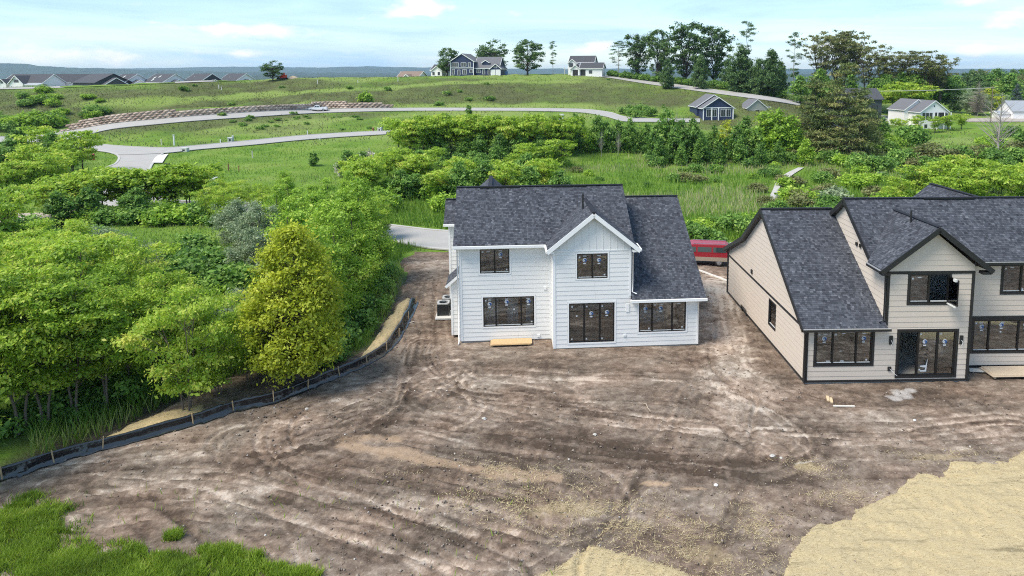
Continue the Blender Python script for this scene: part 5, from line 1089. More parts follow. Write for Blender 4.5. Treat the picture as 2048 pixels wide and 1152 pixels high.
def pickup(label, px, py, rot, col, grp, D=None):
    p = hit(px, py) if D is None else at_d(px, py, D); r_col[0] = col; z = p[2] + (.14 if D is None else 0)
    return vehicle('pickup_truck', label, 'pickup truck', (p[0], p[1], z), rot, PU_L, PU_U, .95, (-1.75, 1.8), .40, col, PU_G, None, bed, None, 1.14, .76)
r_col = [None]
pickup('white pickup truck on the upper road before the stone block wall', 636, 223, R_(187), paint('white_paint', (.72, .73, .74)), None)
p_ = hit(684, 155.5); pickup('dark pickup truck standing on the grassy crest of the hill', 684, 155.5, R_(184), paint('dark_paint', (.03, .032, .035)), None)
p_ = hit(513, 160)
vehicle('delivery_van', 'small white van with a black tail standing on the left hill crest', 'van', (p_[0], p_[1], p_[2] + .05), R_(75), [(-2.3, .42), (2.2, .42), (2.3, .8), (1.2, 1.1), (-2.3, 1.1)], [(-2.28, 1.09), (1.2, 1.09), (.6, 1.9), (-2.1, 1.9)], .92, (-1.4, 1.4), .36, paint('black_lower', (.04, .04, .042)), [[(-2.0, 1.2), (-1.1, 1.2), (-1.1, 1.7), (-1.95, 1.7)], [(-.95, 1.2), (.9, 1.2), (.6, 1.7), (-.95, 1.7)]], zc=1.09, col2=paint('white_upper', (.66, .67, .68)))
# red tracked loader and the sand it works on
p_ = hit(567, 159.5); ex = empty('track_loader', (p_[0], p_[1], p_[2] + .05), R_(172), 'small red tracked loader on the left hill crest beside the round tree', 'loader'); m_rl = paint('loader_red', (.48, .03, .02))
mb = MB(); mb.prism([(-1.1, -.55, .75), (1.0, -.55, .75), (1.1, -.55, 1.3), (.5, -.55, 1.5), (-1.2, -.55, 1.6)], (0, 1.1, 0)); mb.build('hull', m_rl, ex); mb = MB(); mb.prism([(-.5, -.5, 1.55), (.55, -.5, 1.5), (.4, -.5, 2.5), (-.5, -.5, 2.5)], (0, 1.0, 0)); mb.build('cab', m_rl, ex); mb = MB(); mb.box((-.4, -.52, 1.7), (.35, .52, 2.35)); mb.build('window', m_cglass, ex)
for y in (-.85, .55): mb = MB(); mb.prism([(-1.3, y, .35), (-1.1, y, .05), (1.1, y, .05), (1.35, y, .35), (1.15, y, .75), (-1.15, y, .75)], (0, .32, 0)); mb.build('track', m_tyre, ex)
for y in (-.7, .62): mb = MB(); mb.beam((-1.1, y, 1.7), (1.4, y, 1.1), .1, .16); mb.beam((1.4, y, 1.1), (1.8, y, .5), .1, .14); mb.build('lift_arm', m_rl, ex)
mb = MB(); mb.prism([(1.7, -.9, .1), (2.5, -.9, .1), (2.4, -.9, .2), (1.85, -.9, .75), (1.7, -.9, .8)], (0, 1.8, 0)); mb.build('bucket', m_black_pl, ex)
# ------------------------------------------------------------------ vegetation
m_bark = simple('grey_brown_bark', (.15, .12, .095), .9, .25, 6., .4, 20.); m_barkp = simple('pale_bark', (.33, .30, .27), .9, .2, 5.); m_barkd = simple('dark_bark', (.07, .058, .05), .9, .2, 5.); m_dead = simple('dead_wood', (.27, .235, .205), .9, .2, 4.)
LM = dict(
    locust=leaf_mat('locust_leaves', [(0, (0.125, 0.226, 0.024)), (0.4, (0.283, 0.444, 0.038)), (0.7, (0.442, 0.59, 0.064)), (1, (0.66, 0.669, 0.138))], .5, .22),
    yellow=leaf_mat('yellow_green_leaves', [(0, (0.228, 0.288, 0.022)), (0.45, (0.408, 0.468, 0.031)), (0.8, (0.552, 0.6, 0.048)), (1, (0.648, 0.648, 0.102))], .42, .05),
    green=leaf_mat('mid_green_leaves', [(0, (0.06, 0.139, 0.029)), (0.45, (0.143, 0.277, 0.047)), (0.8, (0.237, 0.406, 0.071)), (1, (0.377, 0.516, 0.118))], .38, .3),
    bright=leaf_mat('bright_green_leaves', [(0, (0.132, 0.246, 0.026)), (0.45, (0.254, 0.428, 0.04)), (0.8, (0.404, 0.581, 0.064)), (1, (0.567, 0.654, 0.126))], .42, .25),
    dark=leaf_mat('dark_green_leaves', [(0, (0.041, 0.084, 0.029)), (0.5, (0.091, 0.172, 0.052)), (1, (0.172, 0.262, 0.091))], .3, .3),
    olive=leaf_mat('olive_leaves', [(0, (0.101, 0.118, 0.039)), (0.45, (0.183, 0.209, 0.069)), (0.8, (0.282, 0.282, 0.118)), (1, (0.401, 0.364, 0.183))], .35, .3),
    silver=leaf_mat('silver_willow_leaves', [(0, (0.144, 0.215, 0.107)), (0.5, (0.259, 0.338, 0.18)), (1, (0.416, 0.475, 0.301))], .35, .2),
    needle=leaf_mat('pine_needles', [(0, (0.053, 0.095, 0.033)), (0.45, (0.117, 0.163, 0.048)), (0.75, (0.202, 0.227, 0.069)), (1, (0.329, 0.3, 0.114))], .2, .2),
    spruce=leaf_mat('blue_spruce_needles', [(0, (.04, .065, .06)), (1, (.12, .16, .15))], .15, .1),
    blossom=leaf_mat('pale_blossom', [(0, (.30, .30, .20)), (.5, (.50, .48, .38)), (1, (.66, .62, .54))], .3, .1))
def leaf_quads(C, size, asp, up, rs, tone, outward=None):
    n_ = len(C); nrm = rs.normal(size=(n_, 3)); nrm[:, 2] = np.abs(nrm[:, 2]) * .7 + up
    if outward is not None: nrm += outward * .6
    nrm /= np.linalg.norm(nrm, axis=1)[:, None]; a = rs.normal(size=(n_, 3)); t = np.cross(nrm, a); t /= np.linalg.norm(t, axis=1)[:, None] + 1e-9; b_ = np.cross(nrm, t)
    L = (size * np.clip(rs.lognormal(-.05, .38, n_), .4, 2.2))[:, None]; Wd = L * asp
    drop = np.array([0, 0, -.12]) * L
    V = np.stack([C - t * L, C + b_ * Wd, C + t * L + drop, C - b_ * Wd], 1).reshape(-1, 3)
    return V, np.arange(4 * n_).reshape(-1, 4), np.repeat(tone, 4)
LIB = {}
def make_tree(key, h, env, W, ncl, nlf, crad, flat, leaf, leafmat, bark=None, seed=1, stems=1, stem_spread=.25, trunk_r=.11, asp=.5, up=.45, base=.2, inner=.35, limb_up=.6, limb_r=.35, droop=0., tspread=.16, clump=None, bend=.04, hollow=False, lobes=0):
    rs = np.random.RandomState(seed); tb = MB(); bark = bark or m_bark
    paths = []
    for s_ in range(stems):
        a = 2 * math.pi * (s_ + rs.rand() * .6) / stems; sp = stem_spread * W * (stems > 1); ht = h * (rs.uniform(.84, .97) if stems > 1 else .95); k = 7
        P = [np.array([.06 * stems * math.cos(a) + math.cos(a) * sp * (t ** 1.3) + rs.normal() * bend * h * .35 * t, .06 * stems * math.sin(a) + math.sin(a) * sp * (t ** 1.3) + rs.normal() * bend * h * .35 * t, ht * t - .25 * (t == 0)]) for t in np.linspace(0, 1, k)]
        r0 = trunk_r * (1 if stems == 1 else .72); tb.tube(P, [r0 * (1.25 if i == 0 else 1) * (1 - .86 * i / (k - 1)) for i in range(k)], 6, caps=False); paths.append(np.array(P))
    cs = []; tries = 0
    while len(cs) < ncl and tries < ncl * 40:
        tries += 1; t = rs.rand(); r = np.interp(t, [e[0] for e in env], [e[1] for e in env])
        if rs.rand() > max(r, .12): continue
        ang = rs.rand() * 2 * math.pi; q = inner + (1 - inner) * rs.rand() ** .6; rr = r * W * q
        if lobes: rr *= .78 + .3 * math.sin(ang * lobes + 9 * t)
        if clump is not None and float(fbm(ang * 1.2 + t * 2.3, t * 4.1 + ang * .7, seed, 2)) < clump: continue
        z = h * (base + (1 - base) * t); pth = paths[rs.randint(len(paths))]; top = np.interp(z, pth[:, 2], np.arange(len(pth)))
        i0 = int(top); f = top - i0; ctr = pth[i0] * (1 - f) + pth[min(i0 + 1, len(pth) - 1)] * f
        cs.append((np.array([ctr[0] + rr * math.cos(ang), ctr[1] + rr * math.sin(ang), z - droop * rr]), pth, rr))
    V = []; Fc = []; T = []; o = 0
    for c, pth, rr in cs:
        z0 = max(pth[0][2] + .12 * h, c[2] - rr * limb_up - .04 * h); j = np.interp(min(z0, pth[-1][2]), pth[:, 2], np.arange(len(pth))); i0 = int(j); f = j - i0; st = pth[i0] * (1 - f) + pth[min(i0 + 1, len(pth) - 1)] * f
        md = (st + c) / 2 + np.array([0, 0, .06 * rr]) + rs.normal(size=3) * .03 * rr; lr = trunk_r * limb_r * min(1, .35 + rr / W * .65) * (1 - .55 * st[2] / h)
        tb.tube([st, md, c], [lr, lr * .7, lr * .3], 4, caps=False)
        if nlf:
            m_ = int(nlf * rs.uniform(.6, 1.35)); g = rs.normal(size=(m_, 3)) * .5
            if hollow: g = g / (np.linalg.norm(g, axis=1)[:, None] + 1e-6) * rs.uniform(.5, 1., m_)[:, None] ** .5
            C = c + g * np.array([1, 1, flat]) * crad * rs.uniform(.7, 1.25); C[:, 2] = np.maximum(C[:, 2], .05)
            tn = np.clip(.5 + rs.normal() * tspread + rs.normal(size=m_) * .16, 0, 1)
            v, q, t_ = leaf_quads(C, leaf, asp, up, rs, tn, g / (np.linalg.norm(g, axis=1)[:, None] + 1e-6)); V.append(v); Fc.append(q + o); T.append(t_); o += len(v)
    tm = tb.mesh('trunk', bark); cm = None
    if nlf: cm = mesh_np('crown', np.concatenate(V), np.concatenate(Fc), LM[leafmat] if isinstance(leafmat, str) else leafmat, {'tone': np.concatenate(T)})
    LIB.setdefault(key, []).append((tm, cm, h))
ENV_LOC = [(0, .45), (.25, .8), (.55, 1.), (.8, .9), (1, .4)]; ENV_RND = [(0, .5), (.2, .88), (.5, 1.), (.8, .72), (1, .2)]; ENV_OVO = [(0, .62), (.18, .92), (.4, 1.), (.7, .72), (.9, .38), (1, .1)]; ENV_CON = [(0, 1.), (.3, .78), (.6, .5), (.9, .16), (1, .04)]; ENV_UMB = [(0, .2), (.35, .6), (.7, 1.), (.9, .85), (1, .4)]; ENV_COL = [(0, .6), (.2, 1.), (.6, .9), (.85, .5), (1, .1)]
for i in range(5): make_tree('locust', 9., ENV_LOC, 2.25, 64, 215, .82, .30, .088, 'locust', m_bark, 100 + i, stems=1 + i % 3, stem_spread=.4, trunk_r=.12, base=.30, limb_up=.8)
for i in range(3): make_tree('locust_low', 6.5, [(0, .5), (.3, .9), (.6, 1.), (1, .4)], 2.2, 56, 200, .76, .34, .085, 'locust', m_bark, 110 + i, stems=3, stem_spread=.5, trunk_r=.08, base=.25)
make_tree('yellow', 9.4, ENV_OVO, 2.6, 270, 170, .62, .6, .085, 'yellow', m_barkd, 120, trunk_r=.17, base=.12, inner=.5)
for i in range(3): make_tree('leafy', 8., ENV_OVO, 2.1, 95, 190, .70, .46, .085, 'bright', m_bark, 130 + i, trunk_r=.13, base=.10, inner=.4, lobes=4)
for i in range(2): make_tree('silver', 6., ENV_RND, 2.4, 100, 150, .62, .65, .085, 'silver', m_bark, 136 + i, stems=3, trunk_r=.1, base=.1)
for i in range(3): make_tree('locust_far', 7., ENV_UMB, 2.8, 52, 58, .95, .36, .20, 'locust', m_barkd, 140 + i, stems=1 + i, stem_spread=.35, trunk_r=.12, base=.25, limb_up=.9)
for i in range(3): make_tree('broad_far', 8., ENV_OVO, 2.9, 95, 60, .85, .65, .22, 'green', m_barkd, 150 + i, trunk_r=.15, base=.08, lobes=3 + i)
for i in range(2): make_tree('bright_far', 6.5, ENV_COL, 1.9, 90, 60, .65, .7, .18, 'bright', m_bark, 160 + i, trunk_r=.1, base=.06)
for i in range(3): make_tree('cedar', 6., [(0, .8), (.25, 1.), (.6, .75), (1, .12)], 1.5, 85, 60, .5, .9, .15, 'green', m_barkd, 165 + i, trunk_r=.1, base=.02)
for i in range(3): make_tree('oak', 17., ENV_RND, 6.2, 85, 85, 1.3, .5, .30, 'dark', m_barkd, 170 + i, stems=1, trunk_r=.34, base=.2, clump=.42, limb_up=1., bend=.05)
for i in range(3): make_tree('tall_oak', 23., [(0, .5), (.3, .85), (.6, 1.), (.85, .8), (1, .4)], 5.2, 120, 85, 1.15, .75, .30, 'dark', m_barkd, 175 + i, stems=1 + i % 2, stem_spread=.4, trunk_r=.36, base=.16, clump=.38, limb_up=1.5)
for i in range(3): make_tree('open_tree', 22., ENV_UMB, 6.2, 95, 62, 1.1, .5, .28, 'olive', m_barkd, 180 + i, stems=3, stem_spread=.55, trunk_r=.3, base=.28, clump=.44, limb_up=1.6)
for i in range(2): make_tree('broad_dark', 17., ENV_OVO, 6.0, 130, 110, 1.4, .65, .32, 'dark', m_barkd, 185 + i, trunk_r=.35, base=.03, lobes=3)
for i in range(3): make_tree('ragged_pine', 24., [(0, .35), (.3, .75), (.6, 1.), (.85, .7), (1, .3)], 3.9, 30, 110, 1.5, .32, .30, 'dark', m_barkp, 190 + i, trunk_r=.25, base=.32, clump=.45, limb_up=.1, asp=.25, bend=.05)
make_tree('white_pine', 19., [(0, .85), (.15, 1.), (.4, .85), (.7, .55), (.92, .2), (1, .06)], 7.2, 215, 150, 1.5, .26, .26, 'needle', m_barkd, 200, trunk_r=.38, base=.04, inner=.3, limb_up=.02, asp=.22, droop=.06, tspread=.2, clump=.30)
make_tree('white_pine', 17., [(0, .8), (.2, 1.), (.5, .8), (.85, .35), (1, .08)], 5.4, 150, 130, 1.4, .28, .26, 'needle', m_barkd, 201, trunk_r=.34, base=.05, inner=.3, limb_up=.02, asp=.22, droop=.06, tspread=.2, clump=.32)
make_tree('spruce', 9., ENV_CON, 2.6, 110, 60, .7, .4, .2, 'spruce', m_barkd, 205, base=.03, inner=.5, limb_up=0, droop=.15, asp=.3)
for i in range(2): make_tree('dark_spruce', 14., ENV_CON, 3., 110, 70, .85, .45, .24, 'dark', m_barkd, 207 + i, base=.05, inner=.5, limb_up=0, droop=.2, asp=.3)
make_tree('bare', 13., [(0, .8), (.3, 1.), (.6, .7), (1, .1)], 5.2, 620, 0, 1, 1, 1, None, m_dead, 210, trunk_r=.28, base=.1, inner=.25, limb_up=.1, limb_r=.24)
make_tree('bare', 9., ENV_RND, 2.4, 90, 0, 1, 1, 1, None, m_barkp, 211, trunk_r=.12, base=.3, limb_up=1., limb_r=.3)
make_tree('thin_yellow', 8., ENV_COL, 1.7, 60, 34, .6, .6, .16, 'yellow', m_barkp, 212, trunk_r=.11, base=.1, limb_up=1.)
make_tree('small_tree', 5., ENV_OVO, 1.5, 55, 70, .5, .7, .15, 'green', m_bark, 213, trunk_r=.07, base=.12)
SH = {}; RAW = {}; HEAP = {}
def make_shrub(key, h, r, n_, leaf, mat, seed, ncl=26, flower=0):
    rs = np.random.RandomState(seed); C = []; O = []; T = []
    for _ in range(ncl):
        a = rs.rand() * 6.283; q = rs.rand() ** .5 * .85; zt = h * (.25 + .62 * rs.rand() * (1 - .55 * q * q)); c = np.array([r * q * math.cos(a), r * q * math.sin(a), zt]); m_ = n_ // ncl
        g = rs.normal(size=(m_, 3)) * .5; p = c + g * np.array([.55, .55, .5]) * r * .62; p[:, 2] = np.maximum(p[:, 2], .03); C.append(p); O.append(g); T.append(np.clip(.5 + rs.normal() * .17 + rs.normal(size=m_) * .15, 0, 1))
    C = np.concatenate(C); O = np.concatenate(O); v, q, t = leaf_quads(C, leaf, .55, .4, rs, np.concatenate(T), O / (np.linalg.norm(O, axis=1)[:, None] + 1e-6))
    SH.setdefault(key, []).append((mesh_np('shrub', v, q, LM[mat], {'tone': t}), h)); RAW.setdefault(key, []).append((v, q, t, h, mat))
for i in range(4): make_shrub('bush', 2.6, 2.0, 2600, .16, 'green', 300 + i)
for i in range(4): make_shrub('bright_bush', 2.4, 1.9, 2600, .16, 'bright', 310 + i)
for i in range(3): make_shrub('olive_bush', 2.3, 1.9, 2400, .15, 'olive', 320 + i)
for i in range(2): make_shrub('silver_bush', 2.4, 1.7, 2400, .13, 'silver', 330 + i)
for i in range(2): make_shrub('blossom_bush', 2.6, 1.6, 1500, .13, 'blossom', 335 + i)
for i in range(3): make_shrub('weed', 1.0, 1.1, 500, .16, 'green', 340 + i, 12)
for i in range(3): make_shrub('undergrowth', 1.5, 1.5, 1600, .13, 'green', 345 + i, 20)
vr = random.Random(42)
def plant(key, px, py, h=None, top=None, label='', group=None, wide=1.0, cat='tree', D=None, zoff=0.):
    p = hit(px, py) if D is None else at_d(px, py, D)
    if D is not None: p[2] = H1(p[0], p[1]) if zoff == 0 else p[2]
    if top is not None: h = (py - top) * p[1] / FPX * 1.0
    tm, cm, h0 = LIB[key][vr.randrange(len(LIB[key]))]; s = h / h0
    nm = {'white_pine': 'pine_tree', 'ragged_pine': 'pine_tree', 'spruce': 'spruce_tree', 'dark_spruce': 'spruce_tree', 'oak': 'oak_tree', 'tall_oak': 'oak_tree', 'cedar': 'cedar_tree', 'bare': 'bare_tree', 'locust': 'locust_tree', 'locust_low': 'locust_tree', 'locust_far': 'locust_tree', 'silver': 'willow_tree'}.get(key, 'leafy_tree')
    r = empty(nm, (p[0], p[1], p[2] - .05), vr.uniform(0, 6.28), label, cat, group); r.scale = (s * wide, s * wide, s)
    link('trunk', tm, r)
    if cm: link('crown', cm, r)
    return r
def shrub(key, px, py, h, label, group=None, wide=1.0, D=None):
    p = hit(px, py) if D is None else at_d(px, py, D)
    if key in ('weed', 'undergrowth'): HEAP.setdefault({'weed': 'hillside_scrub', 'undergrowth': 'undergrowth'}[key], []).append((key, p, h, wide)); return
    me, h0 = SH[key][vr.randrange(len(SH[key]))]; s = h / h0
    o = link('shrub', me, None, (p[0], p[1], H1(p[0], p[1]) - .05), vr.uniform(0, 6.28), (s * wide * vr.uniform(.9, 1.15), s * wide * vr.uniform(.9, 1.15), s)); return tag(o, label, 'shrub', group)
# -- the grove inside the silt fence
G1 = 'young locust trees of the lower left grove'
for px, py, h in ((-60, 900, 8.5), (12, 905, 7.6), (58, 895, 8.6), (-30, 840, 8.8), (112, 882, 7.8), (172, 868, 8.0), (28, 820, 8.8), (95, 800, 9.0), (232, 850, 7.2), (180, 790, 8.8), (275, 815, 7.2), (250, 755, 8.4), (-40, 760, 8.5), (40, 735, 8.2), (120, 715, 8.4), (200, 705, 8.0), (290, 725, 7.6), (-30, 680, 7.5), (60, 660, 7.6), (150, 650, 7.6), (235, 655, 6.8), (-90, 1000, 8), (-140, 880, 9), (-160, 760, 9), (-210, 940, 8.6), (-260, 820, 9), (-230, 700, 8.4), (-330, 900, 8.8), (-340, 760, 8.6), (-120, 690, 8.2), (345, 745, 6.0)):
    plant('locust', px + vr.uniform(-8, 8) - (16 if py > 840 else 0), py - (28 if 0 < px and py > 800 else 8), h * .93, None, 'young feathery locust tree in the dense lower left grove', G1, 1.02)
for px, py, h, lab in ((376, 828, 6.4, 'slim young locust tree nearest the black fence, standing apart right of the grove'), (438, 796, 4.0, 'low leafy sapling beside the slim locust just behind the fence'), (318, 782, 6.0, 'young locust at the right edge of the lower left grove, near the tan straw strip'), (498, 766, 4.6, 'leafy young tree between the slim locust and the yellow green tree')):
    plant('locust_low', px, py, h, None, lab, None, .82)
for px, py, h in ((395, 720, 4.0), (470, 735, 4.2), (350, 690, 4.2), (520, 752, 3.8)):
    plant('locust_low', px, py, h, None, 'low bushy tree between the left grove and the yellow green tree', 'low bushy trees left of the yellow green tree')
plant('yellow', 592, 770, None, 428, 'tall yellow green tree with a pointed full crown behind the black fence')
G2 = 'leafy trees between the yellow green tree and the white house'
for px, py, h in ((630, 700, 6.0), (655, 672, 7.2), (690, 640, 7.4), (722, 606, 7.4), (748, 572, 6.6), (620, 650, 7.6), (668, 612, 8.0), (705, 575, 7.6), (645, 580, 8.0), (738, 535, 6.0), (600, 600, 7.8), (700, 535, 7.0), (765, 505, 5.6)):
    plant('leafy' if vr.random() < .6 else 'locust', px - 12, py, h, None, 'bright leafy tree right of the yellow green tree', G2, 1.0)
plant('leafy', 722, 565, 8.6, None, 'tallest dark leafy tree at the back of the clump left of the white house', None, .9)
for px, py, h in ((600, 520, 6.6), (560, 500, 6.4), (625, 490, 6.4), (580, 470, 6.2), (660, 500, 7.)): plant('leafy', px, py, h, None, 'leafy tree rising behind the yellow green tree', 'leafy trees behind the yellow green tree', 1.05)
for px, py, h in ((480, 500, 5.2), (520, 520, 5.4), (505, 560, 4.6)): plant('silver', px, py, h, None, 'grey green willow behind the yellow green tree at its left', 'grey green willows left of the yellow green tree')
for px, py, h in ((225, 560, 4.4), (255, 590, 4.6), (190, 545, 4.2)): plant('silver', px, py, h, None, 'pale silvery willow rising behind the lower left grove', 'pale willows behind the lower left grove')
for i in range(26):
    px, py = vr.uniform(300, 640), vr.uniform(540, 690); shrub('silver_bush' if vr.random() < .35 else 'bush', px, py, vr.uniform(1.2, 2.4), 'low marsh shrub left of the yellow green tree', 'low shrubs in the marsh hollow')
for px, py in ((405, 545), (375, 575), (440, 560), (390, 520), (460, 590)): shrub('bush', px, py, 2.6, 'dark round shrub standing in the marsh grass left of centre', 'dark shrubs in the marsh grass')
for i in range(34):
    px = vr.uniform(-40, 640); py = np.interp(px, [0, 103, 205, 300, 385, 466, 612, 675], [925, 892, 868, 815, 770, 745, 735, 720]) - vr.uniform(34, 90); shrub('undergrowth', px, py, vr.uniform(.7, 1.5), 'low leafy undergrowth at the foot of the trees inside the fence', 'undergrowth inside the fence')
for px, py in ((700, 730), (725, 700), (760, 668), (785, 630), (800, 590), (660, 735), (812, 560), (690, 715)): shrub('undergrowth', px - 48, py - 6, 1.3, 'leafy undergrowth above the broad straw slope', 'undergrowth above the broad straw slope')
# -- row of umbrella locusts at the street, and neighbours
for px, py in ((105, 436), (140, 438), (165, 430), (205, 428), (238, 426), (262, 422), (292, 424), (325, 421), (338, 417), (352, 422), (378, 416), (396, 412)): plant('locust_far', px, py, None, vr.uniform(326, 345) if px > 150 else 352, 'flat topped locust tree by the street bend', 'flat topped locusts by the street bend', 1.25)
for i in range(22): shrub('bush' if vr.random() < .6 else 'bright_bush', vr.uniform(150, 430), vr.uniform(432, 452), vr.uniform(1.4, 2.6), 'shrub filling the foot of the flat topped locust row', 'shrubs at the foot of the locust row', 1.2)
for i in range(14): shrub('bush', vr.uniform(-20, 200), vr.uniform(455, 520), vr.uniform(1.4, 2.6), 'marsh shrub behind the lower left grove', 'marsh shrubs behind the grove', 1.2)
for px, py in ((125, 452), (180, 446), (430, 436), (270, 442)): plant('broad_far', px, py, 4.2, None, 'rounded leafy tree with foliage to the ground beside the locust row', 'rounded trees beside the locust row', 1.2)
for px, py in ((-5, 470), (22, 452), (-40, 460), (10, 500)): plant('locust_far', px, py, None, 372, 'flat topped locust at the left edge beside the gravel patch', 'locusts at the left edge')
for px, py in ((10, 392), (40, 388), (75, 384), (100, 378), (128, 366), (60, 360), (20, 350), (110, 345), (145, 350), (80, 335), (40, 325), (-20, 350), (165, 345)): plant('broad_far' if vr.random() < .5 else 'locust_far', px, py, None, py - vr.uniform(62, 84), 'bushy tree in the thicket below the road junction', 'bushy trees of the far left thicket', 1.1)
for px, py in ((420, 445), (455, 450), (440, 425), (490, 432), (530, 440)): plant('locust_low', px, py, 4.4, None, 'small bright locust beside the street left of the white house', 'small locusts beside the street')
for px, py in ((575, 430), (730, 470), (700, 430), (760, 480)): plant('leafy', px, py, 5.6, None, 'leafy tree along the street behind the clump by the white house', 'leafy trees along the street')
plant('small_tree', 627, 333, None, 300, 'lone small tree on the open meadow below the lower road')
for px, py, h in ((690, 352, 2.6), (705, 340, 2.8), (730, 330, 3.)): shrub('blossom_bush', px, py, h, 'pale flowering shrub at the left end of the meadow thicket', 'pale flowering shrubs by the meadow thicket')
# -- thicket right behind the white house
for i in range(44):
    px, py = vr.uniform(670, 1130), vr.uniform(335, 402); plant('locust_far' if vr.random() < .5 else 'broad_far', px, py, vr.uniform(3.4, 5.4), None, 'low bushy tree in the thicket behind the white house', 'low bushy trees behind the white house', 1.25)
for i in range(16): shrub('bright_bush', vr.uniform(760, 1130), vr.uniform(385, 425), vr.uniform(1.6, 2.8), 'bright shrub close behind the white house roof', 'bright shrubs behind the white house')
# -- belt of trees in the middle distance
for px in range(798, 1130, 15): plant('locust_far', px + vr.uniform(-6, 6), vr.uniform(303, 316), None, vr.uniform(228, 246), 'slender locust tree in the belt below the upper road', 'locust trees of the middle belt', 1.)
for px in range(800, 1100, 34): plant('locust_far', px + vr.uniform(-6, 6), 298, None, vr.uniform(232, 246), 'slender locust tree rearmost in the middle belt', 'rear locusts of the middle belt', 1.)
for px, py, h in ((960, 318, 5.), (1000, 320, 5.2), (1040, 318, 5.4), (1080, 318, 5.), (930, 316, 4.5), (880, 316, 4.4), (1100, 312, 6.2)): plant('broad_far', px, py, h, None, 'round dark bushy tree at the foot of the middle belt', 'round bushy trees of the middle belt', 1.1)
plant('bright_far', 1133, 309, None, 243, 'bright green round tree at the right part of the middle belt, the bigger of two'); plant('bright_far', 1175, 307, None, 253, 'smaller bright green tree right of the bigger bright one in the middle belt')
for px, t in ((1150, 228), (1195, 232), (1215, 240), (1240, 238), (1260, 236), (1290, 244)): plant('broad_far', px, 306, None, t, 'mixed tree in the belt left of the navy gabled house', 'mixed trees right in the middle belt', .8)
for px in (1203, 1236): plant('bare', px, 314, None, 255, 'bare pale stem among the mixed trees of the middle belt', 'bare pale stems in the middle belt', .6)
for px, t in ((1310, 246), (1335, 210), (1348, 255), (1365, 240), (1385, 232), (1405, 262), (1425, 250), (1440, 265), (1470, 240), (1490, 235), (1510, 262)): plant('cedar' if vr.random() < .45 else 'broad_far', px, vr.uniform(318, 328), None, t + vr.uniform(-4, 6), 'dense green tree before the navy gabled house', 'dense trees before the navy house', 1.0)
plant('bare', 1352, 318, None, 208, 'pale dead tree leaning out of the belt before the navy house', None, .7); plant('thin_yellow', 1451, 322, None, 238, 'thin yellowish half bare tree before the navy gabled house')
for px, t in ((1530, 226), (1556, 220), (1575, 232)): plant('bright_far', px, 320, None, t, 'upright bright green tree left of the big pine', 'upright bright trees left of the pine', 1.1)
for px, py in ((1320, 332), (1362, 334), (1400, 330), (1440, 332), (1480, 330), (1520, 334), (1555, 330)): plant('cedar', px, py, None, py - vr.uniform(45, 62), 'low conical cedar at the near edge of the right belt', 'low cedars at the right belt edge', 1.)
for i in range(16): shrub('bush', vr.uniform(1290, 1600), vr.uniform(312, 335), vr.uniform(1.5, 2.8), 'green shrub filling the right belt below the cedars', 'green shrubs of the right belt')
plant('bright_far', 1611, 331, None, 278, 'small bright leaning tree beside the footpath')
for i in range(26): shrub('olive_bush' if vr.random() < .4 else 'bush' if vr.random() < .6 else 'bright_bush', vr.uniform(1110, 1560), vr.uniform(326, 392), vr.uniform(.8, 1.7), 'small shrub in the bright marsh meadow at centre', 'small shrubs in the marsh meadow', 1.2)
# -- the big pine and the scrub at the right
plant('white_pine', 1683, 316, None, 128, 'largest bronze tipped white pine standing before the dark grey house'); LIB['white_pine'] = LIB['white_pine'][1:]
plant('white_pine', 1625, 312, None, 155, 'second white pine just left of the largest bronze pine', None, 1.); plant('white_pine', 1722, 300, None, 175, 'third white pine just right of the largest bronze pine', None, .9)
for i in range(62):
    px, py = vr.uniform(1580, 2090), vr.uniform(272, 345); shrub('bright_bush' if vr.random() < .3 else 'olive_bush' if vr.random() < .35 else 'bush', px, py, vr.uniform(1.8, 3.4), 'rounded scrub bush right of the big pine', 'rounded shrubs right of the pine', 1.1)
for i in range(40):
    px, py = vr.uniform(1530, 2060), vr.uniform(345, 420); shrub('olive_bush' if vr.random() < .4 else 'bright_bush' if vr.random() < .4 else 'silver_bush' if vr.random() < .3 else 'bush', px, py, vr.uniform(1.2, 2.4), 'low marsh shrub behind the tan house', 'low marsh shrubs behind the tan house', 1.1)
shrub('bush', 1822, 292, 4.6, 'largest round bush below the white house on the right', None, 1.0); shrub('bush', 1530, 354, 1.6, 'lone dark shrub in the bright meadow left of the footpath')
for px, py in ((1835, 262), (1870, 264), (1895, 260), (1922, 258), (1800, 268)): plant('locust_far', px, py, 4.2, None, 'small locust tree hiding the foot of the right white house', 'small locusts at the right white house', 1.1)
plant('bare', 1995, 322, None, 176, 'large leafless grey tree at the right edge', None, 1.25)
LIB['bare'] = LIB['bare'][:1]
plant('bare', 1955, 232, None, 160, 'leafless grey tree behind the large leafless one at the right', None, .8)
for px, py, t in ((1835, 398, 330), (1875, 402, 322), (1920, 398, 312), (1960, 404, 318), (2000, 398, 322), (2045, 402, 330), (2090, 400, 320), (1800, 402, 352), (1945, 415, 335), (2030, 420, 340), (1780, 412, 372), (1880, 420, 352)): plant('locust_far', px, py, None, t, 'bright umbrella topped locust behind the tan house', 'bright locusts behind the tan house', 1.15)
for i in range(17): shrub('bright_bush' if vr.random() < .6 else 'bush', vr.uniform(1375, 1530), vr.uniform(455, 492), vr.uniform(1.2, 2.4), 'hedge like shrub along the street behind the van', 'shrubs behind the red van', 1.0)
for i in range(12): shrub('bush', vr.uniform(1530, 1660), vr.uniform(405, 450), vr.uniform(1.2, 2.2), 'shrub rising over the low roof of the tan house', 'shrubs over the low tan roof')
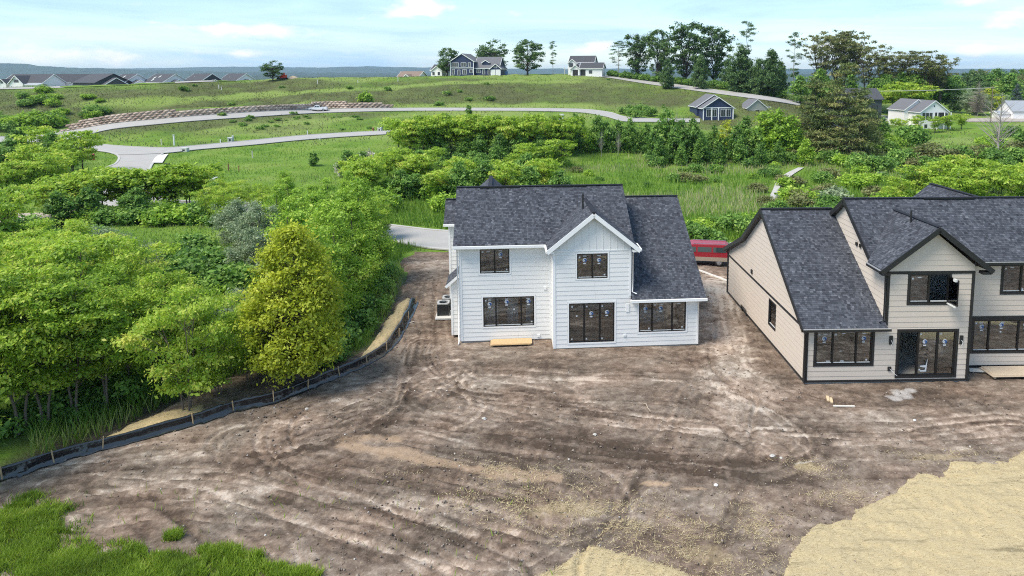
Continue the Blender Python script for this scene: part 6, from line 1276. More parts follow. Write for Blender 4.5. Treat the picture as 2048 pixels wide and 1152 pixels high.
# -- trees on the hill
for key, px, py, t, w, lab in (('oak', 895, 152, 91, 1.0, 'dark slanting tree left behind the blue hill house'), ('oak', 985, 149, 80, 1.25, 'broad dark tree directly behind the blue hill house'), ('oak', 1055, 150, 80, 1.25, 'round topped lone oak between the two hill houses'), ('ragged_pine', 1106, 150, 83, .85, 'thin scraggly pine left of the white hill house'),
                              ('ragged_pine', 1237, 154, 83, 1.4, 'dark narrow pine right of the white hill house'), ('tall_oak', 1275, 158, 70, 1.25, 'leafy oak second in the hill row right of the white house'), ('tall_oak', 1313, 163, 63, 1.0, 'bright trunked oak third in the hill row'), ('tall_oak', 1370, 168, 47, 1.3, 'tallest spreading oak of the hill row'), ('tall_oak', 1428, 172, 55, 1.15, 'oak with a pale trunk right of the tallest hill oak'),
                              ('ragged_pine', 1490, 180, 44, .8, 'tall ragged pine sticking out above the broad dark trees'), ('broad_dark', 1482, 184, 96, 1., 'broad dark green tree below the tall ragged pine'), ('broad_dark', 1540, 192, 100, .8, 'dark tree at the right end of the hill row'), ('ragged_pine', 1585, 196, 66, .75, 'leaning sparse pine right of the dark hill trees'),
                              ('oak', 546, 161, 121, 1.45, 'lone flat topped tree on the left hill crest')): plant(key, px, py + 1, None, t, lab, None, w, D={895: 294, 985: 303, 1055: 288, 1106: 288, 1237: 284}.get(px), zoff=1)
for px, t in ((1335, 120), (1400, 112), (1455, 120), (1515, 118), (1560, 125)): plant('broad_dark', px, 178 if px < 1500 else 190, None, t, 'dark dense tree between the tall oaks of the hill row', 'dark dense trees of the hill row', .75)
for px in range(1225, 1560, 22): shrub('bush', px, 157 + (px - 1225) * .115, 3., 'dark bush at the foot of the hill row trees', 'bushes at the foot of the hill row', 1.3, D=np.interp(px, [1225, 1560], [287, 238]))
G5 = 'open crowned brownish trees on the right'
for px, py, t, D in ((1640, 190, 72, 245), (1672, 190, 64, 250), (1700, 190, 66, 250), (1730, 195, 92, 240), (1765, 200, 112, 245), (1790, 195, 104, 240), (1820, 198, 104, 240), (1850, 200, 103, 235), (1880, 200, 116, 235)): plant('open_tree', px, py, None, t, 'tall open crowned brownish tree behind the big pine', G5, 1.1, D=D, zoff=1)
for px, py, t, D in ((1760, 218, 176, 222), (1785, 222, 170, 225), (1810, 222, 166, 228), (1740, 224, 185, 222), (1840, 222, 172, 228)): plant('locust_far', px, py, None, t, 'bright locust crown behind the left side of the right white house', 'bright locusts behind the right white house', 1.3, D=D, zoff=1)
plant('broad_dark', 1908, 222, None, 170, 'round very dark tree right of the white house gable', None, .8, D=235, zoff=1); plant('spruce', 2031, 206, None, 166, 'blue spruce standing by the grey roofed barn', None, 1., D=230, zoff=1); plant('thin_yellow', 1975, 226, None, 175, 'yellowish willow left of the grey barn', None, 2.2, D=245, zoff=1)
for px, py, t, D in ((1950, 232, 182, 230), (1995, 225, 185, 250), (1930, 228, 178, 255)): plant('silver', px, py, None, t, 'pale olive willow between the white house and the barn', 'pale willows near the barn', 1.3, D=D, zoff=1)
for i in range(84):
    px = vr.uniform(1790, 2190); D = vr.uniform(262, 480); t = vr.uniform(138, 160) if D > 330 else vr.uniform(146, 182); plant('broad_dark' if vr.random() < .5 else 'open_tree' if vr.random() < .3 else 'dark_spruce' if vr.random() < .25 else 'broad_far', px, t + 16 * FPX / D, 16, None, 'distant tree in the far wood on the right', 'trees of the far wood', 1.05, D=D, zoff=1)
plant('dark_spruce', 2003, 200, None, 137, 'dark pointed spruce above the far wood', None, 1., D=420, zoff=1)
for px, py, t, D in ((1770, 205, 150, 236), (1800, 205, 146, 238), (1830, 206, 150, 236), (1862, 206, 148, 240), (1750, 205, 158, 234), (1890, 208, 152, 238), (1640, 205, 140, 236), (1600, 205, 150, 232), (1700, 205, 150, 238)): plant('broad_far', px, py, None, t, 'leafy tree filling under the open crowned trees at right', 'leafy trees under the open crowned ones', 1.25, D=D, zoff=1)
for px, py in ((1600, 292), (1640, 296), (1560, 300), (1740, 284), (1765, 282)): plant('broad_far', px, py, 5.5, None, 'green tree at the foot of the big pines', 'green trees at the pine foot', 1.1)
# -- scrub on the left hillside
for i in range(44):
    px = vr.uniform(-60, 215); py = vr.uniform(186, 268); 
    if py > np.interp(px, [0, 103, 200, 330], [268, 258, 236, 222]): continue
    shrub('bush' if vr.random() < .5 else 'bright_bush', px, py, vr.uniform(1., 2.6) * (1.2 if px < 200 else .7), 'green scrub bush on the left hillside', 'scrub bushes on the left hillside', 1.3)
for px, py, h in ((78, 256, 4.6), (60, 258, 3.6)): shrub('bright_bush', px, py, h, 'bright larger bush near the left end of the stone block wall', 'bright bushes near the wall end', 1.2)
for i in range(14):
    px = vr.uniform(330, 1250); py = vr.uniform(160, 214); shrub('weed', px, py, vr.uniform(.6, 1.5), 'small weedy bush on the terraced hillside', 'weedy bushes on the terraced hillside', 1.2)
shrub('bright_bush', 727, 205, 3.4, 'green bush above the right end of the stone block wall'); plant('small_tree', 938, 231, None, 208, 'small roadside tree on the near edge of the upper road')
for px, py in ((1255, 228), (1285, 226), (1300, 232), (1270, 235)): shrub('bush', px, py, 3., 'bush on the slope at the bend of the upper road', 'bushes at the road bend')
for i in range(26):
    px = vr.uniform(400, 780); py = vr.uniform(228, 262); shrub('weed', px, py, vr.uniform(.4, .9), 'small weedy clump on the bank between the two roads', 'weedy clumps on the road bank', 1.3)

for nm, parts in HEAP.items():
    V = []; Q = []; T = []; o_ = 0
    for key, p, h, wide in parts:
        v, q, t, h0, mat = RAW[key][vr.randrange(len(RAW[key]))]; s = h / h0; a = vr.uniform(0, 6.28); ca, sa = math.cos(a), math.sin(a)
        w = v * np.array([s * wide, s * wide, s]); w = np.stack([w[:, 0] * ca - w[:, 1] * sa, w[:, 0] * sa + w[:, 1] * ca, w[:, 2]], 1) + np.array([p[0], p[1], H1(p[0], p[1]) - .05]); V.append(w); Q.append(q + o_); T.append(np.clip(t + vr.uniform(-.12, .12), 0, 1)); o_ += len(v)
    tag(link(nm, mesh_np(nm, np.concatenate(V), np.concatenate(Q), LM['green'], {'tone': np.concatenate(T)})), kind='stuff')
# -- grasses and reeds nobody could count
def scatter(n_, x0, x1, y0, y1, seed, dens=None, near=1.):
    rs = np.random.RandomState(seed); y = y0 + (y1 - y0) * rs.rand(n_ * 3) ** near; hx = .82 * y; x = rs.uniform(-1, 1, n_ * 3) * hx + y * .0
    ok = (x > x0) & (x < x1); x, y = x[ok], y[ok]
    rdm = np.full(len(x), 1e9)
    for i in range(0, len(rp), 20): rdm = np.minimum(rdm, np.hypot(x[:, None] - rp[None, i:i + 20, 0], y[:, None] - rp[None, i:i + 20, 1]).min(1))
    keep_ = (rdm > .9) & (poly_sd(x, y, LOT) > .3)
    if dens is not None: keep_ &= rs.rand(len(x)) < dens(x, y)
    # off the roads: inside a ribbon the nearest rim point may be a few metres away
    for Vr in RIB:
        L, Rr = Vr[:, 0, :2], Vr[:, -1, :2]; keep_ &= poly_sd(x, y, np.concatenate([L, Rr[::-1]])) > .25
    x, y = x[keep_][:n_], y[keep_][:n_]; return np.stack([x, y, H(x, y) - .03], 1)
m_reed = leaf_mat('marsh_grass_blades', [(0, (.07, .15, .022)), (.35, (.145, .27, .030)), (.7, (.22, .35, .05)), (.88, (.32, .37, .12)), (1, (.50, .45, .27))], .4, 0)
m_dryw = leaf_mat('hillside_weeds', [(0, (.070, .082, .030)), (.5, (.125, .140, .048)), (.8, (.19, .18, .078)), (1, (.26, .225, .125))], .3, 0)
def reed_tone(P, seed, amp=.9):
    a = fbm(P[:, 0] * .07, P[:, 1] * .11, seed, 4); rs = np.random.RandomState(seed); t = .48 + (a - .5) * amp + rs.normal(size=len(P)) * .10; k_ = sstep(.50, .62, fbm(P[:, 0] * .05 + 4, P[:, 1] * .1, seed + 3, 3)) * (rs.rand(len(P)) < .6); return np.clip(np.where(k_ > .5, .9 + .1 * rs.rand(len(P)), t), 0, 1)
P = scatter(60000, -30, 100, 66, 150, 401, near=1.25); blades('marsh_grass', P, .95, .085, m_reed, lean=.55, seed=402, tone_=reed_tone(P, 403))
P = scatter(26000, -150, -6, 66, 150, 411, near=1.2); blades('meadow_grass', P, .34, .10, m_reed, lean=.7, seed=412, tone_=np.clip(reed_tone(P, 413, .7), 0, .86))
P = scatter(36000, -60, -8, 26, 68, 421, near=.9); blades('undergrowth_grass', P, .8, .045, m_reed, lean=.7, seed=422, tone_=np.clip(reed_tone(P, 423, .7) - .12, 0, .9))
P = scatter(42000, -200, 110, 150, 290, 431, dens=lambda x, y: .25 + .75 * sstep(.1, .3, np.hypot(H(x + .5, y) - H(x - .5, y), H(x, y + .5) - H(x, y - .5)))); blades('hillside_weeds', P, .45, .16, m_dryw, lean=.9, seed=432)
# ------------------------------------------------------------------ the stone block wall along the upper road
m_block, n, l, b = newmat('split_face_block'); b.inputs['Roughness'].default_value = .95
oi = n.new('ShaderNodeObjectInfo'); tc = n.new('ShaderNodeTexCoord'); t = tnoise(n, l, tc.outputs['Object'], 2.2, 4, .7)
ad = n.new('ShaderNodeMath'); ad.operation = 'MULTIPLY_ADD'; l.new(oi.outputs['Random'], ad.inputs[0]); ad.inputs[1].default_value = .5; hf = n.new('ShaderNodeMath'); hf.operation = 'MULTIPLY'; l.new(t.outputs['Fac'], hf.inputs[0]); hf.inputs[1].default_value = .55; l.new(hf.outputs[0], ad.inputs[2])
r = ramp(n, l, ad.outputs[0], [(.15, (.17, .12, .095)), (.45, (.36, .275, .22)), (.75, (.50, .40, .325)), (1, (.60, .49, .41))]); l.new(r.outputs[0], b.inputs['Base Color'])
blk = []
for i in range(6):
    rs = np.random.RandomState(700 + i); mb = MB(); L, Hh, Dp = 1.44, .60, .7
    fx = [(-L / 2, 0), (0, 0), (L / 2, 0), (-L / 2, Hh / 2), (0, Hh / 2), (L / 2, Hh / 2), (-L / 2, Hh), (0, Hh), (L / 2, Hh)]
    fr_ = [(x * .985, -Dp / 2 - (.24 if j == 4 else .0) + rs.uniform(-.10, .06), z * .97 + .01) for j, (x, z) in enumerate(fx)]; bk = [(x * .985, Dp / 2, z * .97 + .01) for x, z in ((-L / 2, 0), (L / 2, 0), (L / 2, Hh), (-L / 2, Hh))]
    mb.add(fr_ + bk, [(0, 1, 4, 3), (1, 2, 5, 4), (3, 4, 7, 6), (4, 5, 8, 7), (10, 9, 12, 11), (6, 7, 8, 11, 12), (0, 9, 10, 2, 1), (0, 3, 6, 12, 9), (2, 10, 11, 8, 5)]); blk.append(mb.mesh('block', m_block))
WL = smooth_line(np.array([hit(*p) for p in ((104, 266), (140, 261), (180, 254.5), (220, 247.5), (265, 242.5), (310, 238.5), (355, 235), (400, 231), (455, 227), (510, 223.5), (570, 220.5), (636, 218), (700, 216.5), (750, 216), (788, 216))]), 10)
sL = np.concatenate([[0], np.cumsum(np.linalg.norm(np.diff(WL[:, :2], axis=0), axis=1))]); root = empty('block_wall', tuple(WL[0]), 0, 'long tan stone block retaining wall stepping up along the upper road', 'retaining wall')
nb = int(sL[-1] / 1.47); rr_ = random.Random(5); tot = 0
for j in range(4):
    for i in range(nb):
        s_ = (i + .5 + (.5 if j % 2 else 0)) * 1.47
        if s_ > sL[-1] - .8: continue
        f = s_ / sL[-1]; hcap = 1.3 + 1.1 * min(1, f / .07) * (1 if f < .82 else max(0, (1 - f) / .18)) + .25 * math.sin(f * 9)
        if f < .03: hcap = .9
        if j * .6 + .3 > hcap * .85: continue
        if tot >= 300: continue
        x = np.interp(s_, sL, WL[:, 0]); y = np.interp(s_, sL, WL[:, 1]); z = np.interp(s_, sL, WL[:, 2]); k_ = min(len(WL) - 2, int(np.searchsorted(sL, s_))); d = WL[k_ + 1] - WL[k_]; o = link('block', blk[rr_.randrange(6)], root, (x - WL[0][0], y - WL[0][1] + .55 + j * .09, z - WL[0][2] + j * .6 - .12), math.atan2(d[1], d[0]) + rr_.uniform(-.03, .03)); tot += 1

# ------------------------------------------------------------------ houses in the distance
m_dg = simple('dark_window', (.035, .042, .05), .12, spec=.8); m_farroof = simple('far_dark_shingles', (.060, .062, .070), .9, .25, 1.5); m_greyroof = simple('far_grey_shingles', (.13, .13, .14), .9, .2, 1.5); m_brownroof = simple('far_brown_shingles', (.20, .15, .12), .9, .2, 1.5)
m_navy = simple('navy_siding', (.030, .042, .095), .6, .1, 1.); m_fwhite = simple('far_white_siding', (.78, .76, .75), .6, .05, .6); m_cream = simple('cream_siding', (.62, .60, .56), .6, .05, .6); m_dkgrey = simple('dark_grey_siding', (.055, .062, .068), .6, .1, .8); m_slate = simple('slate_siding', (.10, .115, .13), .6, .1, .8); m_greige = simple('greige_siding', (.36, .36, .31), .7, .08, .8); m_stonef = simple('stone_facing', (.36, .31, .27), .9, .3, 4.); m_metroof = simple('grey_metal_roof', (.36, .37, .39), .45, .06, 1., metal=.3); m_gdoor = simple('garage_door', (.70, .70, .69), .5, .03, 1.); m_dark_open = simple('dark_doorway', (.03, .03, .03), .8)
class Far(House):
    def __init__(s, name, label, cat, px, py, yaw, D=None, dz=0., z=None):
        p = hit(px, py) if D is None else at_d(px, py, D)
        if z is not None: p[2] = z
        s.o = (0, 0); s.loc = (0, 0, 0); s.root = empty(name, (p[0], p[1], p[2] + dz), R_(yaw), label, cat); s.S = FPX / p[1]
    def vol(s, x0, x1, y0, y1, ze, axis, slope, wall, roofm, ov=.4, trim=None, gable=None, hip=False, below=1.5, lift=0):
        mb = MB(); mb.box((x0, y0, -below), (x1, y1, ze)); w = s.part('wall', mb, wall); trim = trim or m_wtrim
        if axis == 'x':
            ym = (y0 + y1) / 2; rz = ze + slope * (y1 - y0) / 2; zo = ze - slope * ov
            for x in (x0, x1): mb = MB(); mb.prism([(x, y0, ze), (x, y1, ze), (x, ym, rz - .05)], (.12 if x == x0 else -.12, 0, 0)); mb.build('gable_wall', gable or wall, w)
            s.roof([(x0 - ov, y0 - ov, zo + .12), (x1 + ov, y0 - ov, zo + .12), (x1 + ov, ym, rz + .12), (x0 - ov, ym, rz + .12)], tabs=False, deck=roofm, thick=.12); s.roof([(x1 + ov, y1 + ov, zo + .12), (x0 - ov, y1 + ov, zo + .12), (x0 - ov, ym, rz + .12), (x1 + ov, ym, rz + .12)], tabs=False, deck=roofm, thick=.12)
            for x in (x0 - ov - .03, x1 + ov + .03):
                for a in (y0 - ov, y1 + ov): s.beam('rake_board', (x, a, zo), (x, ym, rz), .08, .24, trim)
            s.beam('fascia', (x0 - ov, y0 - ov - .03, zo), (x1 + ov, y0 - ov - .03, zo), .08, .2, trim)
        else:
            xm = (x0 + x1) / 2; rz = ze + slope * (x1 - x0) / 2; zo = ze - slope * ov
            for y in (y0, y1): mb = MB(); mb.prism([(x0, y, ze), (x1, y, ze), (xm, y, rz - .05)], (0, .12 if y == y0 else -.12, 0)); mb.build('gable_wall', gable or wall, w)
            s.roof([(x0 - ov, y1 + ov, zo + .12), (x0 - ov, y0 - ov, zo + .12), (xm, y0 - ov, rz + .12), (xm, y1 + ov, rz + .12)], tabs=False, deck=roofm, thick=.12); s.roof([(x1 + ov, y0 - ov, zo + .12), (x1 + ov, y1 + ov, zo + .12), (xm, y1 + ov, rz + .12), (xm, y0 - ov, rz + .12)], tabs=False, deck=roofm, thick=.12)
            for y in (y0 - ov - .03,):
                for a in (x0 - ov, x1 + ov): s.beam('rake_board', (a, y, zo), (xm, y, rz), .08, .24, trim)
            for x in (x0 - ov - .03, x1 + ov + .03): s.beam('fascia', (x, y0 - ov, zo), (x, y1 + ov, zo), .08, .2, trim)
        return w
    def win(s, kind, c, s0, s1, z0, z1, frame=None, split=True, name='window', glass=None):
        fr_ = frame or m_wtrim; w = s.kbox(name, kind, c, s0 - .1, s1 + .1, z0 - .1, z1 + .1, .01, .06, fr_); n_ = max(1, int(round((s1 - s0) / .9))) if split else 1
        for i in range(n_): a = s0 + (s1 - s0) * i / n_; b_ = s0 + (s1 - s0) * (i + 1) / n_; s.kbox('pane', kind, c, a + .04, b_ - .04, z0, z1, .062, .085, glass or m_dg, parent=w)
        return w
f = Far('house', 'navy blue two-storey house with white trim on top of the hill', 'house', 947, 151, -12, D=288)
f.vol(-10.2, .2, 0, 11, 5.9, 'y', .62, m_navy, m_greyroof); f.vol(.3, 10.6, 1.2, 10.5, 3.3, 'x', .95, m_navy, m_greyroof); f.vol(7.6, 12.2, -.6, 8, 2.9, 'y', .8, m_navy, m_greyroof, gable=m_navy)
f.vol(3.2, 6.2, 2.2, 5.5, 5.4, 'y', .6, m_navy, m_greyroof, ov=.3, below=-3.4)
for a, b_, z0, z1 in ((-9.4, -6.6, 3.7, 5.3), (-5.4, -3.2, 3.9, 5.3), (-2.2, -1.2, 3.7, 5.3), (-9.4, -8.4, .6, 2.6), (-6.9, -5.9, .2, 2.3), (-4.8, -3.0, .6, 2.4), (-1.6, -.3, 1.3, 2.4)): f.win('F', 0, a, b_, z0, z1)
for a, b_, z0, z1 in ((1.0, 2.6, 1.2, 2.4), (3.6, 4.6, .6, 2.5), (6.0, 6.9, .6, 2.5)): f.win('F', 1.2, a, b_, z0, z1)
for a in (7.9, 10.1): f.win('F', -.6, a, a + 1.8, .05, 2.3, split=False, name='garage_door', glass=m_gdoor)
f.win('F', -.6, 9.2, 10.4, 3.2, 3.8); f.kbox('band_board', 'F', 0, -10.2, .2, 3.05, 3.3, .01, .07, m_wtrim); f.kbox('corner_board', 'F', 0, -10.2, -9.95, -.5, 5.9, .01, .08, m_wtrim); f.kbox('corner_board', 'F', 0, -.05, .2, -.5, 5.9, .01, .08, m_wtrim)
f = Far('house', 'white house with black roofs standing alone at the hill top road', 'house', 1170, 151, -14, D=284)
f.vol(-7.2, 3.2, 2.5, 9, 5.7, 'x', .75, m_fwhite, m_farroof, trim=m_fwhite); f.vol(-7.4, -3.8, 1.2, 6, 5.2, 'y', .85, m_fwhite, m_farroof, trim=m_fwhite); f.vol(-1.5, 7.6, -2.5, 4.5, 3.1, 'x', .6, m_fwhite, m_farroof, trim=m_fwhite); f.vol(-5.2, -1.6, -3.2, 2, 2.8, 'y', .85, m_fwhite, m_farroof, trim=m_fwhite)
f.win('F', 1.2, -6.9, -5.4, 3.6, 5., m_black); f.win('F', -3.2, -4.4, -2.4, .05, 2.3, m_black, False, 'garage_door', m_dark_open); f.win('F', -2.5, -1.2, .6, .05, 2.3, m_black, False, 'garage_door', m_dark_open); f.win('F', -2.5, 2.2, 3.4, .9, 2.0, m_black)
f.win('R', 3.2, 4.2, 6.2, 4., 5.2, m_black); mb = MB(); mb.box((-9.3, 2, 2.6), (-7.25, 5, 2.75))
for x in (-9.2, -7.5): mb.box((x - .08, 2, -.5), (x + .08, 2.16, 3.6))
f.part('balcony', mb, m_cream)
f = Far('house', 'white gabled house half hidden behind the left side of the navy hill house', 'house', 876, 153, -20, D=300); f.vol(-4, 4, 1, 8, 2.9, 'x', .65, m_fwhite, m_farroof); f.vol(-1.9, 3.0, -2, 4, 2.6, 'y', .75, m_fwhite, m_farroof)
for a in (-1.6, 1.): f.win('F', -2, a, a + 1.2, .6, 2.)
f.win('F', 1, -3.6, -2.2, .8, 2.)
f = Far('house', 'low house with brown roof behind the crest, left of the blue house', 'house', 818, 157, -20, D=310, z=12.2); f.vol(-6.5, 4.5, 0, 9, 2.4, 'x', .62, m_cream, m_brownroof); f.vol(-2.5, 2.4, -2, 4, 2., 'y', .75, m_cream, m_brownroof); f.win('F', -2, -.8, .7, .6, 1.7)
LH = [('white house with dark roof and front gable, leftmost along the crest', 45, 285, -8, 'a'), ('white gabled house with dark roof behind the black gabled one', 138, 296, 24, 'b'), ('house with a broad charcoal hip roof and black board gable on the left crest', 168, 282, -32, 'c'),
      ('white gabled house with dark roof just right of the black gabled one', 234, 290, -34, 'd'), ('house with skylights in its dark roof and white gables, middle of the left crest', 306, 288, -34, 'd2'), ('dark gabled house with white rake boards on the left crest', 382, 290, -34, 'e'), ('rightmost dark roofed house of the left crest, beside the parked van', 452, 294, -34, 'f')]
for lab, px, D, yw, kd in LH:
    f = Far('house', lab, 'house', px, 170, yw, D=D, z=9.0)
    g, w_, rf = {'c': (m_dkgrey, m_dkgrey, m_farroof), 'e': (m_dkgrey, m_dkgrey, m_farroof)}.get(kd, (m_fwhite, m_fwhite, m_farroof))
    hw = {'a': 9.5, 'b': 6.5, 'c': 9.5, 'd': 6.4, 'd2': 8.0, 'e': 6.8, 'f': 6.4}[kd]; dp = {'c': 14, 'a': 11}.get(kd, 11)
    f.vol(-hw, hw, 0, dp, 4.2, 'x', .62 if kd != 'c' else .5, w_, rf, gable=g, trim=m_wtrim if kd != 'c' else m_black)
    if kd == 'a':
        f.vol(-3.6, 2.8, -2.5, 5, 4.0, 'y', .95, m_fwhite, rf); f.win('F', -2.5, -1.2, .8, 4.4, 5.4, m_dkgrey); f.vol(-9, -5, -2.5, 5, 3.8, 'y', .9, m_fwhite, rf); f.win('F', -2.5, -7.4, -6.5, 4., 4.8, m_dkgrey); f.vol(3., 9.5, -2.2, 2, 3.4, 'x', .25, m_fwhite, m_metroof)
    else:
        f.vol(hw - 4.6, hw - .2, -3, 4, 3.6, 'y', .68, w_, rf) if kd in ('b',) else f.vol(hw - 2, hw + 3.2, 2., dp - 3.2, 3.4, 'x', .6, w_, rf, gable=g)
        f.win('R', hw, dp / 2 - 1.2, dp / 2 + 1.2, 2.2, 3.6, m_dkgrey)
        if kd in ('d', 'd2'):
            for x, y in ((-3.6, 2.6), (-.6, 3.4), (-2.4, 1.2)):
                z = 4.2 + .62 * y + .16; mb = MB(); mb.prism([(x - .5, y - .6, z - .37), (x + .5, y - .6, z - .37), (x + .5, y + .6, z + .37), (x - .5, y + .6, z + .37)], (0, -.04, .06)); f.part('skylight', mb, m_lamp)
        for x in (-hw * .4,): f.pipe('vent_pipe', [(x, dp * .3, 5.4), (x, dp * .3, 6.6)], .12, m_lamp)
f = Far('house', 'navy gabled house with white trim and porch among the belt trees', 'house', 1436, 240, 3, dz=.7); f.root.scale = (.80, .80, .86)
f.vol(-5.6, 5.6, 0, 12, 3.4, 'y', .62, m_navy, m_greyroof, ov=.55); f.vol(-6.4, 6.4, 6, 17, 3.6, 'y', .62, m_navy, m_greyroof, ov=.5)
f.kbox('band_board', 'F', 0, -5.6, 5.6, 3.2, 3.5, .01, .08, m_wtrim)
for a in (-4.3, -2.2, 1.0, 3.0): f.win('F', 0, a, a + 1.6, .4, 2.8, glass=m_dg)
for x in (-5.5, -2.4, .1, 5.5): f.kbox('porch_post', 'F', 0, x - .16, x + .16, -1, 3.2, .02, .3, m_wtrim)
f = Far('house', 'grey green gabled house behind the belt trees below the hill road', 'house', 1514, 221, 8, dz=-1.8); f.root.scale = (.62, .62, .8); f.vol(-5, 5, 0, 10, 3.4, 'y', .6, m_greige, m_greyroof, ov=.5); f.vol(5.2, 9, 2, 10, 1.8, 'x', .4, m_greige, m_greyroof); f.win('F', 0, -1., 1., 1.2, 2.6)
f = Far('house', 'tall dark grey house mostly hidden behind the big pine', 'house', 1735, 250, -4, D=190, z=.9); f.vol(-5.2, 3.6, 0, 11, 8.2, 'x', .5, m_dkgrey, m_farroof, trim=m_dkgrey); f.win('F', 0, 1, 2.4, 4.8, 6.2, m_black); f.win('F', 0, -2.5, -.6, 4.8, 6.2, m_black); f.vol(-10, -5.3, 1, 9, 3.2, 'x', .5, m_slate, m_farroof)
f = Far('house', 'white gabled house with covered porch standing in the trees at right', 'house', 1866, 257, 4); f.root.scale = (.70, .70, .84)
f.vol(-5.6, 6.0, 0, 13, 5.6, 'y', .62, m_fwhite, m_greyroof, ov=.45); f.vol(-7.4, 3.4, 8, 20, 6.0, 'y', .62, m_fwhite, m_greyroof, ov=.45)
for i in range(3): f.win('F', 0, -4.6 + i * 1.45, -3.6 + i * 1.45, 3.1, 5.1, m_dkgrey, False)
f.win('F', 0, -3.6, -2.6, .3, 1.3, m_dkgrey); f.kbox('porch_shade_panel', 'F', 0, .5, 5.2, 2.6, 5.3, .01, .05, m_dark_open); mb = MB(); mb.box((.2, -2.2, 2.3), (6.0, -.1, 2.5)); f.part('porch_deck', mb, m_cream)  # flat dark panel on the wall paints the shade of the porch recess
for x in (.35, 3.2, 5.85): mb = MB(); mb.box((x - .12, -2.1, -1), (x + .12, -1.86, 5.4)); f.part('porch_post', mb, m_wtrim)
for x in (1.2, 4.2): f.win('F', -.05, x, x + 1.4, 2.7, 4.9, m_black, False)
f.kbox('gable_vent', 'F', 0, -.25, .25, 7.2, 7.7, .01, .06, m_dkgrey)
f = Far('barn', 'barn with grey metal roof at the right edge beyond the bare trees', 'barn', 2056, 238, -6); f.root.scale = (.75,) * 3; f.vol(-6, 14, 0, 13, 3.4, 'x', .62, m_fwhite, m_metroof, trim=m_metroof); f.vol(-11, -6.1, 2, 8, 2.2, 'x', .3, m_fwhite, m_metroof, trim=m_fwhite); f.win('F', 0, -2, 1, .2, 2.6, m_fwhite, False, 'door', m_gdoor)

# ------------------------------------------------------------------ posts, boxes, hydrants
def at_hit(px, py): p = hit(px, py); return (p[0], p[1], p[2])
def post(label, px, py, h, w, mat, cap=None, name='marker_post'):
    mb = MB(); mb.box((-w / 2, -w / 2, -.2), (w / 2, w / 2, h)); 
    if cap: mb.box((-w * .7, -w * .7, h + .003), (w * .7, w * .7, h + .09), 1)
    return tag(mb.build(name, [mat, cap or mat], loc=at_hit(px, py)), label, 'post')
m_wpost = simple('white_post', (.72, .72, .70), .5); m_ypost = simple('yellowish_post', (.62, .60, .42), .6); m_brown = simple('rusty_brown', (.20, .09, .05), .8)
post('tall white marker post on the grass verge above the road junction', 348.5, 290.5, 2.3, .26, m_wpost, m_wpost); post('short yellowish marker post left of the tall white one', 323, 290, 1.2, .18, m_ypost, m_ypost); post('brown rusty stake on the meadow, larger of two', 457, 341, 1.2, .14, m_brown); post('smaller brown stake on the meadow right of the larger one', 478, 342, .9, .12, m_brown); post('thin grey post on the meadow edge below the lower road', 505, 318, 1.6, .14, m_dirtyw)
for i, (px, py, h) in enumerate(((438, 178, 1.5), (443, 181, 1.3), (635, 168, 1.6), (716, 167, 1.3), (796, 163, 2.0), (441, 287, 1.0), (615, 270, 1.1), (640, 280, .9))): tag(post('', px, py, h, .16, m_wpost), ('thin white survey stake on the hillside, %s' if i < 5 else 'thin white survey stake by the lower road, %s') % ('left of the pair', 'right of the pair', 'above the white pickup', 'right of the dark pickup', 'below the brown roof', 'near the pale utility boxes', 'on the far verge', 'on the near verge')[i], 'post')
def utility(name, label, px, py, w, d, h, mat, cat='utility box', door=True):
    r = empty(name, at_hit(px, py), random.Random(px).uniform(-.3, .3), label, cat); mb = MB(); mb.box((-w / 2, -d / 2, -.1), (w / 2, d / 2, h * .86)); mb.build('cabinet', mat, r); mb = MB(); mb.prism([(-w * .54, -d * .56, h * .863), (w * .54, -d * .56, h * .863), (w * .5, -d * .5, h), (-w * .5, -d * .5, h)], (0, d * 1.1, 0)); mb.build('lid', mat, r)
    if door: mb = MB(); mb.box((-w * .2, -d / 2 - .03, h * .2), (w * .2, -d / 2 - .004, h * .6)); mb.build('warning_sign', m_black_pl if mat is not m_black_pl else m_dirtyw, r)
    return r
m_ugrey = simple('pale_utility_grey', (.50, .52, .48), .5); m_ugreen = simple('utility_green', (.30, .36, .28), .5)
utility('transformer_box', 'grey green transformer box on the meadow with a dark sign', 430, 369, 1.1, .9, 1.1, m_ugrey); utility('mailbox_cluster', 'black box on a low stand beside the road mouth', 335.5, 337, .8, .5, .95, m_black_pl); utility('transformer_box', 'pale utility box pair by the lower road, larger one', 461, 283, 1.0, .9, 1.0, m_ugrey); utility('transformer_box', 'small pale utility box just right of the larger by the lower road', 466, 282, .4, .4, 1.3, m_ugrey, door=False)
utility('transformer_box', 'pale low utility box on the near verge of the road junction', 370, 303, 1.5, .8, .8, m_ugrey); utility('transformer_box', 'grey utility box right of the red hydrant by the lower road', 760, 262.5, .9, .8, 1.0, m_ugrey); utility('transformer_box', 'dark utility box at the road end before the middle belt', 779, 271, 1.4, .6, .9, m_slate); utility('transformer_box', 'grey box rising over the middle belt trees', 1123, 244, 1.2, 1., 2.2, m_ugrey)
utility('transformer_box', 'white utility box beside the hill road near the oaks', 1326, 163, 1.6, .8, 1.1, m_wpost, door=False); utility('transformer_box', 'small white box farther down the hill road verge', 1484, 184.5, 1.3, .8, 1.0, m_wpost, door=False)
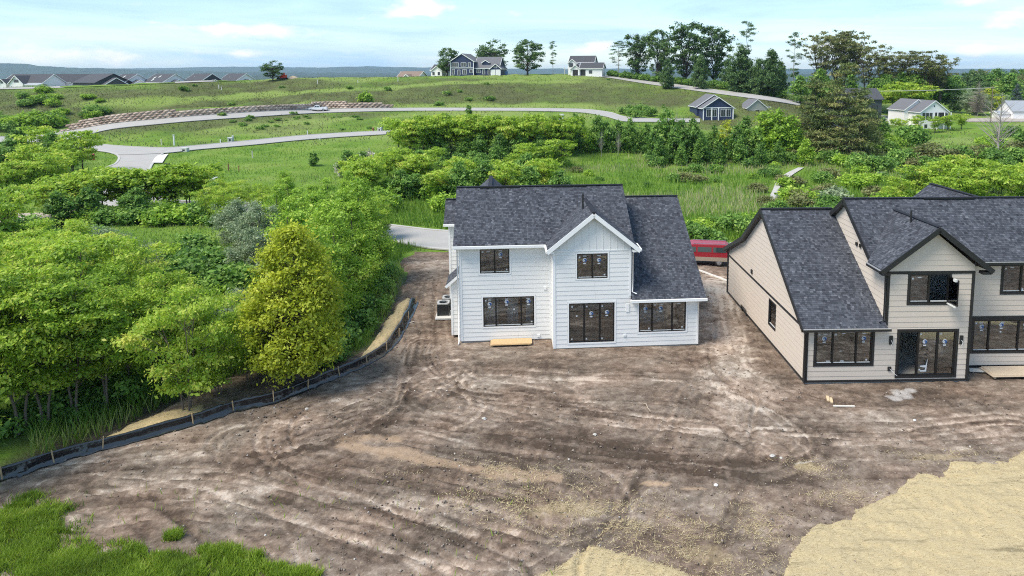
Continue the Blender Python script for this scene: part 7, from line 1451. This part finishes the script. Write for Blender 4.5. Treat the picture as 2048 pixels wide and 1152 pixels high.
def hydrant(label, px, py):
    r = empty('fire_hydrant', at_hit(px, py), 0, label, 'fire hydrant'); m_h = m_red; mb = MB(); mb.tube([(0, 0, -.1), (0, 0, .08)], .2, 10); mb.tube([(0, 0, .08), (0, 0, .8)], .13, 10); mb.build('barrel', m_h, r); mb = MB(); mb.tube([(0, 0, .8), (0, 0, .9), (0, 0, 1.0)], [.17, .14, .04], 10); mb.build('bonnet', m_h, r)
    mb = MB(); mb.tube([(-.26, 0, .58), (.26, 0, .58)], .08, 8); mb.tube([(0, -.24, .55), (0, 0, .55)], .09, 8); mb.build('nozzle', m_h, r); return r
hydrant('red fire hydrant on the verge left of the road junction', 188, 320).scale = (1.3,) * 3; hydrant('red fire hydrant by the lower road near the middle belt', 746.5, 262.5)
for lab, px, py, m_, w, h in (('green wheeled bin standing beside the navy hill house', 1003, 150.5, simple('green_bin', (.10, .42, .10), .5), 1.3, 2.2), ('dark blue bin right of the green one on the hill top', 1013, 150.5, simple('blue_bin', (.03, .09, .22), .5), 1.2, 1.6), ('green bin in front of the white hill house', 1144, 151, simple('lime_bin', (.20, .55, .08), .5), 1.2, 2.0)):
    r = empty('wheeled_bin', at_hit(px, py), 0, lab, 'bin'); mb = MB(); mb.prism([(-w * .4, -.4, .08), (w * .4, -.4, .08), (w * .5, -.5, h * .88), (-w * .5, -.5, h * .88)], (0, .9, 0)); mb.build('body', m_, r); mb = MB(); mb.box((-w * .54, -.55, h * .885), (w * .54, .5, h)); mb.build('lid', m_, r)
# boulder, mulch heap
stb = stone('large flat pale boulder lying on the gravel patch at the left', 75, 434, 1.6, 77); stb.scale = (1.25, .9, .5); stb.location.z += .2
ph = at_hit(572, 160.5); mb = MB()
for r_, z_ in ((0, 0),): mb.add([(2.6 * math.cos(t) * (1 + .1 * math.sin(5 * t)), 1.9 * math.sin(t), 0) for t in np.linspace(0, 6.283, 14, endpoint=False)] + [(1.3 * math.cos(t), .9 * math.sin(t), 1.3) for t in np.linspace(0, 6.283, 14, endpoint=False)] + [(0, 0, 1.75)], [(i, (i + 1) % 14, 14 + (i + 1) % 14, 14 + i) for i in range(14)] + [(14 + i, 14 + (i + 1) % 14, 28) for i in range(14)], 0, True)
tag(mb.build('sand_heap', simple('sand_heap', (.42, .33, .23), .95, .2, 2.), loc=(ph[0] + 1.5, ph[1] + 3.2, ph[2] - .1)), 'small tan sand heap behind the red loader on the crest', 'heap')
# power line at the right
pl_a, pl_b = at_d(1986, 176, 205), at_d(1722, 183, 215)
pz = H1(pl_a[0], pl_a[1]); r = empty('utility_pole', (pl_a[0], pl_a[1], pz), 0, 'wooden utility pole among the bare trees at the right', 'utility pole'); mb = MB(); mb.tube([(0, 0, -.5), (0, 0, pl_a[2] - pz + .6)], [.17, .12], 8); mb.build('pole', m_bark, r); mb = MB(); mb.box((-1.1, -.08, pl_a[2] - pz - .1), (1.1, .08, pl_a[2] - pz + .08)); mb.build('cross_arm', m_bark, r)
pz = H1(pl_b[0], pl_b[1]); r = empty('utility_pole', (pl_b[0], pl_b[1], pz), 0, 'wooden utility pole hidden by the big pine at the other cable end', 'utility pole'); mb = MB(); mb.tube([(0, 0, -.5), (0, 0, pl_b[2] - pz + .6)], [.17, .12], 8); mb.build('pole', m_bark, r); mb = MB(); mb.box((-1.1, -.08, pl_b[2] - pz - .1), (1.1, .08, pl_b[2] - pz + .08)); mb.build('cross_arm', m_bark, r)
mb = MB()
for o in (-.9, .9): mb.tube([tuple(np.array(pl_a) * (1 - t) + np.array(pl_b) * t + np.array([0, o, .12 - 1.2 * t * (1 - t)])) for t in np.linspace(0, 1, 14)], .035, 5)
tag(mb.build('power_cable', simple('grey_cable', (.45, .45, .45), .6)), 'pale power cables strung across the trees at the right', 'cable')
# ------------------------------------------------------------------ labels: members of one group told apart by row and place
ORD = ['first', 'second', 'third', 'fourth', 'fifth', 'sixth', 'seventh', 'eighth', 'ninth', 'tenth', 'eleventh', 'twelfth', 'thirteenth', 'fourteenth', 'fifteenth', 'sixteenth', 'seventeenth', 'eighteenth', 'nineteenth', 'twentieth']
def px_of(o):
    q = np.array(o.matrix_basis.translation) - CAM; return (q @ _r) / (q @ _f), q[1]
fam = {}
for o in scene.objects:
    if o.parent is None and o.get('label') and o.get('group'): fam.setdefault((o['group'], o['label']), []).append(o)
for (g, lab), L in fam.items():
    if len(L) < 2: continue
    L.sort(key=lambda o: px_of(o)[1]); k = 1 if len(L) <= 7 else 2 if len(L) <= 16 else 3 if len(L) <= 36 else 4
    rows = [L[i * len(L) // k:(i + 1) * len(L) // k] for i in range(k)]; nm = {1: ['']} .get(k) or {2: ['front row', 'back row'], 3: ['front row', 'middle row', 'back row'], 4: ['nearest row', 'second row', 'third row', 'farthest row']}[k]
    for rw, nme in zip(rows, nm):
        rw.sort(key=lambda o: px_of(o)[0])
        for i, o in enumerate(rw):
            pl = 'leftmost' if i == 0 else 'rightmost' if i == len(rw) - 1 else (ORD[i] + ' from left') if i < len(ORD) else 'towards the right'
            w = lab.split()
            tail = ((nme + ' ' + pl) if nme else pl).split()
            o['label'] = ' '.join(w[:16 - len(tail)]).rstrip(',') + ', ' + ' '.join(tail)
# ------------------------------------------------------------------ the air
mb = MB(); mb.box((-9600, -120, -19), (9600, 10300, 128))
m_air = bpy.data.materials.new('thin_haze'); m_air.use_nodes = True; nt = m_air.node_tree; nt.nodes.clear()
o_ = nt.nodes.new('ShaderNodeOutputMaterial'); pv = nt.nodes.new('ShaderNodeVolumePrincipled')
pv.inputs['Color'].default_value = (.60, .82, 1.0, 1); pv.inputs['Density'].default_value = 6.5e-5; pv.inputs['Anisotropy'].default_value = .25
nt.links.new(pv.outputs[0], o_.inputs['Volume'])
hz = mb.build('haze', m_air); hz['kind'] = 'stuff'; hz.display_type = 'WIRE'
